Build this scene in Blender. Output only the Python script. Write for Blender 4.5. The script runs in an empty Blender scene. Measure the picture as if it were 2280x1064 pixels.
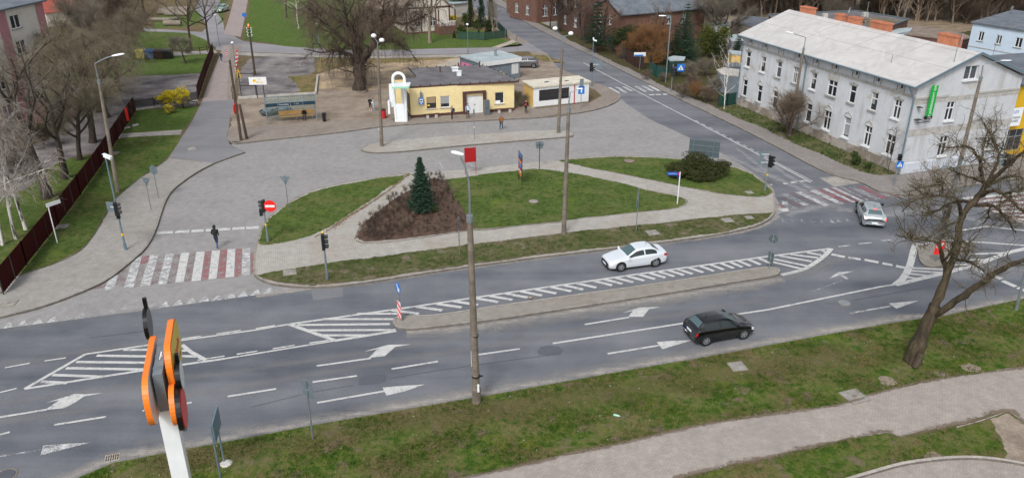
import bpy, bmesh, math, random
import numpy as np
from mathutils import Vector, Matrix
from mathutils.geometry import tessellate_polygon
C = bpy.context.scene.collection
R = math.radians
random.seed(7); RNG = np.random.default_rng(7)
# ---------------------------------------------------------------- camera, world, sun, exposure
FOC = 1773.0; PITCH = R(24.2); CAMH = 25.0
cam = bpy.data.cameras.new('camera'); cam_o = bpy.data.objects.new('camera', cam); C.objects.link(cam_o)
cam.sensor_width = 36; cam.lens = FOC/2280*36; cam.clip_end = 4000; cam.clip_start = 0.3
cam_o.location = (0, 0, CAMH); cam_o.rotation_euler = (R(90)-PITCH, 0, 0)
bpy.context.scene.camera = cam_o
w = bpy.data.worlds.new('World'); bpy.context.scene.world = w; w.use_nodes = True
nt = w.node_tree; bg = nt.nodes['Background']; sky = nt.nodes.new('ShaderNodeTexSky')
sky.sky_type = 'NISHITA'; sky.sun_disc = False; sky.sun_elevation = R(48); sky.sun_rotation = R(200)
sky.air_density = 1.0; sky.dust_density = 3.0; sky.ozone_density = 1.0
hs = nt.nodes.new('ShaderNodeHueSaturation'); hs.inputs['Saturation'].default_value = 0.30
nt.links.new(sky.outputs[0], hs.inputs['Color']); nt.links.new(hs.outputs[0], bg.inputs['Color'])
bg.inputs['Strength'].default_value = 0.15
sl = bpy.data.lights.new('sun', 'SUN'); sl.energy = 1.6; sl.angle = R(14); sl.color = (1.0, .985, .96)
so = bpy.data.objects.new('sun', sl); C.objects.link(so)
# direction the light comes from: azimuth as sky.sun_rotation (clockwise from +Y), elevation 48
_el, _az = R(48), R(200)
_d = Vector((math.sin(_az)*math.cos(_el), math.cos(_az)*math.cos(_el), math.sin(_el)))
so.rotation_euler = _d.to_track_quat('Z', 'Y').to_euler(); so.location = (0, 0, 60)
vs = bpy.context.scene.view_settings; vs.view_transform = 'Standard'; vs.look = 'None'; vs.exposure = 0.30; vs.gamma = 1
# ---------------------------------------------------------------- pixel -> world
def ray(x, y):
    u = (x-1140)/FOC; v = (532-y)/FOC
    return Vector((u, math.cos(PITCH)+v*math.sin(PITCH), -math.sin(PITCH)+v*math.cos(PITCH)))
def G(x, y, z=0.0):
    d = ray(x, y); t = (z-CAMH)/d.z
    return Vector((d.x*t, d.y*t, z))
def AtY(x, y, Y):
    d = ray(x, y); t = Y/d.y
    return Vector((d.x*t, Y, CAMH+d.z*t))
def HZ(x, y, ty, z0=0.0):
    p = G(x, y, z0); v = (532-ty)/FOC
    return p.y*(v*math.cos(PITCH)-math.sin(PITCH))/(math.cos(PITCH)+v*math.sin(PITCH)) + CAMH
# ---------------------------------------------------------------- materials
MATS = {}
def lin(r, g=None, b=None):
    if g is None: r, g, b = r
    f = lambda c: ((c/255+.055)/1.055)**2.4 if c > 10 else c/255/12.92
    return (f(r), f(g), f(b), 1)
class NT:
    def __init__(s, name):
        s.m = bpy.data.materials.new(name); s.m.use_nodes = True; s.t = s.m.node_tree
        s.b = s.t.nodes['Principled BSDF']; s.out = s.t.nodes['Material Output']
        s.co = s.t.nodes.new('ShaderNodeTexCoord').outputs['Object']
    def n(s, typ, **kw):
        nd = s.t.nodes.new(typ)
        for k, v in kw.items(): setattr(nd, k, v)
        return nd
    def l(s, a, b): s.t.links.new(a, b)
    def map(s, scale=(1,1,1), rot=(0,0,0), src=None):
        m = s.n('ShaderNodeMapping'); m.inputs['Scale'].default_value = scale; m.inputs['Rotation'].default_value = rot
        s.l(src or s.co, m.inputs['Vector']); return m.outputs[0]
    def noise(s, scale, detail=4, rough=.55, vec=None, dist=0):
        n = s.n('ShaderNodeTexNoise'); n.inputs['Scale'].default_value = scale; n.inputs['Detail'].default_value = detail
        n.inputs['Roughness'].default_value = rough; n.inputs['Distortion'].default_value = dist
        s.l(vec or s.co, n.inputs['Vector']); return n.outputs['Fac']
    def ramp(s, fac, *stops):
        r = s.n('ShaderNodeValToRGB'); e = r.color_ramp.elements
        while len(e) < len(stops): e.new(.5)
        for el, (p, c) in zip(e, stops): el.position = p; el.color = c if len(c) == 4 else (*c, 1)
        s.l(fac, r.inputs[0]); return r.outputs[0]
    def gr(s, fac, a, b):
        return s.ramp(fac, (a, (0,0,0,1)), (b, (1,1,1,1)))
    def mix(s, fac, a, b, mode='MIX'):
        m = s.n('ShaderNodeMix', data_type='RGBA', blend_type=mode)
        if isinstance(fac, (int, float)): m.inputs[0].default_value = fac
        else: s.l(fac, m.inputs[0])
        for i, c in ((6, a), (7, b)):
            if isinstance(c, tuple): m.inputs[i].default_value = c if len(c) == 4 else (*c, 1)
            else: s.l(c, m.inputs[i])
        return m.outputs[2]
    def bump(s, h, strength=.3, dist=.02):
        b = s.n('ShaderNodeBump'); b.inputs['Strength'].default_value = strength; b.inputs['Distance'].default_value = dist
        s.l(h, b.inputs['Height']); s.l(b.outputs[0], s.b.inputs['Normal'])
    def done(s, col, rough=.8, metal=0, spec=None):
        if isinstance(col, tuple): s.b.inputs['Base Color'].default_value = col if len(col) == 4 else (*col, 1)
        else: s.l(col, s.b.inputs['Base Color'])
        s.b.inputs['Roughness'].default_value = rough; s.b.inputs['Metallic'].default_value = metal
        if spec is not None: s.b.inputs['Specular IOR Level'].default_value = spec
        MATS[s.m.name] = s.m; return s.m
def plain(name, rgb, rough=.6, metal=0, var=.12, scale=3.0, bump=0, spec=None):
    """one colour with a mottling of its own so it is never perfectly flat"""
    s = NT(name); c = lin(rgb); n = s.noise(scale, 5, .6)
    k = lambda f: (min(1, c[0]*f), min(1, c[1]*f), min(1, c[2]*f), 1)
    col = s.ramp(n, (.3, k(1-var)), (.7, k(1+var)))
    if bump: s.bump(s.noise(scale*6, 4), bump, .02)
    return s.done(col, rough, metal, spec)
def two(name, a, b, scale, rough=.85, lo=.35, hi=.65, fine=None, bump=0, bscale=None, dist=0, spec=.3):
    s = NT(name)
    if name.startswith('bark'): s.co = s.map((1.6, 1.6, .28))
    n = s.noise(scale, 6, .62, dist=dist)
    col = s.ramp(n, (lo, lin(a)), (hi, lin(b)))
    if fine: col = s.mix(.5, col, s.ramp(s.noise(fine, 3, .7), (.3, (.25,.25,.25,1)), (.7, (.75,.75,.75,1))), 'OVERLAY')
    if bump: s.bump(s.noise(bscale or scale*8, 4), bump, .03)
    return s.done(col, rough, 0, spec)
def asphalt(name, dark, light, ang, streak=.5, patch=.3):
    s = NT(name); v = s.map((.035, .55, 1), (0, 0, -ang)); vb = s.map((.02, .16, 1), (0, 0, -ang))
    a = s.noise(1.0, 5, .55, v); b = s.noise(1.0, 3, .5, vb, .3); c = s.noise(9, 4, .75); d = s.noise(.35, 6, .6)
    m = s.mix(.5, a, b); m = s.mix(patch, m, d)
    col = s.ramp(m, (.38, lin(dark)), (.62, lin(light)))
    col = s.mix(.35, col, s.ramp(c, (.25, (.28,.28,.28,1)), (.75, (.72,.72,.72,1))), 'OVERLAY')
    cr = s.noise(60, 2, .8); col = s.mix(.22, col, s.ramp(cr, (.2, (.2,.2,.2,1)), (.8, (.8,.8,.8,1))), 'OVERLAY')
    s.bump(cr, .25, .01)
    return s.done(col, .88, 0, .25)
def pavers(name, a, b, ang, bw=.22, bh=.11, mortar=.012, stain=(120,110,100), line=.55, big=.25):
    s = NT(name); v = s.map((1, 1, 1), (0, 0, -ang))
    br = s.n('ShaderNodeTexBrick'); s.l(v, br.inputs['Vector'])
    br.inputs['Scale'].default_value = 1; br.inputs['Brick Width'].default_value = bw; br.inputs['Row Height'].default_value = bh
    br.inputs['Mortar Size'].default_value = mortar; br.inputs['Mortar Smooth'].default_value = .3
    br.inputs['Color1'].default_value = lin(a); br.inputs['Color2'].default_value = lin(b)
    mc = lin(a); br.inputs['Mortar'].default_value = (mc[0]*line, mc[1]*line, mc[2]*line*.95, 1)
    n = s.noise(big, 6, .62, dist=.4); col = s.mix(s.gr(n, .45, .72), br.outputs['Color'], s.mix(.55, br.outputs['Color'], lin(stain)))
    n2 = s.noise(1.6, 6, .7); col = s.mix(.45, col, s.ramp(n2, (.25, (.3,.3,.3,1)), (.75, (.7,.7,.7,1))), 'OVERLAY')
    n3 = s.noise(14, 3, .8); col = s.mix(.25, col, s.ramp(n3, (.25, (.2,.2,.2,1)), (.75, (.8,.8,.8,1))), 'OVERLAY')
    s.bump(br.outputs['Fac'], -.25, .01)
    return s.done(col, .9, 0, .2)
def grass_mat(name, g1, g2, dry, dirt, dryamt=.5, dirtamt=.66, yellow=(105,112,30)):
    s = NT(name)
    a = s.noise(2.2, 7, .68, dist=.3); b = s.noise(.28, 6, .62, dist=.5); c = s.noise(.85, 6, .65); d = s.noise(22, 4, .8)
    col = s.ramp(a, (.32, lin(g1)), (.62, lin(g2)))
    col = s.mix(s.gr(s.noise(.5, 5, .6), .56, .74), col, lin(yellow))
    col = s.mix(s.gr(s.mix(.5, b, a), dryamt-.06, dryamt+.10), col, lin(dry))
    col = s.mix(s.gr(c, dirtamt-.04, dirtamt+.07), col, lin(dirt))
    col = s.mix(.75, col, s.ramp(d, (.25, (.12,.12,.12,1)), (.75, (.86,.86,.86,1))), 'OVERLAY')
    s.bump(d, .9, .06)
    return s.done(col, .95, 0, .1)
def worn(name, rgb, lo=.38, hi=.52, scale=2.2, rough=.7):
    """road paint: rubbed through to the surface below in patches"""
    s = NT(name); m = s.mix(.5, s.noise(scale, 6, .7), s.noise(scale*9, 3, .75))
    k = s.gr(m, lo, hi); col = s.ramp(s.noise(4, 5, .7), (.25, tuple(x*.72 for x in lin(rgb)[:3])), (.7, lin(rgb)))
    tr = s.n('ShaderNodeBsdfTransparent'); mx = s.n('ShaderNodeMixShader')
    s.l(k, mx.inputs[0]); s.l(tr.outputs[0], mx.inputs[1]); s.l(s.b.outputs[0], mx.inputs[2]); s.l(mx.outputs[0], s.out.inputs['Surface'])
    return s.done(col, rough, 0, .3)
def dust(name, rgb, ang, strength=.75, lo=.4, hi=.62, fine=1):
    """thin film of dust / sand lying on a road; UV v runs across the strip, fading at both sides"""
    s = NT(name); uv = s.n('ShaderNodeTexCoord').outputs['UV']; sep = s.n('ShaderNodeSeparateXYZ'); s.l(uv, sep.inputs[0])
    e = s.n('ShaderNodeMath', operation='MULTIPLY_ADD'); s.l(sep.outputs[1], e.inputs[0]); e.inputs[1].default_value = 2; e.inputs[2].default_value = -1
    ab = s.n('ShaderNodeMath', operation='ABSOLUTE'); s.l(e.outputs[0], ab.inputs[0])
    n = s.mix(.5, s.noise(1, 5, .6, s.map((.08, 1.6, 1), (0, 0, -ang))), s.noise(1.5*fine, 5, .7))
    ad = s.n('ShaderNodeMath', operation='MULTIPLY_ADD'); s.l(ab.outputs[0], ad.inputs[0]); ad.inputs[1].default_value = -.32
    sr = s.n('ShaderNodeSeparateColor'); s.l(n, sr.inputs[0]); s.l(sr.outputs[0], ad.inputs[2])
    k = s.ramp(ad.outputs[0], (lo-.15, (0,0,0,1)), (hi-.1, (strength,)*3+(1,)))
    tr = s.n('ShaderNodeBsdfTransparent'); mx = s.n('ShaderNodeMixShader')
    s.l(k, mx.inputs[0]); s.l(tr.outputs[0], mx.inputs[1]); s.l(s.b.outputs[0], mx.inputs[2]); s.l(mx.outputs[0], s.out.inputs['Surface'])
    return s.done(lin(rgb), .95, 0, .1)
def brick(name, a, b, mortar, bw=.26, bh=.08, rot=(R(90),0,0), ms=.012):
    s = NT(name)
    # bricks laid on vertical faces: horizontal run = x+y, height = z
    sp = s.n('ShaderNodeSeparateXYZ'); s.l(s.co, sp.inputs[0]); ad = s.n('ShaderNodeMath', operation='ADD')
    s.l(sp.outputs[0], ad.inputs[0]); s.l(sp.outputs[1], ad.inputs[1]); cb = s.n('ShaderNodeCombineXYZ')
    s.l(ad.outputs[0], cb.inputs[0]); s.l(sp.outputs[2], cb.inputs[1])
    br = s.n('ShaderNodeTexBrick'); s.l(cb.outputs[0], br.inputs['Vector'])
    br.inputs['Scale'].default_value = 1; br.inputs['Brick Width'].default_value = bw; br.inputs['Row Height'].default_value = bh
    br.inputs['Mortar Size'].default_value = ms; br.inputs['Color1'].default_value = lin(a); br.inputs['Color2'].default_value = lin(b)
    br.inputs['Mortar'].default_value = lin(mortar)
    col = s.mix(.6, br.outputs['Color'], s.ramp(s.noise(1.2, 6, .7), (.25, (.25,.25,.25,1)), (.75, (.75,.75,.75,1))), 'OVERLAY')
    return s.done(col, .9, 0, .2)
def plaster(name, base, patch, dark, lo=.55, hi=.62, streak=1):
    """weathered render: flaked patches and rain streaks"""
    s = NT(name); n = s.noise(.55, 8, .68, dist=.6); st = s.noise(1, 6, .6, s.map((2.2, 2.2, .18)))
    col = s.ramp(s.noise(.9, 6, .6), (.3, tuple(x*.86 for x in lin(base)[:3])), (.7, lin(base)))
    col = s.mix(s.gr(n, lo, hi), col, lin(patch))
    if streak: col = s.mix(s.gr(st, .52, .80), col, lin(dark))
    col = s.mix(.3, col, s.ramp(s.noise(9, 5, .75), (.25, (.28,.28,.28,1)), (.75, (.72,.72,.72,1))), 'OVERLAY')
    s.bump(s.noise(6, 5), .25, .02)
    return s.done(col, .92, 0, .15)
def glass(name, rgb=(38,44,50), rough=.06):
    s = NT(name); return s.done(lin(rgb), rough, 0, .8)
def M(n): return MATS[n]
# palette -------------------------------------------------
RD = R(19)      # heading of the main road
SD = R(108)     # heading of the side street
asphalt('asphalt', (80,84,92), (117,119,123), RD)
asphalt('asphalt_side', (88,90,97), (120,121,126), R(-64))
asphalt('asphalt_path', (112,112,116), (132,131,133), R(60))
asphalt('asphalt_lot', (84,80,82), (138,132,130), R(0), patch=.8)
asphalt('asphalt_lane', (120,118,122), (140,138,140), R(0))
asphalt('asphalt_patch', (96,98,103), (118,119,122), R(45))
asphalt('asphalt_dark_patch', (79,82,89), (92,94,100), R(20))
pavers('paver_road', (152,150,149), (143,141,140), R(30), stain=(124,122,121))
pavers('paver_walk', (158,155,151), (148,145,141), RD, stain=(132,124,114))
pavers('paver_path', (170,166,160), (161,157,151), R(60), stain=(140,130,116))
pavers('paver_back', (146,137,129), (138,128,120), R(5), stain=(112,100,90))
pavers('paver_near', (161,153,146), (151,143,137), RD, bw=.2, bh=.1, mortar=.010, stain=(136,129,124), line=.66)
pavers('paver_median', (150,145,138), (141,136,129), RD, stain=(120,112,102))
pavers('paver_side', (142,136,133), (132,127,124), R(-64), stain=(116,110,106))
pavers('paver_pink', (158,146,143), (150,139,136), R(80), stain=(138,128,125))
grass_mat('grass_near', (48,76,24), (92,110,44), (112,102,70), (118,104,88), .50, .60, (104,116,40))
grass_mat('grass_green', (58,80,34), (88,104,52), (106,106,66), (112,100,78), .54, .68, (98,112,48))
grass_mat('grass_bright', (60,84,36), (86,104,50), (100,106,60), (110,100,76), .58, .74, (92,114,46))
grass_mat('grass_strip', (58,72,36), (84,94,52), (108,100,76), (120,110,94), .50, .60, (90,98,50))
grass_mat('grass_dry', (74,82,38), (100,100,56), (134,116,84), (124,104,84), .47, .58, (100,104,48))
grass_mat('ground_rough', (72,72,40), (96,88,58), (112,98,76), (104,90,74), .45, .56, (88,88,44))
grass_mat('ground_garden', (50,56,30), (74,74,44), (86,76,58), (80,68,54), .5, .58, (80,80,40))
two('dirt', (118,104,92), (150,138,124), .35, fine=6, bump=.3)
two('dirt_trodden', (124,108,94), (178,158,126), .5, fine=5, bump=.3)
two('mulch', (66,50,42), (98,78,66), 3, fine=18, bump=.8, bscale=16)
two('forest_floor', (112,98,82), (142,126,106), .6, fine=6)
two('sand', (150,140,128), (176,166,150), .8, fine=8)
two('leaf_litter', (104,78,48), (140,108,66), 5, fine=20, bump=.5)
two('concrete_slab', (128,124,120), (162,156,150), .5, fine=5)
worn('paint_white', (198,198,196), .35, .47)
worn('paint_white_worn', (205,206,206), .40, .56)
worn('paint_white_faint', (196,198,200), .47, .62, 1.6)
worn('paint_red', (174,104,108), .44, .60)
worn('paint_red_worn', (146,112,116), .48, .64, 1.4)
dust('dust_edge', (168,162,155), RD, .85, .38, .70)
dust('dust_soft', (150,148,146), RD, .38, .36, .80)
dust('dust_white', (184,184,184), R(-40), .42, .40, .68)
dust('litter_film', (124,104,80), R(50), .75, .46, .60, 3)
dust('dry_film', (110,104,70), RD, .55, .42, .62, 1.5)
dust('soil_film', (120,106,92), RD, .85, .50, .62, 2.5)
dust('dust_tyre', (58,60,66), RD, .42, .30, .6)
two('kerb', (124,118,110), (152,146,138), 2.5, fine=14, bump=.4)
two('kerb_shaded_dirty', (94,89,84), (118,112,105), 2.5, fine=14, bump=.4)  # darker copy of kerb for side faces: shade painted in along with dirt
two('kerb_light', (150,144,136), (176,170,162), 2.5, fine=14, bump=.4)
two('concrete', (112,104,94), (140,130,118), 1.6, fine=12, bump=.5)
two('concrete_light', (160,156,150), (186,182,176), 1.6, fine=12, bump=.3)
two('pole_concrete', (98,90,82), (128,118,106), 2.0, fine=10, bump=.5)
two('pole_wood', (62,54,46), (92,80,68), 3.0, fine=14, bump=.6)
plain('galvanised', (138,148,154), .45, .55, .14)
plain('galvanised_blue', (112,134,146), .5, .4, .1)
plain('dark_metal', (44,42,42), .5, .3)
plain('brown_metal', (66,44,38), .6, .2)
plain('sign_back', (118,132,140), .5, .4, .16, 4)
plain('sign_back_dark', (92,104,108), .5, .4, .1, 4)
plain('white_paint', (216,218,218), .45, 0, .06)
plain('white_plastic', (226,230,232), .3, 0, .05)
plain('green_tint', (150,205,180), .4, 0, .05)
plain('black_plastic', (22,24,27), .45, 0, .15)
plain('black_gloss', (16,17,20), .15, 0, .1)
plain('lamp_white', (232,236,238), .25, 0, .03)
plain('red_board', (160,22,30), .5, 0, .08)
plain('red_sign', (222,36,30), .35, 0, .04)
plain('red_box', (196,30,40), .4, 0, .08)
plain('blue_sign', (24,108,190), .35, 0, .04)
plain('blue_street', (20,80,176), .35, 0, .04)
plain('yellow_sticker', (230,190,30), .4, 0, .04)
plain('orange_rim', (236,124,36), .35, 0, .06)
plain('yellow_face', (226,200,20), .35, 0, .05)
plain('fence_red', (60,18,18), .9, 0, .15, 2, 0, .1)
plain('fence_dark', (46,40,38), .6, .2)
plain('green_mesh', (24,66,58), .7, 0, .25, 2)
plain('grey_mesh', (62,68,72), .8, 0, .25, 2)
plain('timber_new', (190,140,84), .7, 0, .15, 4)
plain('timber_bench', (186,144,84), .6, 0, .15, 4)
plain('timber_dark', (78,46,36), .7, 0, .2, 4)
plain('yellow_wall', (222,203,152), .9, 0, .08, 1.2, .2)
plain('yellow_strong', (204,164,28), .85, 0, .08, 1.2, .2)
plain('yellow_ply', (206,172,104), .8, 0, .12, 2)
plain('plinth_brown', (78,50,46), .85, 0, .2, 3)
plain('blue_wall', (190,206,222), .9, 0, .06, 1.0, .15)
plain('shed_grey', (116,126,134), .7, .1, .1, 1.2)
plain('shed_blue', (122,136,150), .7, .1, .1, 1.2)
plain('bin_yellow', (176,164,70), .6, 0, .1, 2); plain('bin_blue', (56,84,124), .6, 0, .1, 2)
plain('grey_metal_box', (104,112,116), .5, .3, .1)
plain('navy', (24,52,68), .4, 0, .08)
plain('skin', (196,150,126), .6, 0, .06, 8)
plain('pink_wall', (172,122,126), .9, 0, .1, 1, .2)
plain('cream_wall', (206,200,190), .9, 0, .08, 1, .2)
plain('silver_mid', (150,156,160), .4, .5)
two('roof_felt', (88,86,88), (112,110,112), .6, fine=5, bump=.3)
two('roof_slate', (86,92,100), (108,113,120), .6, fine=5)
two('roof_white', (172,170,168), (188,186,184), .5, fine=None, dist=1.6)
two('roof_pale_blue', (148,160,164), (170,180,182), .5, fine=5)
two('roof_cream', (184,176,158), (210,204,190), 1.6, fine=8, bump=.4)
two('roof_moss', (84,82,62), (122,112,90), 1.0, fine=6)
two('roof_brown', (110,98,90), (140,126,114), .8, fine=6)
two('stone_band', (156,153,149), (176,173,168), 1.5, fine=8)
two('stone_sill', (136,133,127), (162,159,153), 2.5, fine=8)
two('stone_trim', (162,160,155), (186,184,180), 2.5, fine=8)
two('slab_grey', (128,124,118), (150,146,140), 1.6, fine=12, bump=.3)
two('bark', (58,50,42), (88,76,62), 3, fine=16, bump=.8, bscale=18)
two('bark_moss', (46,40,32), (84,74,56), 2.6, fine=12, bump=1.0, bscale=14)
two('bark_wood', (98,86,74), (128,112,96), 3, fine=16, bump=.8, bscale=18)
two('bark_dark', (50,44,40), (78,68,60), 3, fine=16, bump=.8, bscale=18)
two('bark_pale', (120,108,92), (150,138,120), 3, fine=12, bump=.5)
two('bark_birch', (70,64,60), (206,202,196), 2.5, .7, .40, .48, fine=10)
two('twig_brown', (98,86,74), (130,114,98), 1.2, fine=8)
two('twig_grey', (106,100,88), (136,128,114), 1.2, fine=8)
two('twig_olive', (106,98,80), (138,128,106), 1.2, fine=8)
two('twig_dark', (58,50,44), (84,72,62), 1.2, fine=8)
two('twig_orange', (112,80,52), (146,106,70), 1.2, fine=8)
two('twig_white', (138,128,118), (176,166,156), 1.5, fine=8)
two('seed_pod', (70,40,36), (104,62,50), 6, fine=20)
two('needle_dark', (24,44,30), (40,66,44), 2, fine=16)
two('needle_blue', (28,52,40), (52,78,58), 2.5, fine=16)
two('thuja', (34,44,22), (58,68,34), 2, fine=16)
two('thuja_olive', (62,70,26), (92,96,40), 2, fine=16)
two('juniper', (38,46,22), (70,72,36), 2, fine=16)
two('forsythia', (170,152,30), (218,198,48), 4, fine=16)
two('shrub_green', (44,62,26), (72,88,40), 3, fine=16)
brick('brick_red', (116,78,66), (98,66,56), (112,96,86))
brick('brick_chimney', (182,106,76), (166,92,64), (190,146,120), .26, .09)
brick('brick_dark', (104,74,66), (86,62,56), (96,82,76))
plaster('plaster_white', (198,201,205), (176,171,164), (164,162,160), .56, .64)
plaster('plaster_gable', (192,195,199), (176,171,164), (162,160,157), .56, .66)
plaster('plaster_plinth', (196,202,212), (160,150,140), (140,134,128), .56, .60)
plaster('plaster_plinth_rough', (168,160,152), (134,124,114), (112,106,100), .50, .56)
plaster('plaster_cream', (208,202,188), (186,176,160), (160,150,140), .62, .7)
glass('glass_dark', (36,40,46)); glass('glass_grey', (74,82,88), .12); glass('glass_car', (70,92,96), .05); glass('glass_car_dark', (34,42,42), .05)
glass('curtain', (148,150,150), .35); glass('blind_tan', (150,128,96), .6)
def carpaint(name, rgb, metal=.5, rough=.28):
    s = NT(name); m = s.done(lin(rgb), rough, metal, .5); s.b.inputs['Coat Weight'].default_value = .8; s.b.inputs['Coat Roughness'].default_value = .04; return m
carpaint('paint_silver', (222,228,234), .3, .28); carpaint('paint_black', (5,6,9), .0, .12); carpaint('paint_grey_car', (104,104,108), .4, .32)
carpaint('paint_silver_green', (172,180,182), .45, .3); carpaint('paint_pale_green', (150,170,150), .3, .3)
plain('tyre', (24,24,26), .85, 0, .15, 10); plain('rim_alloy', (176,180,184), .3, .8); plain('lamp_lens', (220,226,230), .12, .1); plain('lamp_red', (170,20,26), .2)
def emis(name, rgb, st):
    s = NT(name); s.b.inputs['Emission Color'].default_value = lin(rgb); s.b.inputs['Emission Strength'].default_value = st; return s.done(lin(rgb), .3)
emis('brake_lit', (255,40,20), 2.2); emis('signal_red', (255,40,30), 1.0)
def glass_clear(name):
    s = NT(name); tr = s.n('ShaderNodeBsdfTransparent'); tr.inputs[0].default_value = (.92,.95,.94,1); mx = s.n('ShaderNodeMixShader'); mx.inputs[0].default_value = .15
    s.l(tr.outputs[0], mx.inputs[1]); s.l(s.b.outputs[0], mx.inputs[2]); s.l(mx.outputs[0], s.out.inputs['Surface'])
    return s.done(lin(150,160,156), .08, 0, .6)
glass_clear('glass_clear')
# chain-link / net: real holes by a fine wave pattern
def net(name, rgb, scale=14, cover=.35):
    s = NT(name); w1 = s.n('ShaderNodeTexWave'); w1.inputs['Scale'].default_value = scale
    s.l(s.map((1,1,1),(0,R(45),R(30))), w1.inputs['Vector']); w2 = s.n('ShaderNodeTexWave'); w2.inputs['Scale'].default_value = scale
    s.l(s.map((1,1,1),(0,R(-45),R(30))), w2.inputs['Vector'])
    mxx = s.mix(1.0, w1.outputs['Color'], w2.outputs['Color'], 'LIGHTEN'); k = s.gr(mxx, 1-cover-.05, 1-cover+.05)
    tr = s.n('ShaderNodeBsdfTransparent'); mx = s.n('ShaderNodeMixShader'); s.l(k, mx.inputs[0]); s.l(tr.outputs[0], mx.inputs[1]); s.l(s.b.outputs[0], mx.inputs[2]); s.l(mx.outputs[0], s.out.inputs['Surface'])
    return s.done(lin(rgb), .6)
net('net_dark', (52,48,48)); net('net_green', (40,70,60), 12, .5)
# ---------------------------------------------------------------- mesh tools
class MB:
    def __init__(s): s.v = []; s.f = []; s.mi = []; s.m = 0
    def add(s, vs, fs, m=None):
        o = len(s.v); s.v += [tuple(p) for p in vs]; s.f += [tuple(i+o for i in f) for f in fs]; s.mi += [s.m if m is None else m]*len(fs)
    def box(s, x0, x1, y0, y1, z0, z1, m=None):
        s.add([(x0,y0,z0),(x1,y0,z0),(x1,y1,z0),(x0,y1,z0),(x0,y0,z1),(x1,y0,z1),(x1,y1,z1),(x0,y1,z1)],
              [(0,3,2,1),(4,5,6,7),(0,1,5,4),(1,2,6,5),(2,3,7,6),(3,0,4,7)], m)
    def obox(s, c, sx, sy, sz, rz=0, rx=0, ry=0, m=None):
        """box of full size sx,sy,sz centred at c"""
        mt = Matrix.Rotation(rz,3,'Z') @ Matrix.Rotation(ry,3,'Y') @ Matrix.Rotation(rx,3,'X'); c = Vector(c)
        vs = [c + mt @ Vector((a*sx/2, b*sy/2, d*sz/2)) for d in (-1,1) for a,b in ((-1,-1),(1,-1),(1,1),(-1,1))]
        s.add(vs, [(0,3,2,1),(4,5,6,7),(0,1,5,4),(1,2,6,5),(2,3,7,6),(3,0,4,7)], m)
    def prism(s, pts, z0, z1, m=None, bottom=False):
        pts = [(p[0], p[1]) for p in pts]; n = len(pts)
        ar = sum(pts[i][0]*pts[(i+1)%n][1]-pts[(i+1)%n][0]*pts[i][1] for i in range(n))
        if ar < 0: pts = pts[::-1]
        tri = tessellate_polygon([[Vector((x,y,0)) for x,y in pts]])
        top = []
        for a,b,c in tri:
            cr = (pts[b][0]-pts[a][0])*(pts[c][1]-pts[a][1])-(pts[b][1]-pts[a][1])*(pts[c][0]-pts[a][0])
            top.append((a,b,c) if cr > 0 else (a,c,b))
        vs = [(x,y,z1) for x,y in pts]
        if z0 is None: s.add(vs, top, m); return
        vs += [(x,y,z0) for x,y in pts]
        fs = top + [(i, i+n, (i+1)%n+n, (i+1)%n) for i in range(n)]
        if bottom: fs += [tuple(i+n for i in t[::-1]) for t in top]
        s.add(vs, fs, m)
    def tube(s, pts, r, n=8, caps=True, m=None):
        pts = [Vector(p) for p in pts]; k = len(pts)
        if not hasattr(r, '__len__'): r = [r]*k
        vs = []; fs = []; up = None
        for i in range(k):
            t = (pts[min(i+1,k-1)]-pts[max(i-1,0)])
            t = t.normalized() if t.length > 1e-9 else Vector((0,0,1))
            if up is None: up = Vector((0,1,0)) if abs(t.y) < .9 else Vector((1,0,0))
            a = t.cross(up).normalized(); b = a.cross(t).normalized(); up = b
            for j in range(n):
                q = 2*math.pi*j/n; vs.append(pts[i]+(a*math.cos(q)+b*math.sin(q))*r[i])
        for i in range(k-1):
            for j in range(n):
                fs.append((i*n+j, i*n+(j+1)%n, (i+1)*n+(j+1)%n, (i+1)*n+j))
        if caps: fs += [tuple(range(n)), tuple(range((k-1)*n, k*n))[::-1]]
        s.add(vs, fs, m)
    def lathe(s, prof, n=16, c=(0,0,0), m=None):
        """prof: (r,z) list, axis z"""
        vs = [(c[0]+r*math.cos(2*math.pi*j/n), c[1]+r*math.sin(2*math.pi*j/n), c[2]+z) for r,z in prof for j in range(n)]
        fs = [(i*n+j, i*n+(j+1)%n, (i+1)*n+(j+1)%n, (i+1)*n+j) for i in range(len(prof)-1) for j in range(n)]
        s.add(vs, fs, m)
    def plate(s, pts, o, ux, uy, t, m=None, m_side=None):
        """flat plate: outline pts (a,b) -> o + a*ux + b*uy, thickness t along ux x uy"""
        o, ux, uy = Vector(o), Vector(ux), Vector(uy); nz = ux.cross(uy).normalized(); n = len(pts)
        ar = sum(pts[i][0]*pts[(i+1)%n][1]-pts[(i+1)%n][0]*pts[i][1] for i in range(n))
        if ar < 0: pts = pts[::-1]
        tri = tessellate_polygon([[Vector((x,y,0)) for x,y in pts]]); fr = []
        for a,b,c in tri:
            cr = (pts[b][0]-pts[a][0])*(pts[c][1]-pts[a][1])-(pts[b][1]-pts[a][1])*(pts[c][0]-pts[a][0])
            fr.append((a,b,c) if cr > 0 else (a,c,b))
        P = [o+ux*a+uy*b for a,b in pts]; Q = [p-nz*t for p in P]
        s.add(P+Q, fr, m); k = len(s.v)-2*n
        s.f += [tuple(i+n+k for i in f[::-1]) for f in fr]; s.mi += [(s.m if m_side is None else m_side)]*len(fr)
        s.f += [(i+k, i+n+k, (i+1)%n+n+k, (i+1)%n+k) for i in range(n)]; s.mi += [(s.m if m_side is None else m_side)]*n
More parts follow.
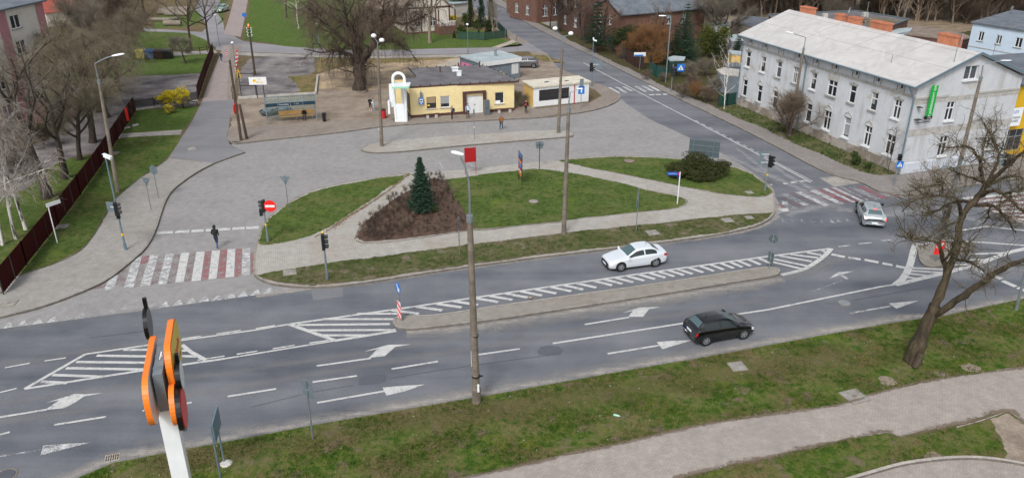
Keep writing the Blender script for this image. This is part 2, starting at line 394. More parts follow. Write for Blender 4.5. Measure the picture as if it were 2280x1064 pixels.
    def build(s, name, mats, parent=None, smooth=False, loc=None, rz=0):
        me = bpy.data.meshes.new(name); me.from_pydata(s.v, [], s.f)
        if not isinstance(mats, (list, tuple)): mats = [mats]
        for m in mats: me.materials.append(M(m) if isinstance(m, str) else m)
        if len(mats) > 1: me.polygons.foreach_set('material_index', s.mi)
        if smooth: me.polygons.foreach_set('use_smooth', [True]*len(s.f))
        me.update(); o = bpy.data.objects.new(name, me); C.objects.link(o)
        if parent is not None: o.parent = parent
        if loc is not None: o.location = loc
        if rz: o.rotation_euler = (0, 0, rz)
        return o
def tag(o, label=None, cat=None, group=None, kind=None):
    if label: o['label'] = label
    if cat: o['category'] = cat
    if group: o['group'] = group
    if kind: o['kind'] = kind
    return o
def thing(name, label, cat, loc=(0,0,0), rz=0, group=None):
    o = bpy.data.objects.new(name, None); C.objects.link(o); o.location = loc; o.rotation_euler = (0,0,rz); o.empty_display_size = .3
    return tag(o, label, cat, group)
KIDS = {}
def copy_tree(o, loc=None, rz=None, label=None, parent=None, scale=None):
    kids = [c for c in bpy.data.objects if c.parent == o]
    c = o.copy(); C.objects.link(c); c.parent = parent
    if loc is not None: c.location = loc
    if rz is not None: c.rotation_euler = (0,0,rz)
    if scale is not None: c.scale = scale
    if label: c['label'] = label
    for k in kids: copy_tree(k, parent=c)
    return c
def cr(pts, seg=6, closed=False):
    """Catmull-Rom through 2-D points"""
    P = [Vector(p[:2]) for p in pts]; n = len(P); out = []
    rng = range(n) if closed else range(n-1)
    for i in rng:
        p0 = P[(i-1)%n] if closed or i > 0 else P[0]; p1 = P[i]; p2 = P[(i+1)%n]; p3 = P[(i+2)%n] if closed or i+2 < n else P[-1]
        for k in range(seg):
            t = k/seg; out.append(.5*((2*p1)+(-p0+p2)*t+(2*p0-5*p1+4*p2-p3)*t*t+(-p0+3*p1-3*p2+p3)*t**3))
    if not closed: out.append(P[-1])
    return out
def resample(pts, step, closed=False):
    P = [Vector(p[:2]) for p in pts]
    if closed: P.append(P[0])
    out = [P[0]]
    for a,b in zip(P, P[1:]):
        L = (b-a).length; k = max(1, int(L/step))
        for i in range(1, k+1): out.append(a.lerp(b, i/k))
    if closed: out.pop()
    return out
def px(pts, z=0): return [G(x, y, z) for x,y in pts]
def jit(pts, amp, seed=0, closed=True):
    rg = random.Random(seed+11); n = len(pts); out = []
    ph = [rg.uniform(0,6.28) for _ in range(4)]
    for i,p in enumerate(pts):
        a = pts[(i-1)%n]; b = pts[(i+1)%n]; t = (b-a); nn = Vector((-t.y, t.x)); nn = nn.normalized() if nn.length > 1e-6 else nn
        out.append(p+nn*amp*(rg.uniform(-1,1)*.7+.5*math.sin(i*.31+ph[0])+.4*math.sin(i*.13+ph[1])))
    return out
GP = {}
NSH = [0]
def sheet(name, pts, z, mat, smooth=0, ragged=0, low=None, structure=True, world=False, seed=0):
    if low is None: NSH[0] += 1; z += .0002*(NSH[0] % 17)
    P = [Vector(p[:2]) for p in (pts if world else px(pts, z))]
    if smooth: P = cr(P, smooth, True)
    if ragged: P = jit(resample(P, max(.22, ragged*1.6), True), ragged, seed)
    m = MB(); m.prism(P, low, z); o = m.build(name, mat)
    if structure: tag(o, kind='structure')
    GP[name] = GP.get(name, [])+[(P, z)]
    return o
def offline(P, d):
    """polyline offset d to the left, mitred"""
    n = len(P); out = []
    for i in range(n):
        t1 = (P[i]-P[i-1]).normalized() if i > 0 else None; t2 = (P[i+1]-P[i]).normalized() if i < n-1 else None
        t = (t1+t2).normalized() if t1 is not None and t2 is not None else (t1 or t2)
        out.append(P[i]+Vector((-t.y, t.x))*d)
    return out
def band(mb, P, w, z, closed=False, uv=None, m=None):
    P = [Vector(p[:2]) for p in P]
    a = offline(P, w/2); b = offline(P, -w/2); n = len(P)
    mb.add([(p.x,p.y,z) for p in a]+[(p.x,p.y,z) for p in b], [(i, i+n, i+n+1, i+1) for i in range(n-1)], m)
def kerb(pts, z0=0, z1=.13, w=.15, mat='kerb', smooth=4, name='kerb', label=None, side=0):
    P = [Vector(p[:2]) for p in px(pts, z1)]
    if smooth: P = cr(P, smooth)
    a = offline(P, w/2+side*w/2); b = offline(P, -w/2+side*w/2); n = len(P)
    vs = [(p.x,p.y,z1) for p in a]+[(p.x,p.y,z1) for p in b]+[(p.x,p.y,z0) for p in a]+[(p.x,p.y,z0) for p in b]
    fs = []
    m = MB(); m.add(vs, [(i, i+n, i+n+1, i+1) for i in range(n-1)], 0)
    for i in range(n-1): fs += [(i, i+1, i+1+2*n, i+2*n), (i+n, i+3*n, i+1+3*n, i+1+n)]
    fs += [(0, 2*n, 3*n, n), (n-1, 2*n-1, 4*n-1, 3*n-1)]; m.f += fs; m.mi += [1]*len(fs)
    o = m.build(name, [mat, 'kerb_shaded_dirty']); tag(o, kind='structure'); return o
def film(name, pts, w, z, mat, smooth=4):
    P = [Vector(p[:2]) for p in px(pts, z)]
    if smooth: P = cr(P, smooth)
    P = resample(P, 1.0)
    ws = w if hasattr(w, '__len__') else None; n = len(P)
    if ws: W = [ws[0]+(ws[1]-ws[0])*i/(n-1) for i in range(n)]
    A = offline(P, 1.0); m = MB()
    K = 5; vs = []
    for k in range(K):
        for i in range(n):
            wd = W[i] if ws else w; q = P[i]+(A[i]-P[i])*wd*(.5-k/(K-1)); vs.append((q.x,q.y,z))
    fs = [(k*n+i, (k+1)*n+i, (k+1)*n+i+1, k*n+i+1) for k in range(K-1) for i in range(n-1)]
    m.add(vs, fs); o = m.build(name, mat); uvl = o.data.uv_layers.new(name='UVMap')
    for lp in o.data.loops:
        vi = lp.vertex_index; uvl.data[lp.index].uv = ((vi % n), (vi//n)/(K-1))
    return tag(o, kind='structure')
def text_mesh(name, s, size, mat, parent=None, loc=(0,0,0), rot=(0,0,0), ext=.004, align='CENTER', bold=0, sx=1, shear=0):
    cu = bpy.data.curves.new(name, 'FONT'); cu.body = s; cu.size = size; cu.extrude = ext; cu.align_x = align; cu.align_y = 'CENTER'; cu.offset = bold; cu.shear = shear
    cu.resolution_u = 3
    o = bpy.data.objects.new(name, cu); C.objects.link(o); dg = bpy.context.evaluated_depsgraph_get(); dg.update()
    me = bpy.data.meshes.new_from_object(o.evaluated_get(dg)); C.objects.unlink(o); bpy.data.objects.remove(o)
    me.materials.clear(); me.materials.append(M(mat)); q = bpy.data.objects.new(name, me); C.objects.link(q)
    q.parent = parent; q.location = loc; q.rotation_euler = rot; q.scale = (sx, 1, 1); return q
def circ(r, n=20, cx=0, cy=0, ry=None): return [(cx+r*math.cos(2*math.pi*i/n), cy+(ry or r)*math.sin(2*math.pi*i/n)) for i in range(n)]
def rrect(w, h, r, n=4, cx=0, cy=0):
    o = []
    for qx,qy,a0 in ((w/2-r,h/2-r,0),(-w/2+r,h/2-r,90),(-w/2+r,-h/2+r,180),(w/2-r,-h/2+r,270)):
        for i in range(n+1):
            a = R(a0+90*i/n); o.append((cx+qx+r*math.cos(a), cy+qy+r*math.sin(a)))
    return o
# ================================================================ GROUND
m = MB(); m.box(-1500, 1500, -300, 2500, -.9, -.06); tag(m.build('ground', 'ground_rough'), kind='structure')
PZ = .12
# --- carriageways
sheet('paved_roadway', [(-700,1000),(-500,700),(0,640),(250,540),(400,380),(560,300),(900,255),(1250,210),(1340,180),(1480,230),(1640,330),(1760,410),(1730,560),(1000,640),(640,690),(300,740),(-100,790)], 0, 'paver_road')
up = [(-700,880),(-300,790),(0,732),(180,709),(350,687),(570,656),(645,652),(690,642),(800,634),(1000,604),(1200,577),(1450,545),(1600,525),(1690,505),(1745,470),(1722,430),(1680,385),(1602,338),(1530,304),(1447,266),(1400,235),(1352,193),(1240,148),(1177,92),(1133,64),(1060,18),(1030,-10),(1000,-40),(960,-80),(1050,-80),(1075,-15),(1100,5),(1135,24),(1176,52),(1280,104),(1310,117),(1445,184),(1485,204),(1607,262),(1710,313),(1822,372),(1917,402),(1960,424),(2030,430),(2140,412),(2500,370),(3200,330)]
dn = [(3400,440),(2700,575),(2400,650),(2280,664),(2097,703),(1985,718),(1710,768),(1540,799),(1315,838),(1140,870),(1052,885),(870,916),(695,946),(570,970),(375,1006),(250,1030),(165,1066),(-60,1140),(-700,1420)]
sheet('main_road', up+dn, .004, 'asphalt')
side = [(1602,338),(1530,304),(1447,266),(1400,235),(1352,195),(1242,151),(1177,96),(1133,70),(1060,20),(1030,-10),(1000,-40),(960,-80),(1050,-80),(1075,-15),(1100,5),(1135,24),(1176,52),(1280,106),(1310,119),(1445,186),(1485,206),(1607,264),(1710,315),(1822,374),(1906,404),(1860,428),(1720,440),(1690,392)]
sheet('side_street', side, .008, 'asphalt_side')
sheet('road_patch', [(1824,396),(1885,391),(1917,407),(1857,416)], .012, 'concrete_slab')
sheet('road_patch', [(693,646),(763,636),(764,660),(697,668)], .008, 'asphalt_patch')
sheet('road_patch', cr([(800,842),(830,832),(862,834),(860,848),(835,856),(797,857)],4,True) and [(800,842),(812,836),(835,832),(855,832),(862,838),(860,848),(838,855),(797,857)], .008, 'asphalt_dark_patch')
sheet('road_patch', [(1196,782),(1203,772),(1222,768),(1245,771),(1254,780),(1246,789),(1218,792),(1198,788)], .008, 'asphalt_dark_patch')
# --- raised pavements: one block each, its kerb, then the surfaces lying on it
def block(name, pts, mat, kerbs, sm=0):
    o = sheet(name, pts, PZ, mat, low=-.06, smooth=sm)
    for k in kerbs: kerb(k, -.03, .135, .15, side=0)
nwk = [(-300,775),(0,704),(100,678),(200,640),(242,618),(270,597),(297,575),(316,558),(332,537),(342,517),(350,496),(359,468),(370,441),(386,420),(410,401),(440,381),(475,363)]
nwk2 = [(540,317),(620,308),(700,300),(760,293),(870,279),(1000,271),(1180,262),(1240,257),(1290,250),(1330,242),(1355,234),(1374,224),(1380,215),(1376,208)]
nwk3 = [(1376,208),(1352,195),(1300,175),(1242,151),(1217,120)]
nwk4 = [(1177,96),(1133,70),(1113,56),(1060,20),(1030,-10),(1000,-40)]
sheet('town_ground', nwk+[(545,338),(512,322),(507,306)]+nwk2+nwk3+nwk4+[(960,-80),(0,-190),(-1500,-190),(-900,500)], PZ, 'ground_rough', low=-.06)
kerb(nwk[:], -.03, .15); kerb([(475,363),(510,350),(545,338)], -.03, .13); kerb([(507,304),(512,314),(525,318),(540,317)]+nwk2[1:], -.03, .15, smooth=3); kerb(nwk3, -.03,.14); kerb(nwk4, -.03,.13)
nek = [(1075,-15),(1100,5),(1135,24),(1176,52),(1280,106),(1310,119),(1445,186),(1485,206),(1607,264),(1710,315),(1822,374),(1870,392),(1917,404),(1960,425),(2010,433),(2060,430),(2140,414),(2500,370),(3200,330)]
sheet('town_ground', [(1060,-60)]+nek+[(5500,200),(4500,-130),(1500,-190)], PZ, 'ground_garden', low=-.06)
kerb(nek, -.03, .15)
cen = [(567,608),(570,612),(585,622),(620,632),(700,637),(800,629),(1000,598),(1200,571),(1450,541),(1600,520),(1680,502),(1712,486),(1724,470),(1724,450),(1722,425),(1705,405),(1680,388),(1640,371),(1560,355),(1480,350),(1400,347),(1300,350),(1235,357),(1180,362),(1080,373),(1000,380),(905,386),(850,393),(760,408),(690,425),(640,452),(600,482),(582,510),(572,540),(566,575)]
sheet('traffic_island', cen, PZ, 'paver_path', low=-.06)
kerb(cen[:19], -.03, .15, .15, smooth=4); kerb(cen[18:23], -.03, .14, .12); kerb(cen[26:]+[cen[0]], -.03, .14, .12)
med = [(877,712),(879,721),(888,727),(908,730),(950,727),(1100,709),(1300,679),(1500,648),(1660,622),(1720,613),(1733,605),(1733,598),(1722,595),(1700,595),(1640,603),(1500,625),(1300,653),(1100,681),(980,699),(900,703),(882,706)]
sheet('median', med, PZ, 'paver_median', low=-.06)
kerb(med[20:]+med[:13], -.03, .15, .15, mat='kerb', smooth=3); kerb(med[12:21], -.03, .14, .10, mat='kerb_light', smooth=3)
bp = [(805,330),(812,336),(840,339),(900,336),(1000,326),(1150,313),(1262,304),(1275,299),(1272,293),(1250,289),(1150,293),(1000,303),(880,312),(820,322)]
sheet('bus_platform', bp, PZ, 'paver_path', low=-.06)
kerb(bp[13:]+bp[:9], -.03, .15, .15, smooth=3)
isl = [(2046,552),(2047,566),(2050,578),(2058,587),(2076,592),(2098,589),(2120,577),(2150,560),(2170,548),(2150,541),(2110,540),(2070,543)]
sheet('road_island', isl, PZ, 'paver_median', low=-.06); kerb(isl[0:7], -.03, .15, .12)
ver = dn[1:]+[(-700,3000),(2000,3000),(4500,1400)]
sheet('near_verge', ver, .06, 'grass_near', low=-.06, structure=True)
# --- surfaces on the north-west block
def S(name, pts, lvl, mat, **k): return sheet(name, pts, PZ+.004*lvl, mat, **k)
walk_in = [(-300,690),(0,640),(40,613),(120,587),(175,560),(202,532),(225,496),(250,451),(272,428),(312,396),(357,366),(375,351)]
S('pavement', nwk+walk_in[::-1], 1, 'paver_walk')
kerb(walk_in[1:]+[(390,331),(410,298)], .1, .15, .07, mat='kerb', name='edging')
S('path', [(375,350),(390,331),(410,298),(430,266),(450,226),(522,222),(514,255),(509,285),(505,305),(512,322),(544,338),(475,363)], 3, 'asphalt_path')
S('path', [(450,226),(462,190),(475,160),(489,125),(497,100),(541,103),(533,118),(527,150),(523,185),(522,222)], 2, 'paver_pink')
S('path', [(512,100),(541,103),(533,118),(527,150),(523,185),(522,222),(505,223)], 3, 'paver_back')
S('path_patch', [(418,330),(430,326),(440,331),(434,336),(420,336)], 4, 'concrete_slab', ragged=.08)
S('pavement', [(507,304),(509,285),(590,279),(720,270),(870,262),(1000,254),(1143,246),(1190,243),(1312,229),(1340,214),(1325,200),(1290,188),(1240,158),(1190,125),(1150,96),(1100,62),(1040,20),(1000,-20),(975,-40),(1000,-40),(1030,-10),(1060,20),(1113,56),(1133,70),(1177,96),(1217,120),(1242,151),(1300,175),(1352,195),(1376,208),(1380,215),(1374,224),(1355,234),(1330,242),(1290,250),(1180,262),(1000,271),(870,279),(760,293),(620,308),(540,317),(512,314)], 1, 'paver_back')
S('dirt_yard', [(512,285),(508,262),(516,235),(525,222),(700,215),(706,175),(760,160),(860,150),(905,150),(930,170),(915,262),(720,270)], 1, 'dirt', ragged=.3)
S('dirt_yard', [(1075,145),(1150,135),(1210,130),(1260,165),(1300,190),(1310,225),(1180,244),(1143,246),(1140,180)], 1, 'dirt', ragged=.25)
S('trodden_ground', [(706,165),(760,150),(880,135),(960,130),(1040,128),(1085,130),(1070,150),(910,162),(905,195),(830,200),(712,200)], 2, 'dirt_trodden', ragged=.5, seed=3)
S('grass_patch', [(700,128),(900,127),(1030,125),(1000,131),(900,138),(820,142),(760,148),(705,162)], 3, 'grass_dry', ragged=.5, seed=5)
S('grass_patch', [(640,170),(700,166),(706,176),(704,212),(640,217),(672,200)], 3, 'grass_dry', ragged=.2, seed=6)
S('car_park', [(538,150),(560,128),(640,124),(700,128),(705,150),(690,170),(680,195),(650,214),(530,221),(532,185)], 2, 'asphalt_lot', ragged=.2)
S('gravel_path', [(965,147),(1010,132),(1048,126),(1062,130),(1040,140),(1000,150)], 4, 'sand', ragged=.2)
S('side_lane', [(488,88),(541,92),(640,104),(740,111),(860,112),(1000,108),(1100,106),(1165,98),(1177,96),(1217,120),(1190,114),(1100,118),(1000,121),(850,124),(700,122),(600,118),(541,116),(480,112)], 2, 'asphalt_lane')
S('pavement', [(530,117),(600,119),(700,123),(850,125),(1000,122),(1100,119),(1150,119),(1100,125),(1050,127),(850,130),(700,128),(560,125),(528,123)], 3, 'concrete_slab')
S('side_lane', [(370,66),(420,70),(450,72),(462,60),(452,44),(430,28),(452,-20),(495,-20),(484,30),(497,50),(500,70),(541,92),(541,116),(488,112),(455,88),(420,74),(370,72),(320,70),(320,64)], 2, 'asphalt_lane')
S('pavement', [(498,76),(510,40),(520,0),(528,-40),(560,-40),(552,0),(545,40),(536,83)], 3, 'paver_pink')
S('lawn', [(541,88),(552,30),(562,-50),(690,-50),(760,-30),(860,40),(960,60),(1000,62),(1080,70),(1125,90),(1140,100),(1100,106),(1000,107),(860,111),(740,110),(640,103)], 1, 'grass_bright', ragged=.3)
S('lawn', [(480,60),(497,40),(505,0),(512,-30),(498,-30),(490,0),(486,28),(497,48)], 3, 'grass_green')
S('lawn', [(340,40),(400,20),(440,25),(450,45),(440,55),(400,62),(340,64)], 3, 'grass_green', ragged=.2)
S('lawn', [(200,74),(340,70),(425,72),(455,88),(478,95),(490,100),(484,110),(400,114),(300,114),(200,118)], 1, 'grass_green', ragged=.2)
S('lawn', [(100,132),(300,128),(392,122),(462,122),(470,128),(455,163),(400,166),(300,168),(230,176),(100,190)], 1, 'grass_bright', ragged=.15)
S('concrete_yard', [(100,200),(230,176),(300,170),(400,167),(447,163),(455,163),(440,222),(400,228),(300,231),(240,240),(100,250)], 1, 'asphalt_lot')
S('path', [(240,122),(380,117),(480,112),(484,118),(400,124),(250,129)], 2, 'concrete_slab')
S('concrete_yard', [(150,250),(240,238),(300,232),(440,223),(441,235),(302,245),(270,262),(250,300),(220,340),(160,350),(110,370),(60,420),(0,440),(-60,460),(-60,360),(60,330),(130,300)], 2, 'asphalt_lot')
S('lawn', [(302,246),(437,237),(430,262),(408,290),(262,297)], 3, 'grass_bright', ragged=.15)
S('lawn', [(252,308),(402,299),(390,331),(357,366),(312,396),(272,428),(250,451),(225,496),(202,532),(175,560),(120,587),(40,613),(10,640),(0,655),(130,500),(225,365)], 3, 'grass_green', ragged=.15)
S('path', [(258,298),(300,296),(405,289),(402,300),(300,305),(252,309)], 4, 'concrete_slab')
S('lawn', [(130,500),(5,640),(-120,700),(-250,700),(-200,560),(0,440),(60,420),(110,370),(160,352),(220,345),(240,330),(225,362)], 1, 'grass_green', ragged=.2)
S('lawn', [(1220,124),(1260,140),(1215,138),(1160,120),(1190,122)], 3, 'grass_dry', ragged=.2)
S('lawn', [(1090,106),(1120,98),(1155,95),(1165,102),(1110,107)], 2, 'grass_green', ragged=.2)
S('gravel_path', [(1095,106),(1140,90),(1133,84),(1150,94),(1112,107)], 3, 'sand')
# --- north-east block
ne_out = [(1065,-20),(1110,-4),(1190,48),(1262,84),(1330,118),(1390,147),(1444,171),(1487,195),(1573,230),(1640,260),(1710,288),(1755,311),(1835,345),(1915,380),(1947,389),(2004,389)]
S('pavement', nek+[(3200,200),(2600,290),(2300,352)]+ne_out[::-1], 1, 'paver_side')
S('grass_strip', [(1262,86),(1330,120),(1390,149),(1444,173),(1487,197),(1573,232),(1600,215),(1500,165),(1420,130),(1330,95),(1262,64)], 2, 'ground_garden', ragged=.2)
S('grass_strip', [(1590,238),(1640,262),(1710,290),(1755,313),(1835,347),(1915,382),(1960,389),(2000,388),(1640,230)], 2, 'grass_strip', ragged=.15)
S('yard', [(1120,0),(1190,46),(1240,70),(1262,62),(1262,40),(1200,-30),(1100,-30)], 2, 'grass_dry', ragged=.3)
S('yard', [(1200,48),(1262,50),(1300,48),(1300,56),(1262,60),(1230,62)], 3, 'concrete_slab')
S('yard', [(1580,100),(1640,78),(1700,60),(1720,30),(1560,30),(1530,60)], 2, 'dirt', ragged=.3)
S('paved_yard', [(2050,381),(2400,340),(2400,150),(2300,140),(2228,350)], 2, 'dirt')
# --- on the traffic island
gA = [(573,543),(580,517),(600,486),(640,456),(690,428),(760,411),(850,396),(905,389),(895,400),(862,420),(815,452),(770,480),(735,505),(700,522),(640,538),(595,546)]
gB = [(988,400),(1050,392),(1120,383),(1190,376),(1228,378),(1300,390),(1380,407),(1440,423),(1500,435),(1526,444),(1529,452),(1510,462),(1470,467),(1380,476),(1255,491),(1150,503),(1060,512),(1040,480)]
gC = [(1240,358),(1300,352),(1400,349),(1480,352),(1560,357),(1636,373),(1678,390),(1702,407),(1720,428),(1705,436),(1680,438),(1600,430),(1520,415),(1400,390),(1300,371)]
gD = [(573,612),(640,600),(730,585),(870,567),(1010,549),(1165,529),(1315,512),(1515,491),(1620,480),(1722,472),(1710,485),(1678,500),(1600,518),(1450,538),(1200,568),(1000,595),(800,626),(700,634),(622,629),(588,620)]
bed = [(793,528),(797,515),(808,498),(850,463),(900,430),(945,402),(966,396),(990,400),(1020,445),(1062,508),(1040,513),(960,523),(870,535),(812,538)]
S('planting_bed', bed, 1, 'mulch', ragged=.08)
S('grass_patch', gA, 2, 'grass_green', ragged=.12, seed=1); S('grass_patch', gB, 2, 'grass_green', ragged=.10, seed=2)
S('grass_patch', gC, 2, 'grass_green', ragged=.12, seed=3); S('grass_patch', gD, 2, 'grass_strip', ragged=.10, seed=4)
kerb([(790,530),(797,512),(808,498),(850,463)], .1, .18, .08, name='edging'); kerb([(793,534),(812,540),(870,537),(960,525),(1062,511),(1255,493)], .1, .17, .08, name='edging')
film('leaf_litter', [(912,386),(866,424),(818,456),(772,484),(737,508),(700,528)], .6, PZ+.016, 'litter_film')
# --- near verge surfaces
pathU = [(700,1130),(1007,1066),(1140,1040),(1265,1010),(1390,984),(1540,949),(1710,921),(1800,910),(1872,899),(1985,865),(2110,839),(2280,816),(2700,740)]
pathD = [(2800,830),(2290,950),(2280,938),(2245,913),(2172,933),(2085,953),(2002,970),(1972,960),(1890,976),(1810,993),(1710,1017),(1590,1041),(1500,1066),(1300,1120)]
sheet('footpath', pathU+pathD, .066, 'paver_near', ragged=.07, seed=9)
sheet('verge_soil', [(2205,932),(2245,916),(2282,942),(2420,1000),(2420,1040),(2280,1030),(2240,1022),(2232,985)], .068, 'dirt', ragged=.1)
lot = [(1850,1078),(1890,1064),(1940,1049),(2010,1030),(2080,1020),(2140,1016),(2200,1018),(2280,1030),(2400,1060),(2500,1200),(1900,1300)]
sheet('parking_bay', [(x, y+4) for x,y in lot], .075, 'paver_near')
kerb(lot[:9], -.03, .2, .17, mat='kerb_light', smooth=4)
kerb([(2130,950),(2180,937),(2245,914),(2300,950)], 0, .09, .07, mat='kerb_light', name='edging', smooth=0)
for k,(x,y,sx,sy) in enumerate([(1975,847,.45,.3),(2160,818,.5,.28),(2080,1015,.45,.22),(2096,832,.35,.2)]):
    c = G(x,y,.07); sheet('bare_soil', [(c.x+sx*math.cos(a*.628)*(1+.2*math.sin(a*2.3+k)), c.y+sy*1.5*math.sin(a*.628)) for a in range(10)], .07+.001*k, 'dirt', world=True, ragged=.04, seed=k)
# ================================================================ MARKINGS
def interp(P, x):
    for (x0,y0),(x1,y1) in zip(P, P[1:]):
        if x0 <= x <= x1: return y0+(y1-y0)*(x-x0)/(x1-x0)
MK = {}
def mkb(mat): return MK.setdefault(mat, MB())
MZ = .016
NZ = [0]
def zz():
    NZ[0] += 1; return MZ+.0004*(NZ[0] % 37)
def line(pts, w=.14, mat='paint_white', smooth=0, z=None):
    z = zz()
    P = [Vector(p[:2]) for p in px(pts, z)]
    if smooth: P = cr(P, smooth)
    band(mkb(mat), P, w, z)
def quad(pts, mat='paint_white', z=None):
    z = zz()
    mkb(mat).prism(px(pts, z), None, z)
L1 = [(55,865),(190,788),(334,767),(405,757),(570,734),(645,721),(868,690),(1140,650),(1420,610),(1707,571),(1850,553)]
line(L1[:2], .22); line(L1[1:6], .16); line(L1[5:], .20)
line([(55,865),(330,822),(500,798)], .20); line([(500,798),(745,758)], .15); line([(745,758),(882,736)], .26)
line([(405,767),(425,783),(458,801)], .26); line([(643,721),(745,757)], .28)
for a,b in [((275,778),(334,778)),((215,791),(334,793)),((170,805),(332,807)),((147,819),(330,822)),((117,834),(228,838)),((92,849),(150,852)),((400,780),(416,780)),((404,792),(438,793))]: line([a,b], .24)
for a,b in [((795,698),(887,698)),((718,710),(876,710)),((662,723),(868,721)),((680,735),(880,734)),((716,746),(822,746))]: line([a,b], .24)
for a,b in [((405,754),(447,748)),((482,743),(536,735)),((570,731),(612,724)),((527,788),(573,781)),((607,776),(656,768)),((689,763),(732,757)),((440,801),(500,792))]: line([a,b], .13)
xs = [873,927,972,1010,1057,1090,1126,1159,1192,1227,1255,1285,1322,1346,1371,1397,1422,1446,1467,1489,1509,1534,1559,1582,1605,1625,1644,1667,1689]
for x in xs:
    f = (x-873)/800; y = interp(L1, x)+1; line([(x, y), (x+60-34*f, y+8+3.5*f)], .30)
for a,b in [((1797,562),(1829,568)),((1760,566),(1822,574)),((1735,569),(1808,582)),((1716,575),(1797,592)),((1712,581),(1788,599)),((1830,557),(1840,562))]: line([a,b], .27)
line([(1851,553),(1836,569),(1810,588),(1785,601),(1740,612)], .34, smooth=3)
for a,b,c in [((11,818),(66,808),.13),((99,803),(147,796),.13),((0,873),(37,864),.13),((121,945),(236,927),.16),((-30,974),(22,961),.16),((317,914),(332,911),.16),((409,899),(427,895),.16),((507,882),(615,865),.16),((696,850),(795,836),.16),((872,821),(975,804),.16),((1065,789),(1157,776),.16),((-60,884),(-10,875),.13)]: line([a,b], c)
line([(1231,764),(1517,720),(1649,698),(1710,689),(1960,638),(1995,633)], .17)
A = lambda pts, mat='paint_white': quad(pts, mat)
line([(-60,938),(0,928),(104,911)], .16); A([(100,912),(132,890),(102,896),(167,876),(187,877),(229,874),(187,882),(165,897),(142,908)])
line([(705,814),(826,797)], .16); A([(821,796),(840,777),(811,782),(864,767),(916,766),(880,772),(857,792)])
line([(1302,722),(1400,706)], .16); A([(1399,705),(1409,692),(1386,696),(1424,684),(1472,683),(1445,688),(1432,705)])
line([(706,896),(856,870)], .16); A([(852,862),(887,859),(946,855),(900,871),(860,880)])
line([(1353,787),(1470,768)], .16); A([(1462,761),(1500,758),(1540,757),(1475,777)])
line([(1893,697),(1984,681)], .16, 'paint_white_worn'); A([(1979,675),(2045,669),(1996,687)])
A([(96,991),(130,988),(202,984),(140,1000),(90,1013)], 'paint_white_worn'); line([(-20,1018),(90,1001)], .13, 'paint_white_faint')
A([(1844,621),(1858,611),(1867,606),(1902,603),(1882,609),(1874,611),(1890,620),(1886,622),(1868,613)], 'paint_white_worn'); line([(1810,648),(1875,624)], .12, 'paint_white_faint')
# give-way teeth
T1 = [(19,727),(51,722),(85,718),(117,714),(151,710),(181,706),(214,701),(246,694),(275,689),(306,685),(342,683),(367,681),(397,677),(426,673),(455,669),(484,666),(514,662),(541,658),(570,654),(598,650)]
for i,(x,y) in enumerate(T1):
    mt = 'paint_white_worn' if i > 10 or i < 4 else 'paint_white_faint'
    quad([(x-14,y+4.5),(x+1,y-9.5),(x+5,y-9.5),(x+11,y+1)], mt)
for x,y in [(1742,490),(1763,491),(1785,491),(1806,491),(1828,492),(1850,492),(1865,490),(1885,488)]:
    quad([(x-1,y+4),(x+11,y+4),(x+6,y+2),(x-2,y-5)], 'paint_white_faint')
# crossing on the left arm
Wb = [((246,264,613),(231,252,646)),((297,316,571),(276,297,641)),((334,353,568),(312,334,637)),((369,387,566),(351,371,634)),((403,422,563),(390,409,629)),((437,456,561),(426,447,626)),((472,490,558),(464,482,622)),((507,524,555),(502,521,618)),((540,557,553),(538,556,613))]
for i,(t,b) in enumerate(Wb):
    quad([(t[0],t[2]),(t[1],t[2]-1),(b[1],b[2]-2),(b[0],b[2])], 'paint_white' if i in (4,5,6,7) else 'paint_white_worn')
    if i < 8:
        t2, b2 = Wb[i+1]; quad([(t[1]+1,t[2]-1 if i else 602),(t2[0]-1,t2[2]),(b2[0]-1,b2[2]),(b[1]+1,b[2]-2)] if i else [(266,604),(285,600),(275,640),(254,644)], 'paint_red' if i in (5,6,7) else 'paint_red_worn')
quad([(558,565),(565,560),(565,608),(558,612)], 'paint_red'); quad([(213,632),(240,628),(228,644),(206,646)], 'paint_red_worn'); quad([(316,570),(333,569),(330,585),(312,588)], 'paint_red')
for a,b in [(350,386),(391,422),(427,454),(459,473),(475,513),(518,545),(549,577)]:
    f = lambda x: 519-(x-350)*13/227
    quad([(a,f(a)-3),(b,f(b)-3),(b-1,f(b)+3),(a-2,f(a)+3)])
# crossing on the side street arm
TX = [(1743,438),(1757,432),(1800,425),(1822,421),(1862,416),(1888,413),(1918,411),(1932,411),(1960,418)]
BX = [(1740,470),(1757,468),(1810,462),(1857,457),(1897,451),(1925,448),(1942,446),(1987,441),(2015,438)]
import bisect
def along(P, u):
    u *= len(P)-1; i = min(int(u), len(P)-2); f = u-i
    return (P[i][0]+(P[i+1][0]-P[i][0])*f, P[i][1]+(P[i+1][1]-P[i][1])*f)
NB = 22
for i in range(NB):
    u0, u1 = i/NB, (i+.86)/NB
    b0, b1 = along(BX, u0), along(BX, u1); t0, t1 = along([(x-66+max(0,(i-13))*1.0, y-31+ (i>16)*3) for x,y in BX], u0), along([(x-66+max(0,(i-13))*1.0, y-31+(i>16)*3) for x,y in BX], u1)
    if i < 5: t0 = (b0[0]-8-i*9, b0[1]-5-i*4.6); t1 = (b1[0]-8-i*9, b1[1]-5-i*4.6)
    mt = ('paint_white_worn' if i in (7,9,11,13,21) else 'paint_white_faint') if i%2 else ('paint_red' if i in (2,10,12,18,20) else 'paint_red_worn')
    if i == 0: mt = 'paint_white'
    quad([t0,t1,b1,b0], mt)
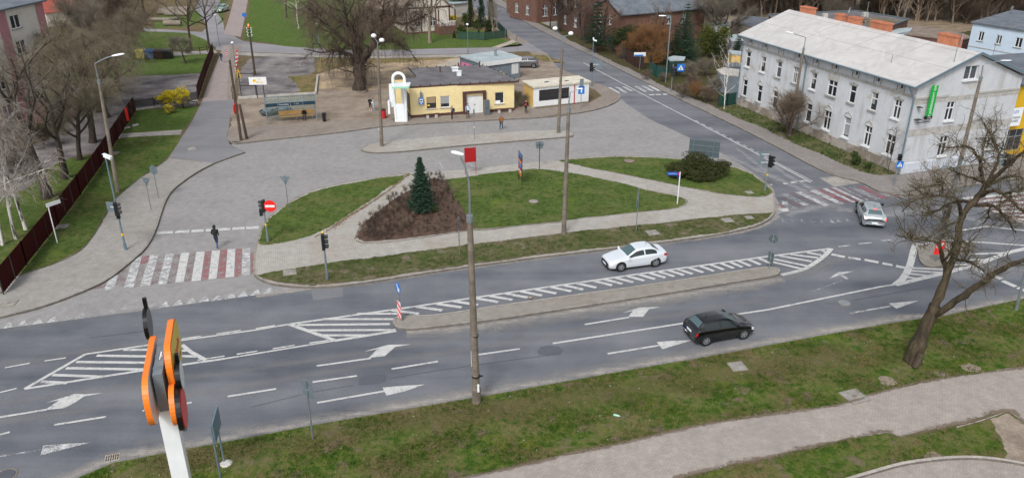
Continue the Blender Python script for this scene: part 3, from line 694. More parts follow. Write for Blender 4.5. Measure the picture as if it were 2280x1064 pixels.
quad([(1741,450),(1752,448),(1756,454),(1742,456)], 'paint_white_worn'); quad([(1741,464),(1753,463),(1757,470),(1743,472)], 'paint_white')
# crossing on the right arm
Lf = [(2140,438),(2155,447),(2173,453),(2190,458),(2202,464),(2221,473),(2247,485),(2267,494)]
for i in range(9):
    xl = 2140+i*17; yl = 440+i*7.2; yr = 427.5+i*11.2
    quad([(xl,yl),(2330,yr-4.6),(2330,yr+.6),(xl+8,yl+4.6)], 'paint_white')
    quad([(xl+7,yl+5),(2330,yr+1.4),(2330,yr+6.2),(xl+16,yl+9)], 'paint_red')
# side street lines
c1 = [(1299,140),(1355,170),(1397,192),(1440,215),(1537,265),(1608,302),(1677,338),(1721,361),(1805,406)]
line(c1, .16)
for i in range(11):
    u0 = i/11; p = (1548+u0*(1716-1548), 268+u0*(354-268)); q = (p[0]+8, p[1]+4.1); line([p,q], .12)
line([(1727,361),(1810,404)], .12)
for q in [[(1444,211),(1456,210),(1458,212),(1447,213)],[(1459,210),(1470,210),(1473,212),(1461,212)],[(1475,209),(1485,209),(1488,211),(1478,212)]]: quad(q)
for x0,y0,x1,y1 in [(1352,195,1379,208),(1369,194,1396,207),(1384,193,1409,204),(1411,192,1440,205),(1426,191,1455,204),(1441,191,1470,203)]:
    quad([(x0,y0),(x0+8,y0),(x1+3,y1-.5),(x1-6,y1)], 'paint_white' if x0 in (1352,1441) else 'paint_white_worn')
for q in [(1705,1721,412),(1742,1755,409),(1758,1776,406.5),(1779,1798,404)]:
    quad([(q[0],q[2]-1.5),(q[1]-3,q[2]-3),(q[1],q[2]+.5),(q[0]+4,q[2]+2)], 'paint_white_worn')
for x0,y0,x1,y1 in [(1190,108,1197,111),(1182,100,1187,102),(1200,112,1206,116)]: line([(x0,y0),(x1,y1)], .3, 'paint_white_worn')
# right junction
for x0,y0,x1,y1 in [(1851,566,1881,572),(1889,573,1916,577),(1925,578,1956,584),(1965,586,1987,590),(1995,592,2022,597)]: line([(x0,y0),(x1,y1)], .38, 'paint_white' if x0 != 1889 else 'paint_white_worn')
for x0,y0,x1,y1 in [(1867,549,1895,546),(1911,543,1940,540),(1961,536,1985,534)]: line([(x0,y0),(x1,y1)], .16, 'paint_white_worn')
line([(2040,540),(2033,562),(2029,580),(2022,600),(2010,620),(1993,634)], .46, smooth=3)
line([(1993,634),(2100,608),(2170,590),(2245,562),(2285,553),(2400,530)], .40)
line([(2036,560),(2046,546),(2100,534),(2196,540),(2330,550)], .22); line([(2140,513),(2196,504),(2300,515)], .22)
for a,b in [((2026,596),(2110,600)),((2022,602),(2098,607)),((2019,608),(2068,614)),((2014,616),(2045,620)),((2150,578),(2203,578)),((2150,566),(2235,563)),((2120,590),(2180,588))]: line([a,b], .24)
for x0,y0,x1,y1 in [(2168,596,2193,608),(2205,610,2230,621),(2232,625,2262,638),(2266,640,2296,652)]: line([(x0,y0),(x1,y1)], .42)
line([(1037,350),(1050,370),(1110,378)], .10, 'paint_white_worn'); line([(979,362),(986,375)], .1,'paint_white_worn'); line([(979,362),(1090,352)], .1,'paint_white_faint')
line([(838,279),(846,292)], .12); 
JT = True
film('soil_edge', pathU[1:], .6, .098, 'soil_film'); film('soil_edge', pathD[1:-1], .9, .099, 'soil_film')
film('soil_edge', [(x,y-2) for x,y in gD[13:]], .45, PZ+.02, 'soil_film'); film('soil_edge', gB[7:], .3, PZ+.02, 'soil_film'); film('soil_edge', gC[8:], .3, PZ+.02, 'soil_film')
film('soil_edge', walk_in[2:], .35, PZ+.03, 'soil_film')
film('dry_grass', [(300,1040),(600,990),(900,942),(1200,896),(1500,850),(1750,806),(1900,780)], [2.6,4.2], .078, 'dry_film')
for pts_ in ([(560,905),(695,872),(787,857)],[(865,842),(960,826),(1100,806),(1250,786)],[(200,752),(330,735)],[(1900,668),(2060,640)]): line(pts_, .035, 'joint')
# --- dust, tyre polish
film('road_dust', [(-60,1150),(165,1058),(250,1022),(375,998),(570,962),(870,908),(1052,878),(1315,831),(1540,792),(1710,761),(1985,712),(2097,697),(2400,640)], 1.5, .011, 'dust_edge')
film('road_dust', [(905,739),(1000,732),(1100,720),(1300,690),(1500,659),(1660,634),(1740,620)], 1.9, .011, 'dust_edge')
film('road_dust', [(1740,616),(1800,606),(1860,580),(1900,566)], 1.3, .011, 'dust_soft')
film('road_dust', [(1100,730),(1300,701),(1450,677),(1650,640),(1760,612),(1850,585)], 1.3, .036, 'dust_soft')
film('road_dust', [(570,660),(700,641),(800,633),(1000,602),(1200,575),(1450,545),(1600,525),(1690,506),(1735,480)], .8, .011, 'dust_edge')
film('road_dust', [(-100,755),(100,722),(300,692),(560,657)], .8, .013, 'dust_soft')
film('road_dust', [(0,810),(300,768),(600,725)], 1.2, .012, 'dust_soft')
for pts in ([(1615,345),(1690,380),(1790,425),(1880,470)],[(1750,480),(1830,460),(1900,470)]): film('road_dust', pts, 1.5, .034, 'dust_white')
film('road_dust', [(1700,350),(1760,395),(1850,440)], 1.2, .035, 'dust_white')
film('road_dust', [(1960,480),(2060,470),(2140,480),(2200,500)], 2.0, .036, 'dust_white')
film('road_dust', [(1275,290),(1300,288),(1340,285)], 1.2, .012, 'dust_white'); film('road_dust', [(1640,330),(1660,345),(1710,385)], .9, .014, 'dust_white')
for off in (0, 1):
    film('tyre_track', [(-60,905+off*40),(400,845+off*36),(900,770+off*30),(1300,706+off*28),(1700,640+off*26)], .9, .013, 'dust_soft')
film('tyre_track', [(1290,125),(1400,175),(1550,250),(1700,330)], .7, .014, 'dust_soft'); film('tyre_track', [(1180,75),(1300,135),(1420,205)], .9, .015, 'dust_soft')
film('tyre_track', [(300,985),(700,925),(1100,855),(1600,768)], .8, .012, 'dust_soft')
for k,mb in MK.items(): tag(mb.build('road_marking' if k != 'joint' else 'sealed_joint', k if k != 'joint' else 'asphalt_dark_patch'), kind='structure')
# manholes and drains
def manhole(x, y, r, z, label, mat='roof_brown', square=False, rz=0, lid=False):
    c = G(x, y, z); t = thing('manhole_cover', label, 'manhole cover', (c.x, c.y, z), rz, 'manhole covers')
    a = MB(); b = MB()
    if square:
        a.box(-r, r, -r, r, -.05, .015); a.build('slab', 'slab_grey', t); b.box(-r-.04, r+.04, -r-.04, r+.04, -.06, .006); b.build('rim', 'concrete', t)
        if lid: b = MB(); b.lathe([(0,.024),(r*.26,.024),(r*.28,.016)], 12); b.build('lid', 'roof_brown', t)
    else: a.lathe([(r*.86,.012),(r,.012),(r,-.05)], 20); a.build('ring', 'concrete', t); b.lathe([(0,.022),(r*.84,.022),(r*.86,.0)], 20); b.build('lid', mat, t)
manhole(1880,674,.42,.016,'round grey manhole lid in the asphalt lane right of the black hatchback', 'silver_mid')
manhole(1401,358,.5,PZ+.1,'raised round manhole on the right grass patch near the evergreen shrub', 'roof_brown')
manhole(1188,448,.42,PZ+.07,'pale round cover in the middle of the central lawn', 'slab_grey')
manhole(1642,815,.42,.09,'square concrete slab cover in the near verge below the black car', square=True, rz=R(10))
manhole(1903,882,.55,.07,'square framed cover with rusty lid beside the near footpath', square=True, rz=R(20), lid=True)
manhole(1453,518,.45,PZ+.02,'pale square slab in the grass strip beside the triangular sign post', square=True, rz=R(15))
manhole(645,606,.42,PZ+.02,'grey square slab in the grass strip tip by the left crossing', square=True, rz=R(15))
manhole(138,504,.42,PZ+.02,'grey square slab on the lawn between fence and street name post', square=True, rz=R(20))
manhole(254,341,.42,PZ+.02,'grey slab in the lawn at the foot of the white camera mast', square=True, rz=R(0))
manhole(20,675,.42,PZ+.02,'framed square cover in the pavement at the left edge by the fence end', square=True, rz=R(10), lid=True)
manhole(1620,490,.4,PZ+.02,'pinkish slab in the grass strip nearest the junction', square=True, rz=R(10))
manhole(1668,484,.3,PZ+.02,'small slab near the right tip of the grass strip', square=True, rz=R(10))
manhole(1668,428,.3,PZ+.02,'small white slab at the tip of the right lawn', square=True, rz=R(10))
manhole(12,1058,.5,.016,'round manhole cover at the bottom left corner of the road', 'asphalt_dark_patch')
t = thing('drain_grate', 'black barred rainwater grate at the verge edge in the lower left', 'drain', G(250,1018,.016), R(19)); g = MB()
g.box(-.32,.32,-.27,.27,-.02,.004); g.build('frame', 'sand', t); g = MB()
for i in range(6):
    for j in range(2): g.box(-.28+i*.1,-.23+i*.1,-.22+j*.23,-.02+j*.23,.0,.010)
g.build('bars', 'black_plastic', t)
# ================================================================ STREET FURNITURE
def root_at(name, label, cat, x, y, z=PZ, rz=0, group=None): return thing(name, label, cat, G(x, y, z), rz, group)
def loc_of(t, p):
    """world point -> local of thing t"""
    rz = t.rotation_euler.z; d = Vector(p)-Vector(t.location); c, s = math.cos(-rz), math.sin(-rz)
    return Vector((d.x*c-d.y*s, d.x*s+d.y*c, d.z))
def disc_plate(mb, c, r, az, th=.012, n=24, mats=(0,1), pts=None):
    """plate facing azimuth az (direction of its normal, radians, 0 = +X), front mat first"""
    ux = Vector((-math.sin(az), math.cos(az), 0)); uy = Vector((0,0,1))
    mb.plate(pts or circ(r, n), c, ux, uy, th, mats[0], mats[1])
def signal(t, z, az, n=3, lit=None, off=.28, name='signal_head', s=1.0):
    """traffic signal head facing az, hung on its pole"""
    ax = Vector((math.cos(az), math.sin(az), 0)); sd = Vector((-ax.y, ax.x, 0)); c = sd*off + Vector((0,0,z)); h = .30*n*s
    a = MB(); a.obox(c, .20, .34*s, h+.06, az)
    a.obox(Vector((0,0,z))+sd*off*.5, .05, off, .05, az); 
    for k in range(n):
        q = c + Vector((0,0,h/2-.15*s-k*.30*s)) + ax*.10
        # visor: half tunnel
        prof = [R(x) for x in range(-30, 211, 30)]; r = .13*s; vs = []; fs = []
        for i,p in enumerate(prof):
            d = sd*math.cos(p)*r + Vector((0,0,1))*math.sin(p)*r; vs += [q+d, q+d+ax*.24]
        for i in range(len(prof)-1): fs.append((2*i, 2*i+2, 2*i+3, 2*i+1))
        vs2 = [v+(v-q).normalized()*0.0 for v in vs]; a.add(vs, fs)
    o = a.build(name, 'black_plastic', t)
    for k in range(n):
        q = c + Vector((0,0,h/2-.15*s-k*.30*s)) + ax*.103; b = MB(); disc_plate(b, q, .105*s, az, .01, 14, (0,0))
        l = b.build('lens', 'signal_red' if lit == k else 'black_gloss', o); 
    return o
def pole_part(t, h, r0=.06, r1=None, mat='galvanised', base=True, lean=(0,0), name='pole', z0=0):
    m = MB(); m.tube([(0,0,z0),(lean[0]*.5,lean[1]*.5,(h+z0)/2),(lean[0],lean[1],h)], [r0,((r1 or r0)+r0)/2,r1 or r0], 10)
    if base: m.tube([(0,0,0),(0,0,.5)], r0*1.45, 10)
    return m.build(name, mat, t, smooth=False)
TRI_DN = [(0,-.52),(.45,.26),(-.45,.26)]; TRI_UP = [(0,.52),(-.45,-.26),(.45,-.26)]
def rt(pts, r=.06):
    out = []; n = len(pts)
    for i in range(n):
        p, a, b = Vector(pts[i]), Vector(pts[i-1]), Vector(pts[(i+1)%n]); u = (a-p).normalized(); v = (b-p).normalized()
        out += [tuple(p+u*r), tuple(p+(u+v)*r*.35), tuple(p+v*r)]
    return out
def sign(t, z, az, shape, front, back='sign_back', off=.05, name='sign_plate', lx=0):
    ax = Vector((math.cos(az), math.sin(az), 0)); sd = Vector((-ax.y, ax.x, 0)); m = MB()
    disc_plate(m, Vector((0,0,z))+ax*off+sd*lx, 0, az, .014, pts=shape); m.obox(Vector((lx*sd.x*.5,lx*sd.y*.5,z))+ax*(off*.4), off*.7, .12+abs(lx), .04, az)
    return m.build(name, [front, back], t)
def rect(w, h): return rrect(w, h, min(w,h)*.08, 2)
def sign_post(name, label, x, y, ty, plates, az=0, r=.035, mat='galvanised', z=PZ, cat='road sign', group=None):
    t = root_at(name, label, cat, x, y, z, 0, group); h = HZ(x, y, ty, z)-z; pole_part(t, h-.02, r, mat=mat, base=False)
    for (py, shape, front, back, a) in plates: 
        zc = HZ(x, y, py, z)-z; sign(t, zc, a, shape, front, back)
    return t
AWAY = R(90); CAM = R(-90)
# --- traffic lights
t = root_at('traffic_light', 'tall mast with white surveillance camera on top and black signals, left of the left crossing', 'traffic light', 280, 556)
H1 = HZ(280,556,352,PZ)-PZ; pole_part(t, H1, .075, .05, 'galvanised_blue'); signal(t, 3.35, R(15), 3, off=-.25); signal(t, 2.75, R(-75), 2, name='pedestrian_signal', off=.0, s=.7)
sign(t, 3.35, R(75), rect(.8,.75), 'white_paint', lx=.48)
c = MB(); c.obox((.22,-.1,H1+.12), .62, .2, .2, R(-20), 0, R(14)); c.tube([(0,0,H1-.05),(0,0,H1+.1)], .05, 8); c.obox((.2,-.1,H1+.235), .7, .24, .02, R(-20), 0, R(14)); c.build('surveillance_camera', 'white_plastic', t)
s_ = MB(); s_.lathe([(.082,1.15),(.082,1.35)], 10); s_.build('sticker', 'yellow_sticker', t)
t = root_at('traffic_light', 'short signal post beside the round red no entry sign, left tip of the traffic island', 'traffic light', 597, 538)
h = HZ(597,538,452,PZ)-PZ; pole_part(t, h, .07, .06); signal(t, h-.25, R(175), 3, off=-.05, s=.95); signal(t, h-.75, R(105), 2, off=.22, s=.7, name='pedestrian_signal')
s_ = MB(); s_.lathe([(.08,1.35),(.08,1.5)], 10); s_.build('sticker', 'yellow_sticker', t)
b = MB(); b.tube([(0,0,h-.75),(.45,.02,h-.45),(.75,.02,h-.45)], .03, 6); b.build('bracket', 'galvanised', t)
NE = sign(t, HZ(597,538,458,PZ)-PZ, CAM, circ(.46, 28), 'red_sign', lx=.52, off=.08, name='no_entry_sign')
b = MB(); b.obox((.52,-.10,HZ(597,538,458,PZ)-PZ), .70, .012, .18); b.build('white_bar', 'white_paint', NE)
t = root_at('traffic_light', 'signal post with side-on black head and pale backing board in the grass strip', 'traffic light', 729, 621)
h = HZ(729,621,520,PZ)-PZ; pole_part(t, h, .075, .065); signal(t, h-.48, R(10), 3, off=-.30, s=1.15)
b = MB(); b.obox((.12,.26,h-.5), .02, .45, 1.1, R(10)); b.build('backing_board', 'white_plastic', t); b = MB(); b.tube([(0,0,h),(0,0,h+.12)], .09, 10); b.build('cap', 'yellow_sticker', t)
t = root_at('traffic_light', 'signal post with black head and two sign backs at the right tip of the island', 'traffic light', 1703, 424)
h = HZ(1703,424,338,PZ)-PZ; pole_part(t, h, .07, .06); signal(t, HZ(1703,424,358,PZ)-PZ, R(20), 3, off=-.25, s=1.05)
sign(t, HZ(1703,424,350,PZ)-PZ+.25, AWAY, rt(TRI_DN), 'white_paint', lx=.62); sign(t, HZ(1703,424,362,PZ)-PZ, AWAY, rect(.62,.55), 'white_paint', lx=.6)
s_ = MB(); s_.lathe([(.08,1.4),(.08,1.55)], 10); s_.build('sticker', 'yellow_sticker', t)
t = root_at('traffic_light', 'mast with small camera, dark signal facing the side street behind the white booth', 'traffic light', 1317, 192)
h = HZ(1317,192,86,PZ)-PZ; pole_part(t, h, .07, .04, 'galvanised_blue'); signal(t, HZ(1317,192,150,PZ)-PZ, R(70), 3, off=.12, s=1.2); signal(t, HZ(1317,192,153,PZ)-PZ, R(0), 2, off=-.2, s=.8)
sign(t, HZ(1317,192,144,PZ)-PZ, AWAY, rect(.8,1.1), 'white_paint', lx=-.85); b = MB(); b.obox((.2,0,h-.25), .5, .16, .16, 0, 0, R(20)); b.obox((0,0,h), .16, .16, .2); b.build('surveillance_camera', 'white_plastic', t)
t = root_at('traffic_light', 'signal post with blue pedestrian crossing sign beside the hedge of the side street', 'traffic light', 1494, 205)
h = HZ(1494,205,144,PZ)-PZ; pole_part(t, h, .06); signal(t, HZ(1494,205,160,PZ)-PZ, R(-20), 3, off=-.05, s=1.2)
def crossing_sign(t, z, lx, s=.75):
    o = sign(t, z, CAM, rect(s,s), 'blue_sign', lx=lx, off=.10, name='crossing_sign'); m = MB(); y = -.11
    m.plate([(0,.36*s),(-.38*s,-.30*s),(.38*s,-.30*s)], (lx,y,z), (1,0,0), (0,0,1), .006); m.build('white_triangle', 'white_paint', o)
    m = MB(); q = lambda a: [(x*s,y_*s) for x,y_ in a]
    m.plate(q([(-.03,.04),(.06,.02),(.05,-.10),(.12,-.26),(.06,-.26),(0,-.13),(-.08,-.26),(-.14,-.24),(-.05,-.08)]), (lx,y-.008,z), (1,0,0), (0,0,1), .004)
    m.plate(circ(.045*s, 8, .02*s, .09*s), (lx,y-.008,z), (1,0,0), (0,0,1), .004); m.build('walking_figure', 'black_plastic', o)
    return o
crossing_sign(t, HZ(1494,205,151,PZ)-PZ, .98, .95)
t = root_at('traffic_light', 'post with blue pedestrian crossing sign and small signal at the corner of the white tenement', 'traffic light', 1990, 413)
h = HZ(1990,413,342,PZ)-PZ; pole_part(t, h, .06); signal(t, h-.35, R(-100), 2, off=.02, s=.85); crossing_sign(t, HZ(1990,413,366,PZ)-PZ, .12, .62)
t = root_at('traffic_light', 'blue-grey camera mast with cluster of black signals behind the crooked bare tree', 'traffic light', 2098, 528, .0)
h = HZ(2098,528,352); pole_part(t, h, .085, .06, 'galvanised_blue'); signal(t, HZ(2098,528,468), R(160), 3, off=.22, s=1.1); signal(t, HZ(2098,528,485), R(215), 3, off=-.1, s=1.0)
t = root_at('traffic_light', 'signal post with double black heads in front of the yellow building', 'traffic light', 2227, 420)
h = HZ(2227,420,345,PZ)-PZ; pole_part(t, h, .07, .06); signal(t, h-.5, R(-10), 3, off=-.25, s=1.2); signal(t, h-.5, R(200), 3, off=-.25, s=1.2)
sign(t, h-.4, AWAY, rect(.6,1.0), 'white_paint', lx=.55)
# --- lamps
def arm_lamp(label, x, y, y_conc, pole_mat, r0, r1, path, head, hsz=(.75,.3,.16), z=PZ, metal='galvanised', collars=True, name='street_lamp'):
    """path: pixels of the metal part at the lamp's own distance; head: (px,py, yaw, pitch)"""
    t = root_at(name, label, 'street lamp', x, y, z); o = Vector(t.location)
    zc = HZ(x, y, y_conc, z)-z if y_conc else .3; Y = o.y
    if y_conc:
        q = AtY(path[0][0], y_conc, Y)-o; ln = (q.x, 0); m = MB(); zs = np.linspace(0, zc, 9)
        m.tube([(ln[0]*k/zc, 0, k) for k in zs], [r0+(r1-r0)*k/zc for k in zs], 12)
        m.build('pole', pole_mat, t)
    P = [AtY(a, b, Y)-o for a,b in path]; 
    if not y_conc: P = [Vector((0,0,0)), Vector((0,0,zc))]+P
    m = MB(); m.tube([tuple(p) for p in P], [(.055 if y_conc else r0)*(1-.35*i/max(1,len(P)-1)) for i in range(len(P))], 8)
    if collars and y_conc: m.tube([P[0]+Vector((0,0,-.1)), P[0]+Vector((0,0,.25))], r1*1.15, 10)
    m.build('arm', metal, t)
    hx = AtY(head[0], head[1], Y)-o; m = MB(); L, W, Hh = hsz
    # tapered lantern body: lofted rounded hull
    yaw, pit = head[2], head[3]; mt = Matrix.Rotation(yaw,3,'Z') @ Matrix.Rotation(pit,3,'Y'); rings = []
    for u,wf,hf in ((-.5,.35,.4),(-.42,.7,.75),(-.1,1,1),(.25,1,.95),(.45,.75,.7),(.5,.4,.4)):
        rings.append([hx+mt@Vector((u*L, math.cos(a)*W/2*wf, math.sin(a)*Hh/2*hf*(1 if math.sin(a)>0 else .7))) for a in [2*math.pi*j/10 for j in range(10)]])
    vs = [p for r in rings for p in r]; fs = [(i*10+j, i*10+(j+1)%10, (i+1)*10+(j+1)%10, (i+1)*10+j) for i in range(5) for j in range(10)]+[tuple(range(10))[::-1], tuple(range(50,60))]
    m.add(vs, fs); m.build('lamp_head', 'lamp_white', t, smooth=True)
    return t
arm_lamp('tall concrete lamp post with curved steel arm standing at the near road edge', 1061, 896, 490, 'pole_concrete', .21, .14, [(1046,490),(1046,440),(1044,405),(1036,372),(1026,350)], (1019,341,R(160),R(-8)), (.62,.34,.12), .06)
t = bpy.data.objects[-1].parent
LPn = [o for o in bpy.data.objects if o.name.startswith('street_lamp')][-1]
m = MB(); m.lathe([(.235,0),(.235,.9),(.19,1.0)], 12); m.build('lower_sleeve', 'pole_concrete', LPn)
m = MB(); m.lathe([(.212,1.62),(.225,1.62),(.225,1.72),(.212,1.72)], 12); m.obox((.26,-.02,1.68), .18, .1, .05); m.lathe([(.19,4.05),(.2,4.05),(.2,4.1),(.19,4.1)],12); m.build('clamp', 'dark_metal', LPn)
m = MB(); m.obox((.12,-.205,1.05), .10, .02, .48); m.obox((-.215,0,2.75), .02, .12, .95, 0); m.build('notice', 'white_plastic', LPn)
arm_lamp('mossy concrete lamp post with long arm and white head beside the brown fence', 262, 427, 185, 'concrete', .17, .12, [(221,185),(216,165),(211,142),(235,130),(254,124)], (263,123,R(15),R(-8)), (1.0,.42,.2))
arm_lamp('grey steel lamp post with cranked arm beside the brick house garden', 1482, 184, None, 'galvanised', .09, .06, [(1494,40),(1492,37),(1484,37)], (1475,36,R(180),R(0)), (1.0,.4,.2), collars=False)
arm_lamp('leaning concrete lamp post with thin arm in front of the white tenement facade', 1757, 303, 112, 'pole_concrete', .17, .11, [(1789,112),(1794,84),(1768,76)], (1758,73,R(170),R(-12)), (.8,.3,.14))
arm_lamp('tall concrete lamp post at the gable corner of the white tenement', 2118, 442, 177, 'pole_concrete', .18, .12, [(2183,177),(2189,146),(2196,142),(2228,136)], (2240,135,R(5),R(0)), (.9,.3,.08))
arm_lamp('bare concrete pole with thin hooked steel arm standing on the central path', 1255, 520, 247, 'pole_concrete', .19, .12, [(1266,247),(1267,225),(1270,206),(1286,199)], (1291,198,R(0),R(0)), (.45,.14,.1))
arm_lamp('slim grey mast with white head at the right edge before the yellow building', 2262, 690, None, 'galvanised', .10, .07, [(2284,600),(2310,480)], (2312,470,0,0), (.6,.3,.15), .06, collars=False)
arm_lamp('slim violet-grey lamp mast in front of the yellow building', 2250, 300, None, 'galvanised', .06, .05, [(2272,222),(2275,216)], (2279,217,R(0),0), (.7,.3,.15), collars=False)
def globe_lamp(label, x, y, yc, fork, globes, group):
    t = root_at('street_lamp', label, 'street lamp', x, y, PZ, 0, group); o = Vector(t.location); Y = o.y
    q = AtY(fork[0], yc, Y)-o; m = MB(); m.tube([(0,0,0),(q.x*.5,0,q.z*.5),(q.x,0,q.z)], [.19,.15,.12], 12); m.build('pole', 'pole_concrete', t)
    F = AtY(*fork, Y)-o; m = MB(); m.tube([q,F], .05, 8)
    for g in globes: m.tube([F, AtY(*g, Y)-o+Vector((0,0,-.15))], .035, 6)
    m.build('fork', 'galvanised', t)
    for g in globes:
        c = AtY(*g, Y)-o; m = MB(); m.lathe([(.0,.19),(.12,.18),(.23,.10),(.27,-.02),(.24,-.10),(.15,-.17),(0,-.20)], 14, c); m.build('globe', 'lamp_white', t, smooth=True)
globe_lamp('concrete post with two white globes on the bus platform left end', 850, 326, 110, (841,95), [(832,80),(850,90)], 'twin globe lamps on the bus platform')
globe_lamp('concrete post with two white globes on the bus platform right end', 1243, 296, 106, (1252,82), [(1236,64),(1271,75)], 'twin globe lamps on the bus platform')
def park_lamp(label, x, y, ty):
    t = root_at('park_lamp', label, 'street lamp', x, y, PZ, 0, 'low park lamps along the lane'); h = HZ(x,y,ty,PZ)-PZ; pole_part(t, h, .055, .04, 'galvanised_blue')
    m = MB(); m.lathe([(.06,-.1),(.2,0),(.22,.12),(.12,.22),(0,.24)], 10, (0,0,h)); m.build('lamp_head', 'lamp_white', t, smooth=True)
park_lamp('low park lamp left of the spreading bare tree', 711, 108, 54)
park_lamp('low park lamp in front of the timbered house garden', 1042, 119, 56)
park_lamp('low park lamp beside the lane left of the pink path', 489, 104, 35)
park_lamp('low park lamp on the pink path beside the barrier posts', 526, 158, 97)
# wooden poles
def wood_pole(label, x, y, ty, r=.16, tw=None, ins=True, lean=0):
    t = root_at('utility_pole', label, 'utility pole', x, y, PZ, 0, 'wooden utility poles'); h = HZ(x,y,ty,PZ)-PZ
    m = MB(); m.tube([(0,0,0),(lean*.5,0,h*.5),(lean,0,h)], [r,r*.85,r*.7], 10)
    m.build('pole', 'pole_wood', t)
    if tw: m = MB(); m.tube([(.45,.5,0),(lean*.5+.3,.2,h*.45)], [r,r*.8], 10); m.build('prop', 'pole_wood', t)
    if ins:
        m = MB()
        for k in range(3):
            for sx in (-1,1): m.tube([(lean,0,h-.3-k*.45),(lean+sx*.3,0,h-.25-k*.45),(lean+sx*.3,0,h-.1-k*.45)], .03, 6); m.lathe([(0,.14),(.06,.1),(.07,0),(.03,-.02)], 8, (lean+sx*.3,0,h-.1-k*.45))
        m.build('insulators', 'white_plastic', t)
    return t
wood_pole('dark wooden pole with prop at the mouth of the grey path', 537, 313, 134, .16, True, False)
t = wood_pole('dark wooden pole with white insulators and an orange cap beside the car park', 568, 168, 62, .17)
m = MB(); m.lathe([(.14,0),(.2,.25),(0,.6)], 6, (0,0,HZ(568,168,62,PZ)-PZ)); m.build('cap', 'orange_rim', t)
wood_pole('thin wooden pole standing by the wire frames on the car park edge', 519, 222, 192, .06, False, False)
# --- signs
DG = 'sign_back'
sign_post('road_sign', 'back of an inverted triangular sign on the pavement, left of the bus loop entrance', 337, 468, 395, [(403, rt(TRI_DN), 'white_paint', DG, R(70))])
sign_post('road_sign', 'back of a round sign on the left pavement, taller of the pair by the kerb', 353, 441, 368, [(379, circ(.42,24), 'white_paint', DG, R(70))])
sign_post('road_sign', 'back of an inverted triangular sign standing on the left lens-shaped lawn', 642, 461, 390, [(400, rt(TRI_DN), 'white_paint', 'sign_back', R(85))])
t = sign_post('road_sign', 'blue keep-right disc above a red and white chevron board on the median tip', 892, 712, 628, [(640, circ(.36,24), 'blue_sign', DG, R(-146))])
h = HZ(892,712,640,PZ)-PZ; o = [c for c in t.children if c.name.startswith('sign_plate')][0]
def on_plate(t, z, az, pts_list, mat, off=.062, name='emblem', parent=None):
    ax = Vector((math.cos(az), math.sin(az), 0)); m = MB()
    for p in pts_list: disc_plate(m, Vector((0,0,z))+ax*off, 0, az, .006, pts=p, mats=(0,0))
    return m.build(name, mat, parent or t)
on_plate(t, h, R(-146), [[(-.18,.20),(-.10,.27),(.10,-.02),(.20,.06),(.22,-.26),(-.10,-.20),(.0,-.12)]], 'white_paint', parent=o)
zc = HZ(892,712,689,PZ)-PZ; b = sign(t, zc, R(-146), rect(.5,1.2), 'white_paint', name='chevron_board', off=.06)
on_plate(t, zc, R(-146), [[(-.24,.58-k*.42),(-.24,.38-k*.42),(.24,.10-k*.42),(.24,.30-k*.42)] for k in range(2)]+[[(-.24,-.26),(-.24,-.46),(0,-.58),(.24,-.58),(.24,-.54)]], 'red_sign', .068, 'red_stripes', b)
sign_post('road_sign', 'narrow sign seen edge on beside the tip of the planting bed', 1023, 563, 482, [(496, rect(.6,.75), 'white_paint', 'sign_back_dark', R(178))])
sign_post('road_sign', 'triangular sign above a round one seen obliquely in the grass strip', 1416, 517, 420, [(442, rt([(x*.95,y*.95) for x,y in TRI_UP]), 'white_paint', 'galvanised_blue', R(160)), (454, circ(.38,24), 'blue_sign', 'galvanised_blue', R(160))])
t = root_at('street_name_sign', 'white post with blue street name board pointing left on the lawn tip', 'street sign', 1508, 454); h = HZ(1508,454,383,PZ)-PZ
pole_part(t, h, .05, mat='white_paint', base=False); m = MB(); m.box(-1.08,-.03,-.02,.02,h-.28,h-.02); o = m.build('name_board', 'blue_street', t)
m = MB(); m.box(-.16,-.06,-.026,-.021,h-.25,h-.05); m.build('crest', 'red_sign', o); m = MB(); m.tube([(-.35,0,h-.26),(0,0,h-.6)], .02, 6); m.build('bracket', 'blue_street', t)
text_mesh('street_name', 'Poznańska', .15, 'white_paint', o, (-.62,-.024,h-.15), (R(90),0,0), .002)
# big board seen from behind
p0, p1 = G(1540,371,PZ), G(1584,376,PZ); d = (p1-p0); az = math.atan2(d.y, d.x); L = d.length
t = thing('direction_board', 'large grey back of a direction board behind the evergreen shrub', 'road sign', p0, az); zt = HZ(1540,371,310,PZ)-PZ; zb = HZ(1540,371,347,PZ)-PZ
b = MB(); b.box(-.42, L+.55, .06, .09, zb, zt); pn = b.build('panel', ['sign_back_dark'], t)
b = MB()
for k in range(4): b.box(-.36, L+.5, .02, .055, zb+.06+k*(zt-zb-.12)/3-.025, zb+.06+k*(zt-zb-.12)/3+.025)
b.build('rails', 'sign_back', pn)
for k in (0, L): b = MB(); b.tube([(k,0,0),(k,0,zt-.05)], .05, 8); b.build('post', 'galvanised_blue', t)
# red board
p0, p1 = G(1036,389,PZ), G(1060,387,PZ); d = (p1-p0); az = math.atan2(d.y, d.x); L = d.length
t = thing('notice_board', 'plain red metal board on two thin red legs behind the lawn', 'board', p0, az); zt = HZ(1036,389,330,PZ)-PZ; zb = HZ(1036,389,362,PZ)-PZ
b = MB(); b.box(-.03,L+.03,-.03,.01,zb,zt); b.build('panel', 'red_board', t)
for k in (0,L): b = MB(); b.tube([(k,0,0),(k,0,zt)], .025, 6); b.build('leg', 'red_board', t)
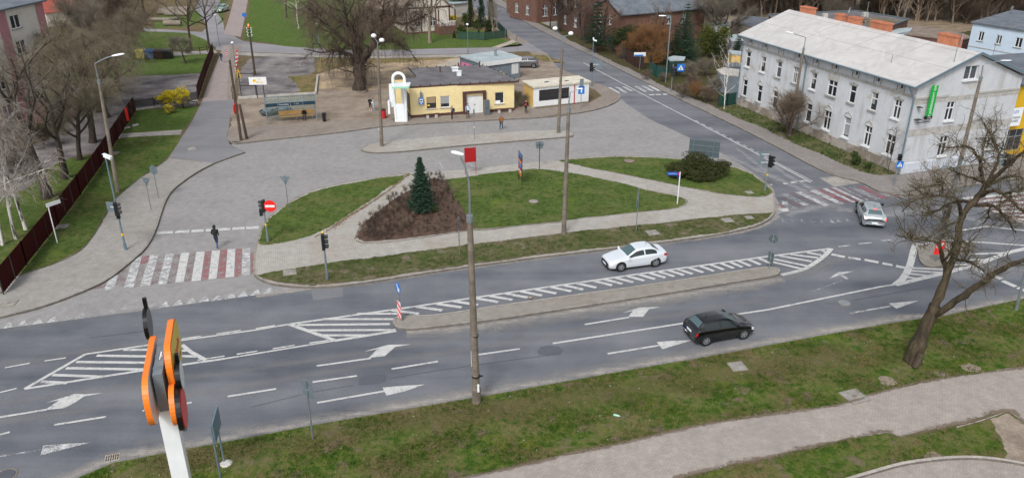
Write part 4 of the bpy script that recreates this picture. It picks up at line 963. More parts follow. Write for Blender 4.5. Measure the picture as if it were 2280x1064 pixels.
# poster board, edge on
p0, p1 = G(1155,401,PZ), G(1162,413,PZ); d = (p1-p0); az = math.atan2(d.y, d.x); L = d.length
t = thing('notice_board', 'upright board of blue and orange posters seen edge on at the back of the lawn', 'board', p0, az); zt = HZ(1155,401,336,PZ)-PZ
for k in (0,L): b = MB(); b.tube([(k,0,0),(k,0,zt+.05)], .04, 6); b.build('leg', 'fence_dark', t)
bd = MB(); bd.box(.02,L-.02,-.03,.03,.7,zt); bd = bd.build('panel', 'black_plastic', t)
for k,(c0,c1,mt) in enumerate([(.86,.99,'blue_sign'),(.72,.84,'navy'),(.56,.70,'orange_rim'),(.40,.54,'blue_sign'),(.28,.38,'red_board'),(.18,.26,'white_paint'),(.02,.16,'orange_rim')]):
    b = MB(); b.box(.05,L-.05,-.036,-.031,.7+(zt-.7)*c0,.7+(zt-.7)*c1); b.build('poster', mt, bd)
sign_post('road_sign', 'small rectangular sign back on a dark post behind the lawn', 1201, 376, 315, [(321, rect(.75,.42), 'white_paint', 'sign_back', R(95)), (327, rect(.62,.4), 'white_paint', 'sign_back', R(95))], mat='fence_dark')
sign_post('bus_stop_pole', 'thin grey bus stop pole with narrow plate on the bus platform', 1056, 310, 247, [(252, rect(.18,.8), 'sign_back', 'sign_back', R(-60)), (283, rect(.1,.2), 'white_paint', 'sign_back', R(-60))], cat='bus stop')
t = sign_post('road_sign', 'round sign back above a square one at the right end of the median', 1712, 598, 522, [(532, circ(.31,24), 'white_paint', 'sign_back_dark', R(60)), (573, rect(.45,.75), 'white_paint', 'sign_back_dark', R(35))])
t = sign_post('road_sign', 'square grey sign back tilted beside the road in the near verge', 697, 978, 845, [(867, rect(.78,.85), 'white_paint', 'sign_back', R(52))], r=.045, z=.06)
# near-left board on two legs
p0, p1 = G(491,1062,.06), G(499,1028,.06); d = (p1-p0); az = math.atan2(d.y,d.x); L = d.length
t = thing('direction_board', 'grey board on two steel legs seen edge on beside the tall shop sign', 'road sign', p0, az)
zt = HZ(491,1062,958,.06); b = MB(); b.box(-.15,L+.25,-.12,-.07,zt-.7,zt+.35); b.build('panel', 'galvanised_blue', t)
for k in (0,L): b = MB(); b.tube([(k,0,0),(k,0,zt+.2)], .045, 8); b.build('leg', 'galvanised_blue', t)
b = MB(); b.lathe([(.0,.06),(.22,.05),(.3,0)], 9, (L*.9,-.1,.0)); b.build('footing', 'concrete_light', t)
t = root_at('street_name_sign', 'thin white post with white name board by the fence on the left', 'street sign', 128, 541); h = HZ(128,541,456,PZ)-PZ
pole_part(t, h, .04, mat='white_paint', base=False); b = MB(); b.obox((.22,.35,h-.02), 1.1, .03, .3, R(60)); b.build('name_board', 'white_paint', t)
# blue direction sign on two posts
p0 = G(1424,156,PZ); t = thing('direction_board', 'small white and blue direction board on twin posts by the pavement of the side street', 'road sign', p0, R(5)); zt = HZ(1424,156,117,PZ)-PZ
b = MB(); b.box(-.95,.75,-.04,.0,zt-.55,zt); pn = b.build('panel', 'white_paint', t); b = MB(); b.box(-.93,.4,-.05,-.042,zt-.53,zt-.33); b.build('blue_band', 'blue_sign', pn)
for k in (0,.6): b = MB(); b.tube([(k,.03,0),(k,.03,zt)], .04, 8); b.build('post', 'galvanised', t)
t = sign_post('road_sign', 'blue rectangular sign on a thin post beside the white booth', 1293, 243, 195, [(201, rect(.75,.95), 'blue_sign', 'sign_back', R(-85)), (186, rect(.45,1.1), 'sign_back', 'sign_back', R(-85))])
z_ = HZ(1293,243,201,PZ)-PZ; on_plate(t, z_, R(-85), [[(-.08,-.3),(.08,-.3),(.08,.1),(.2,.1),(0,.36),(-.2,.1),(-.08,.1)]], 'white_paint')
t = sign_post('bicycle_sign', 'round blue sign beside the pink path at the top', 545, 44, 32, [(34, circ(.42,16), 'blue_sign', 'sign_back', R(-90))]); 
sign_post('road_sign', 'dark narrow sign post at the mouth of the back lane', 1151, 118, 82, [(86, rect(.25,.9), 'white_paint', 'sign_back_dark', R(170))])
sign_post('road_sign', 'pinkish narrow sign post at the garden fence corner', 1125, 98, 62, [(78, rect(.3,.8), 'pink_wall', 'sign_back_dark', R(170))])
# red-white sign behind tree on the small island
t = sign_post('road_sign', 'red and white arrow boards on the small island behind the crooked bare tree', 2084, 583, 512, [(520, circ(.36,20), 'blue_sign', 'sign_back', R(10))])
z_ = HZ(2084,583,551,PZ)-PZ; b = sign(t, z_, R(-100), rect(.62,1.05), 'red_sign', name='arrow_board', off=.07); on_plate(t, z_, R(-100), [[(-.28,.1),(.1,.4),(.3,.4),(0,0),(.3,-.3),(.1,-.3)]], 'white_paint', .078, 'white_arrow', b)
# bollards striped
for i,(x,y,ty) in enumerate([(506,126,114),(530,132,114),(528,142,122),(527,150,131),(525,160,150),(529,126,112)]):
    t = root_at('striped_post', ['red and white striped post standing alone on the pink path','red and white striped post, farthest but one in the barrier row','red and white striped post, third in the barrier row','red and white striped post, fourth in the barrier row','red and white striped post nearest the camera in the barrier row','red and white striped post, farthest in the barrier row'][i], 'bollard', x, y, PZ, 0, 'striped barrier posts')
    h = HZ(x,y,ty,PZ)-PZ
    for k in range(5): m = MB(); m.tube([(0,0,h*k/5),(0,0,h*(k+1)/5)], .09, 8); m.build('band', 'red_sign' if k%2 == 0 else 'white_paint', t)
t = root_at('barrier_frame', 'bright yellow bent tube barrier beside the path', 'barrier', 532, 173); m = MB()
m.tube([(-.25,0,0),(-.12,0,.8),(0,0,1.15),(.12,0,.8),(.25,0,0)], .06, 6); m.tube([(-.15,0,.5),(.15,0,.5)], .05, 6)
m.build('hoop', 'yellow_sticker', t)
# wire frames in car park
t = root_at('goal_frame', 'thin dark steel frame at the edge of the worn car park', 'frame', 538, 217); m = MB()
for k in (0,1.9): m.tube([(k,0,0),(k,0,3.0)], .05, 6)
for k in (.2,1.5,3.0): m.tube([(0,0,k),(1.9,0,k)], .04, 6)
m.build('bars', 'fence_dark', t)
t = root_at('round_advert', 'oval red advertising disc on the wooden pole by the path', 'sign', 528, 256); m = MB(); m.plate(circ(.42,18,0,0,.72), (0,0,.75), (math.cos(R(70)),math.sin(R(70)),0), (0,0,1), .12); m.build('disc', 'red_sign', t)
# white board with orange print
p0 = G(574,219,PZ); t = thing('notice_board', 'white board with faint yellow lettering on two black legs above the car park', 'board', p0, R(3)); zt = HZ(574,219,172,PZ)-PZ; zb = HZ(574,219,189,PZ)-PZ
b = MB(); b.box(-.8,1.35,-.05,.0,zb,zt); pn = b.build('panel', 'white_plastic', t)
text_mesh('lettering', 'Gi\nMedia', .34, 'yellow_sticker', pn, (.5,-.056,(zb+zt)/2), (R(90),0,0), .002, bold=.004)
b = MB(); b.plate(circ(.2,8), (-.15,-.055,(zb+zt)/2+.02), (1,0,0), (0,0,1), .004); b.build('logo', 'yellow_sticker', pn)
for k in (0,.85): b = MB(); b.tube([(k,0,0),(k,0,zb+.2)], .05, 8); b.build('leg', 'fence_dark', t)
# low concrete edging of the car park
for (a,b_) in (((530,221),(703,211)),((703,211),(708,171))):
    A_, B_ = G(*a,PZ), G(*b_,PZ); d = B_-A_; t = thing('low_wall', 'low concrete kerb wall along the front of the car park' if b_[0]==703 else 'low concrete kerb wall at the right side of the car park', 'wall', A_, math.atan2(d.y,d.x)); m = MB(); n = 8
    for k in range(n): m.box(d.length*k/n+.01,d.length*(k+1)/n-.01,-.12,.12,0,.32)
    m.build('stones', 'concrete_light', t)
# --- bus shelter
A_, B_ = G(596,278,PZ), G(706,270,PZ); d = B_-A_; SL = d.length
t = thing('bus_shelter', 'glass bus shelter with dark blue header and wooden bench', 'bus shelter', A_, math.atan2(d.y,d.x)); SH = 2.45; D = 1.5
for x in (0, SL):
    m = MB(); m.box(x-.05,x+.05,-.05,.05,0,SH); m.build('post', 'galvanised', t); m = MB(); m.box(x-.05,x+.05,D-.05,D+.05,0,SH+.12); m.build('post', 'galvanised', t)
m = MB(); m.box(0,SL,D-.02,D+.02,.35,SH); m.box(-.01,.01,.06,D-.06,.4,SH-.2); m.box(SL-.01,SL+.01,.06,D-.06,.4,SH-.2); m.build('glazing', 'glass_clear', t)
m = MB(); m.add([(-.1,-.25,SH),(SL+.1,-.25,SH),(SL+.1,D+.15,SH+.18),(-.1,D+.15,SH+.18),(-.1,-.25,SH+.03),(SL+.1,-.25,SH+.03),(SL+.1,D+.15,SH+.21),(-.1,D+.15,SH+.21)], [(0,3,2,1),(4,5,6,7),(0,1,5,4),(1,2,6,5),(2,3,7,6),(3,0,4,7)]); m.build('roof', 'glass_clear', t)
m = MB()
for k in range(5): x = -.05+(SL+.1)*k/4; m.add([(x-.04,-.26,SH+.035),(x+.04,-.26,SH+.035),(x+.04,D+.16,SH+.23),(x-.04,D+.16,SH+.23),(x-.04,-.26,SH+.09),(x+.04,-.26,SH+.09),(x+.04,D+.16,SH+.29),(x-.04,D+.16,SH+.29)], [(0,3,2,1),(4,5,6,7),(0,1,5,4),(1,2,6,5),(2,3,7,6),(3,0,4,7)])
m.box(-.12,SL+.12,-.34,-.27,SH-.02,SH+.06); m.box(-.12,SL+.12,D+.17,D+.24,SH+.16,SH+.26); m.build('roof_frame', 'galvanised', t)
hd = MB(); hd.box(-.05,SL+.05,-.32,-.26,SH-.40,SH-.03); hd = hd.build('header', 'navy', t)
text_mesh('stop_name', 'Poznańska', .24, 'white_paint', hd, (SL*.37,-.325,SH-.21), (R(90),0,0), .002); text_mesh('stop_name', '1 2 6', .24, 'white_paint', hd, (SL*.62,-.325,SH-.21), (R(90),0,0), .002)
m = MB()
for k in range(5): m.box(SL*k/4-.03,SL*k/4+.03,-.325,-.255,SH-.42,SH-.0)
m.box(-.05,SL+.05,D-.05,D-.03,.30,.38); m.box(-.05,SL+.05,D-.05,D-.03,SH-.5,SH-.44); m.build('frame', 'galvanised', hd)
m = MB()
for k in range(4): m.box(SL*.24,SL*.98,D-.55+k*.12,D-.45+k*.12,.45,.49); m.box(SL*.24,SL*.98,D-.10,D-.06,.62+k*.12,.71+k*.12)
bn = m.build('bench', 'timber_bench', t); m = MB()
for k in (.3,.6,.92): m.box(SL*k-.03,SL*k+.03,D-.5,D-.06,0,.45)
m.build('bench_leg', 'galvanised', bn)
# bins and planters
def litter(label, x, y, h, mat, lid='black_plastic', r=.24):
    t = root_at('litter_bin', label, 'bin', x, y); m = MB(); m.lathe([(0,.03),(r*.8,.03),(r,.1),(r,h*.82),(0,h*.82)], 12); m.build('body', mat, t)
    m = MB(); m.lathe([(r*1.05,h*.84),(r*.95,h*.96),(0,h)], 12); m.build('lid', lid, t); m = MB(); m.tube([(r+.05,0,0),(r+.05,0,h)], .03, 6); m.build('post', 'fence_dark', t)
litter('red litter bin with black side beside the lamp post near the white arch', 854, 264, 1.15, 'red_box'); litter('small black litter bin on a post right of the bus shelter', 722, 271, 1.05, 'black_plastic', r=.19)
for i,(x,y,lb) in enumerate([(598,256,'wide green round planter behind the left end of the bus shelter'),(632,252,'wide green round planter behind the bus shelter bench')]):
    t = root_at('round_planter', lb, 'planter', x, y, PZ, 0, 'round planters behind the shelter'); m = MB(); m.lathe([(.7,0),(1.0,.35),(1.05,.5),(.95,.52),(.9,.4),(0,.38)], 18); m.build('bowl', 'sign_back_dark', t, smooth=False); m = MB(); m.lathe([(.6,.5),(.55,.75),(0,.8)], 14); m.build('cover', 'shed_grey', t)
# recycling bins
for i,(x,mt,lb) in enumerate([(299,'shrub_green','green recycling container, leftmost of the row'),(316,'bin_yellow','yellow recycling container, second from the left in the row'),(336,'bin_blue','blue recycling container in the middle of the row'),(357,'brown_metal','brown waste container beside the black one'),(376,'black_plastic','black waste container, rightmost of the row')]):
    t = root_at('waste_container', lb, 'bin', x, 131, PZ, R(2), 'waste containers behind the lawn'); m = MB(); m.add([(-.6,-.4,.1),(.6,-.4,.1),(.6,.4,.1),(-.6,.4,.1),(-.7,-.5,1.15),(.7,-.5,1.15),(.7,.5,1.15),(-.7,.5,1.15)], [(0,3,2,1),(4,5,6,7),(0,1,5,4),(1,2,6,5),(2,3,7,6),(3,0,4,7)]); m.build('body', mt, t)
    m = MB(); m.add([(-.74,-.54,1.15),(.74,-.54,1.15),(.74,.54,1.15),(-.74,.54,1.15),(-.7,-.3,1.35),(.7,-.3,1.35),(.7,.5,1.4),(-.7,.5,1.4)], [(4,5,6,7),(0,1,5,4),(1,2,6,5),(2,3,7,6),(3,0,4,7)]); m.build('lid', mt, t)
    for sx in (-.45,.45):
        for sy in (-.3,.3): m = MB(); m.tube([(sx-.04,sy,.08),(sx+.04,sy,.08)], .08, 8); m.build('wheel', 'black_plastic', t)
# concrete pipes and beams stacked at the top left
for i,(x,y,L,rz,r) in enumerate([(388,28,6,4,.45),(386,33,6,2,.45),(392,24,5,8,.4),(370,30,3,-20,.4),(360,48,4,3,.35),(388,47,2,70,.35),(385,58,3.2,4,.5),(395,36,5,-3,.4)]):
    t = root_at('concrete_pipe', ['pale concrete pipe in the middle of the pile','pale concrete pipe along the front of the pile','pale concrete pipe on the back of the pile','short pale pipe slanting at the left of the pile','concrete pipe lying left below the pile','short concrete pipe lying crosswise below the pile','grey concrete pipe lying apart nearest the lane','pale concrete pipe at the right of the pile'][i], 'pipe', x, y, PZ, R(rz), 'concrete pipes piled on the grass'); m = MB()
    n = 14; vs = []; 
    for xx in (-L/2, L/2):
        for rr in (r, r*.78): vs += [(xx, rr*math.cos(2*math.pi*j/n), r+rr*math.sin(2*math.pi*j/n)) for j in range(n)]
    fs = []
    for j in range(n):
        k = (j+1)%n; fs += [(j,k,2*n+k,2*n+j),(n+k,n+j,3*n+j,3*n+k),(k,j,n+j,n+k),(2*n+j,2*n+k,3*n+k,3*n+j)]
    m.add(vs, fs); m.build('shell', 'concrete', t)
# --- white arch (ticket portal) by the kiosk
A_ = G(877,271,PZ); t = thing('white_arch', 'tall white inverted-U portal with flat canopy left of the yellow kiosk', 'portal', A_, R(2)); W = 1.62; HT = HZ(877,271,160,PZ)-PZ
m = MB(); pr = []
for k in range(13): a = math.pi*k/12; pr.append((W/2-math.cos(a)*(W/2-.16), 0, HT-W/2+math.sin(a)*(W/2-.16)))
pts = [(.16+.12,0,0),(.16,0,HT*.6)]+pr+[(W-.16,0,HT*.6),(W-.16-.05,0,0)]
m.tube(pts, .16, 8); m.build('hoop', 'white_plastic', t)
m = MB(); m.box(.32,W-.35,-.08,.12,.0,2.05); m.box(.2,W-.2,-.16,.2,0,.12); m.build('door_panel', 'white_plastic', t)
zc = HZ(877,271,186,PZ)-PZ; m = MB(); m.plate(rrect(1.9,2.1,.18,4), (1.15,-.55,zc), (1,0,0), (0,1,0), .22, 0, 1); m.build('canopy', ['white_plastic','green_tint'], t)
m = MB(); m.box(-.35,.0,.3,.8,1.6,zc-.2); m.box(-.55,-.35,-.1,.35,.9,2.4); m.box(.9,1.15,.9,1.15,0,zc-.2); m.build('cabinet', 'white_plastic', t)
# --- benches, machine at the kiosk
def bench(label, xa, ya, xb, yb):
    A_, B_ = G(xa,ya,PZ), G(xb,yb,PZ); d = B_-A_; t = thing('bench', label, 'bench', A_, math.atan2(d.y,d.x), 'benches against the kiosk wall'); L = d.length; m = MB()
    for k in range(3): m.box(-.25,L+.25,-.18+k*.13,-.07+k*.13,.42,.48)
    m.build('seat', 'timber_dark', t)
    for k in (0.05, L-.25): m = MB(); m.box(k,k+.3,-.15,.18,0,.42); m.build('leg', 'concrete_light', t)
bench('low wooden bench on concrete blocks at the left end of the yellow kiosk', 948, 264, 973, 262); bench('low wooden bench on concrete blocks at the right end of the yellow kiosk', 1107, 252, 1137, 250)
t = thing('parcel_machine', 'tall grey metal vending machine beside the kiosk door', 'machine', G(1084,256,PZ), R(18)); m = MB(); m.box(-.3,.3,-.25,.25,0,1.75); m.build('body', 'grey_metal_box', t)
m = MB(); m.box(-.22,.22,-.262,-.252,1.1,1.65); m.box(-.2,.1,-.262,-.252,.7,1.0); m.build('front', 'sign_back_dark', t); m = MB()
for k in range(6): m.box(-.18+(k%2)*.2,-.10+(k%2)*.2,-.272,-.264,1.15+.16*(k//2),1.22+.16*(k//2))
m.build('buttons', 'silver_mid', t)
t = thing('red_sign_stand', 'narrow red banner on poles with concrete feet by the brown fence', 'banner', G(288,284,PZ), R(60)); m = MB(); m.box(-.16,.16,-.03,.03,.75,2.2); m.build('banner', 'red_sign', t)
for k in (-.3,.3,.8): m = MB(); m.tube([(k,0,0),(k,0,2.3)], .03, 6); m.build('pole', 'fence_dark', t)
for k in (-.3,.8): m = MB(); m.box(k-.5,k+.3,-.2,.2,0,.15); m.build('foot', 'concrete_light', t)
t = thing('drinks_bottle', 'crushed pale blue plastic bottle lying in the near grass', 'bottle', G(1373,926,.09), R(-20)); m = MB()
m.tube([(-.16,0,.05),(-.1,0,.055),(.05,0,.05),(.12,0,.045),(.16,0,.04),(.19,0,.04)], [.05,.055,.055,.05,.02,.02], 10); m.build('body', 'green_tint', t, smooth=True)
# --- tall shop sign, near left
SX = G(400,1064,0); dep = 20.0; rr_ = ray(405,1064); P0 = rr_*dep; P0 = Vector((P0.x, P0.y, 0)); AZ = R(107.5)   # long axis of the boards
t = thing('shop_pylon_sign', 'tall white pylon with orange-rimmed yellow boards and dark round plates seen edge on', 'shop sign', P0, AZ)
# local: x along the boards (away from camera), y to the left, z up
m = MB(); m.add([(-.2,-.2,0),(.2,-.2,0),(.2,.2,0),(-.2,.2,0),(-.19,-.19,13.9),(.19,-.19,13.9),(.19,.19,13.9),(-.19,.19,13.9)], [(4,5,6,7),(0,1,5,4),(1,2,6,5),(2,3,7,6),(3,0,4,7)]); m.build('mast', 'white_plastic', t)
m = MB(); m.box(-.55,1.15,-.15,.06,13.75,14.75); bx_ = m.build('steel_box', 'galvanised', t)
for k in range(3): m = MB(); m.box(-.3+k*.55,-.22+k*.55,-.156,.066,13.74,14.77); m.build('seam', 'sign_back', bx_)
def disc(c, r, y0, y1, m_face, m_rim, name, parent, rz=None, n=30):
    m = MB(); m.plate(circ(r, n, 0, 0, rz), (c[0], y0, c[1]), (1,0,0), (0,0,1), y1-y0, 0, 1); return m.build(name, [m_face, m_rim], parent)
def slab(c, w_, h_, y0, y1, m_face, m_rim, name, parent, k=.42):
    m = MB(); m.plate(rrect(w_, h_, min(w_,h_)*k, 8), (c[0], y0, c[1]), (1,0,0), (0,0,1), y1-y0, 0, 1); return m.build(name, [m_face, m_rim], parent)
b1 = slab((.60,14.60), 2.0, 1.18, -.36, -.22, 'orange_rim', 'orange_rim', 'sign_board', t)
f1 = slab((.60,14.60), 1.92, 1.10, -.375, -.361, 'yellow_face', 'orange_rim', 'sign_face', b1)
text_mesh('lettering', 'Biedronka', .32, 'red_sign', f1, (.55,-.378,14.66), (R(90),0,0), .003, bold=.005); text_mesh('lettering', 'Codziennie niskie ceny', .125, 'red_board', f1, (.55,-.378,14.32), (R(90),0,0), .003)
slab((.22,14.20), 2.7, 1.25, .12, .25, 'white_plastic', 'orange_rim', 'sign_board', t, .42)
d1 = disc((-.50,13.87), .50, -.34, -.22, 'orange_rim', 'orange_rim', 'round_plate', t); d2 = disc((-.56,13.76), .54, -.46, -.345, 'black_gloss', 'black_gloss', 'round_plate', t); d3 = disc((-.15,14.40), .33, -.50, -.38, 'white_plastic', 'black_gloss', 'round_plate', t)
disc((-.56,13.76), .48, -.475, -.462, 'red_sign', 'red_sign', 'face', d2)
disc((1.62,14.95), .40, .26, .36, 'black_gloss', 'black_gloss', 'round_plate', t)
m = MB(); m.box(1.7,1.8,.25,.34,15.3,15.6); m.build('stub', 'black_gloss', t); m = MB(); m.box(-.05,.06,-.49,-.40,14.68,14.9); m.build('stub', 'black_gloss', t)
m = MB(); m.tube([(.1,-.05,14.76),(.12,-.12,14.95),(.2,-.1,14.76)], .012, 5); m.build('cable', 'white_plastic', bx_)
# ================================================================ BUILDINGS
def rf_front(L, W): return lambda u, z, d: (u, d, z)
def rf_right(L, W): return lambda u, z, d: (L-d, u, z)
def rf_left(L, W): return lambda u, z, d: (d, W-u, z)
def wall_holes(mb, P, u0, u1, z0, z1, ops, dep=.16):
    us = sorted({u0, u1, *[v for o in ops for v in (o[0]-o[2]/2, o[0]+o[2]/2)]}); zs = sorted({z0, z1, *[v for o in ops for v in (o[1], o[1]+o[3])]})
    us = [u for u in us if u0 <= u <= u1]; zs = [z for z in zs if z0 <= z <= z1]
    for a,b in zip(us, us[1:]):
        for c,d in zip(zs, zs[1:]):
            mu, mz = (a+b)/2, (c+d)/2
            if any(abs(mu-o[0]) < o[2]/2 and o[1] < mz < o[1]+o[3] for o in ops): continue
            mb.add([P(a,c,0),P(b,c,0),P(b,d,0),P(a,d,0)], [(0,1,2,3)])
    for o in ops:
        a,b,c,d = o[0]-o[2]/2, o[0]+o[2]/2, o[1], o[1]+o[3]
        for q in (((a,c),(b,c)),((b,c),(b,d)),((b,d),(a,d)),((a,d),(a,c))):
            (p1,q1),(p2,q2) = q; mb.add([P(p1,q1,0),P(p2,q2,0),P(p2,q2,dep),P(p1,q1,dep)], [(3,2,1,0)])
def pbox(mb, P, u0, u1, z0, z1, d0, d1, m=None):
    vs = [P(u,z,d) for d in (d0,d1) for u,z in ((u0,z0),(u1,z0),(u1,z1),(u0,z1))]
    mb.add(vs, [(0,1,2,3),(7,6,5,4),(0,4,5,1),(1,5,6,2),(2,6,7,3),(3,7,4,0)], m)
def window(par, P, u, z, w, h, kind='cross', frame='white_paint', gl='glass_dark', dep=.10, sill='stone_sill', curtain=0, sd=.08, name='window'):
    f = .065; m = MB(); a, b = u-w/2, u+w/2
    pbox(m,P,a,a+f,z,z+h,dep-.03,dep+.03); pbox(m,P,b-f,b,z,z+h,dep-.03,dep+.03); pbox(m,P,a+f,b-f,z,z+f,dep-.03,dep+.03); pbox(m,P,a+f,b-f,z+h-f,z+h,dep-.03,dep+.03)
    tz = z+h*.66
    if kind in ('cross','tee'): pbox(m,P,a+f,b-f,tz-.05,tz+.05,dep-.045,dep+.02)
    if kind in ('cross','mull'): pbox(m,P,u-.05,u+.05,z+f,(z+h-f) ,dep-.035,dep+.02)
    if kind == 'three': 
        for q in (-1,1): pbox(m,P,u+q*w/6-.035,u+q*w/6+.035,z+f,z+h-f,dep-.035,dep+.02)
        pbox(m,P,a+f,b-f,tz-.04,tz+.04,dep-.045,dep+.02)
    o = m.build(name, frame, par); g = MB(); g.add([P(a+f,z+f,dep+.012),P(b-f,z+f,dep+.012),P(b-f,z+h-f,dep+.012),P(a+f,z+h-f,dep+.012)], [(0,1,2,3)]); g.build('pane', gl, o)
    if curtain: g = MB(); pbox(g,P,a+f,b-f if curtain > 1 else u,z+h*(.1 if curtain==2 else .35),z+h-f,dep+.004,dep+.009); g.build('curtain', 'curtain', o)
    if sill: s_ = MB(); pbox(s_,P,a-.12,b+.12,z-.12,z-.003,-sd,dep-.03); s_.build('sill', sill, o)
    return o
def gable_wall(mb, P, W, z0, zp, half=None):
    mb.add([P(0,z0,0),P(W,z0,0),P(W/2 if half is None else half,zp,0)], [(0,1,2)])
def building(name, label, A, B, W, H, wall, roof, kind='flat', rise=.3, ov=.3, ops=None, z=PZ, cat='building', group=None, plinth=None, win_kw=None, th=.18, ridge_off=.5):
    """A,B: front base corners (left, right as seen); W depth; ops {'front':[(u,z,w,h,kind)], 'right':..., 'left':...}"""
    A = Vector(A[:2]); B = Vector(B[:2]); d = B-A; L = d.length
    t = thing(name, label, cat, (A.x, A.y, z), math.atan2(d.y, d.x), group); ops = ops or {}
    m = MB()
    for sd, rf, wd in (('front', rf_front(L,W), L), ('right', rf_right(L,W), W), ('left', rf_left(L,W), W)): wall_holes(m, rf, 0, wd, 0, H, ops.get(sd, []))
    m.add([(0,W,0),(L,W,0),(L,W,H),(0,W,H)], [(3,2,1,0)])
    if kind == 'gable':   # ridge along x
        r = W*ridge_off
        m.add([(0,0,H),(0,W,H),(0,r,H+rise)], [(2,1,0)]); m.add([(L,0,H),(L,W,H),(L,r,H+rise)], [(0,1,2)])
    if kind == 'gablefront':
        m.add([(0,0,H),(L,0,H),(L/2,0,H+rise)], [(0,1,2)]); m.add([(0,W,H),(L,W,H),(L/2,W,H+rise)], [(2,1,0)])
    if kind == 'mono': m.add([(0,0,H),(0,W,H),(0,W,H+rise)], [(2,1,0)]); m.add([(L,0,H),(L,W,H),(L,W,H+rise)], [(0,1,2)]); m.add([(0,W,H),(L,W,H),(L,W,H+rise),(0,W,H+rise)], [(3,2,1,0)])
    wl = m.build('wall', wall, t)
    r_ = MB()
    def slab(p): 
        n = len(p); r_.add([(x,y,q+th) for x,y,q in p]+[(x,y,q+.004) for x,y,q in p], [tuple(range(n)), tuple(range(n,2*n))[::-1]]+[(i,i+n,(i+1)%n+n,(i+1)%n) for i in range(n)])
    if kind == 'flat': slab([(-ov,-ov,H),(L+ov,-ov,H),(L+ov,W+ov,H),(-ov,W+ov,H)])
    if kind == 'mono': k = rise/W; slab([(-ov,-ov,H-k*ov),(L+ov,-ov,H-k*ov),(L+ov,W+ov,H+rise+k*ov),(-ov,W+ov,H+rise+k*ov)])
    if kind == 'gable':
        r = W*ridge_off; k = rise/r; k2 = rise/(W-r); slab([(-ov,-ov,H-k*ov),(L+ov,-ov,H-k*ov),(L+ov,r,H+rise),(-ov,r,H+rise)]); slab([(-ov,r,H+rise),(L+ov,r,H+rise),(L+ov,W+ov,H-k2*ov),(-ov,W+ov,H-k2*ov)])
    if kind == 'gablefront': k = rise/(L/2); slab([(-ov,-ov,H-k*ov),(L/2,-ov,H+rise),(L/2,W+ov,H+rise),(-ov,W+ov,H-k*ov)]); slab([(L/2,-ov,H+rise),(L+ov,-ov,H-k*ov),(L+ov,W+ov,H-k*ov),(L/2,W+ov,H+rise)])
    rf_ = r_.build('roof', roof, t)
    if plinth: p = MB(); P = rf_front(L,W); pbox(p, P, -.03, L+.03, 0, .35, -.03, -.002); P = rf_right(L,W); pbox(p, P, 0, W, 0, .35, -.03, -.002); P = rf_left(L,W); pbox(p, P, 0, W, 0, .35, -.03, -.002); p.build('plinth', plinth, t)
    kw = win_kw or {}
    for sd, rf in (('front', rf_front(L,W)), ('right', rf_right(L,W)), ('left', rf_left(L,W))):
        for o in ops.get(sd, []): window(t, rf, *o[:4], *(o[4:5] or ('cross',)), **kw)
    return t, wl, rf_, L
def chimney(par, x, y, z0, z1, w, d, mat='brick_chimney', cap='brick_chimney'):
    m = MB(); m.box(x-w/2,x+w/2,y-d/2,y+d/2,z0,z1); o = m.build('chimney', mat, par); m = MB(); m.box(x-w/2-.06,x+w/2+.06,y-d/2-.06,y+d/2+.06,z1+.002,z1+.14); m.build('cap', cap, o); return o
# ---- the white tenement
WA = G(2004,388,PZ); WB = G(1640,232,PZ); WD = (WA-WB); WLn = WD.length; WAZ = math.atan2(WD.y, WD.x); WW = 12.2; WH = 8.35
t = thing('tenement_house', 'long weathered white two-storey house with pale roof and brick chimneys', 'house', (WB.x, WB.y, PZ), WAZ); L = WLn
FR = rf_front(L, WW); RI = rf_right(L, WW)
us = [L-1.93-2.97*k for k in range(9)]
opsF = []
for k,u in enumerate(us):
    w = 1.35 if k == 3 else .86; opsF.append((u, 4.80, w, 1.75 if k != 3 else 1.6)); 
    if k == 5: pass
    opsF.append((u, 7.52, .48, .52))
    opsF.append((u, 1.30, 1.05 if k in (0,3) else (.9), 1.95 if k != 2 else 2.05))
m = MB(); wall_holes(m, FR, 0, L, .9, WH-.1, opsF); m.build('front_wall', 'plaster_white', t)
opsG = [(1.0+3.3, 4.75, .95, 1.75), (5.75, 8.42, 1.55, 1.25), (4.42, 1.35, 1.0, 1.9), (9.9, 1.4, .9, 1.8)]
m = MB(); 
wall_holes(m, RI, 0, WW, .9, 8.25, [o for o in opsG if o[1] < 8.2]);
# gable triangle with one opening, built as quads + slopes
zr = 10.72; a_, b_ = 5.75-.775, 5.75+.775
def zs_(u): return 8.25+(zr-8.25)*(u/(WW/2) if u < WW/2 else (WW-u)/(WW/2))
m.add([RI(0,8.25,0),RI(a_,8.25,0),RI(a_,zs_(a_),0)], [(0,1,2)]); m.add([RI(b_,8.25,0),RI(WW,8.25,0),RI(b_,zs_(b_),0)], [(0,1,2)])
m.add([RI(a_,9.67,0),RI(b_,9.67,0),RI(b_,zs_(b_),0),RI(WW/2,zr,0),RI(a_,zs_(a_),0)], [(0,1,2,3,4)]); m.add([RI(a_,8.25,0),RI(b_,8.25,0),RI(b_,8.42,0),RI(a_,8.42,0)], [(0,1,2,3)])
for (p1,q1),(p2,q2) in (((a_,8.42),(b_,8.42)),((b_,8.42),(b_,9.67)),((b_,9.67),(a_,9.67)),((a_,9.67),(a_,8.42))): m.add([RI(p1,q1,0),RI(p2,q2,0),RI(p2,q2,.3),RI(p1,q1,.3)], [(3,2,1,0)])
m.build('gable_wall', 'plaster_gable', t)
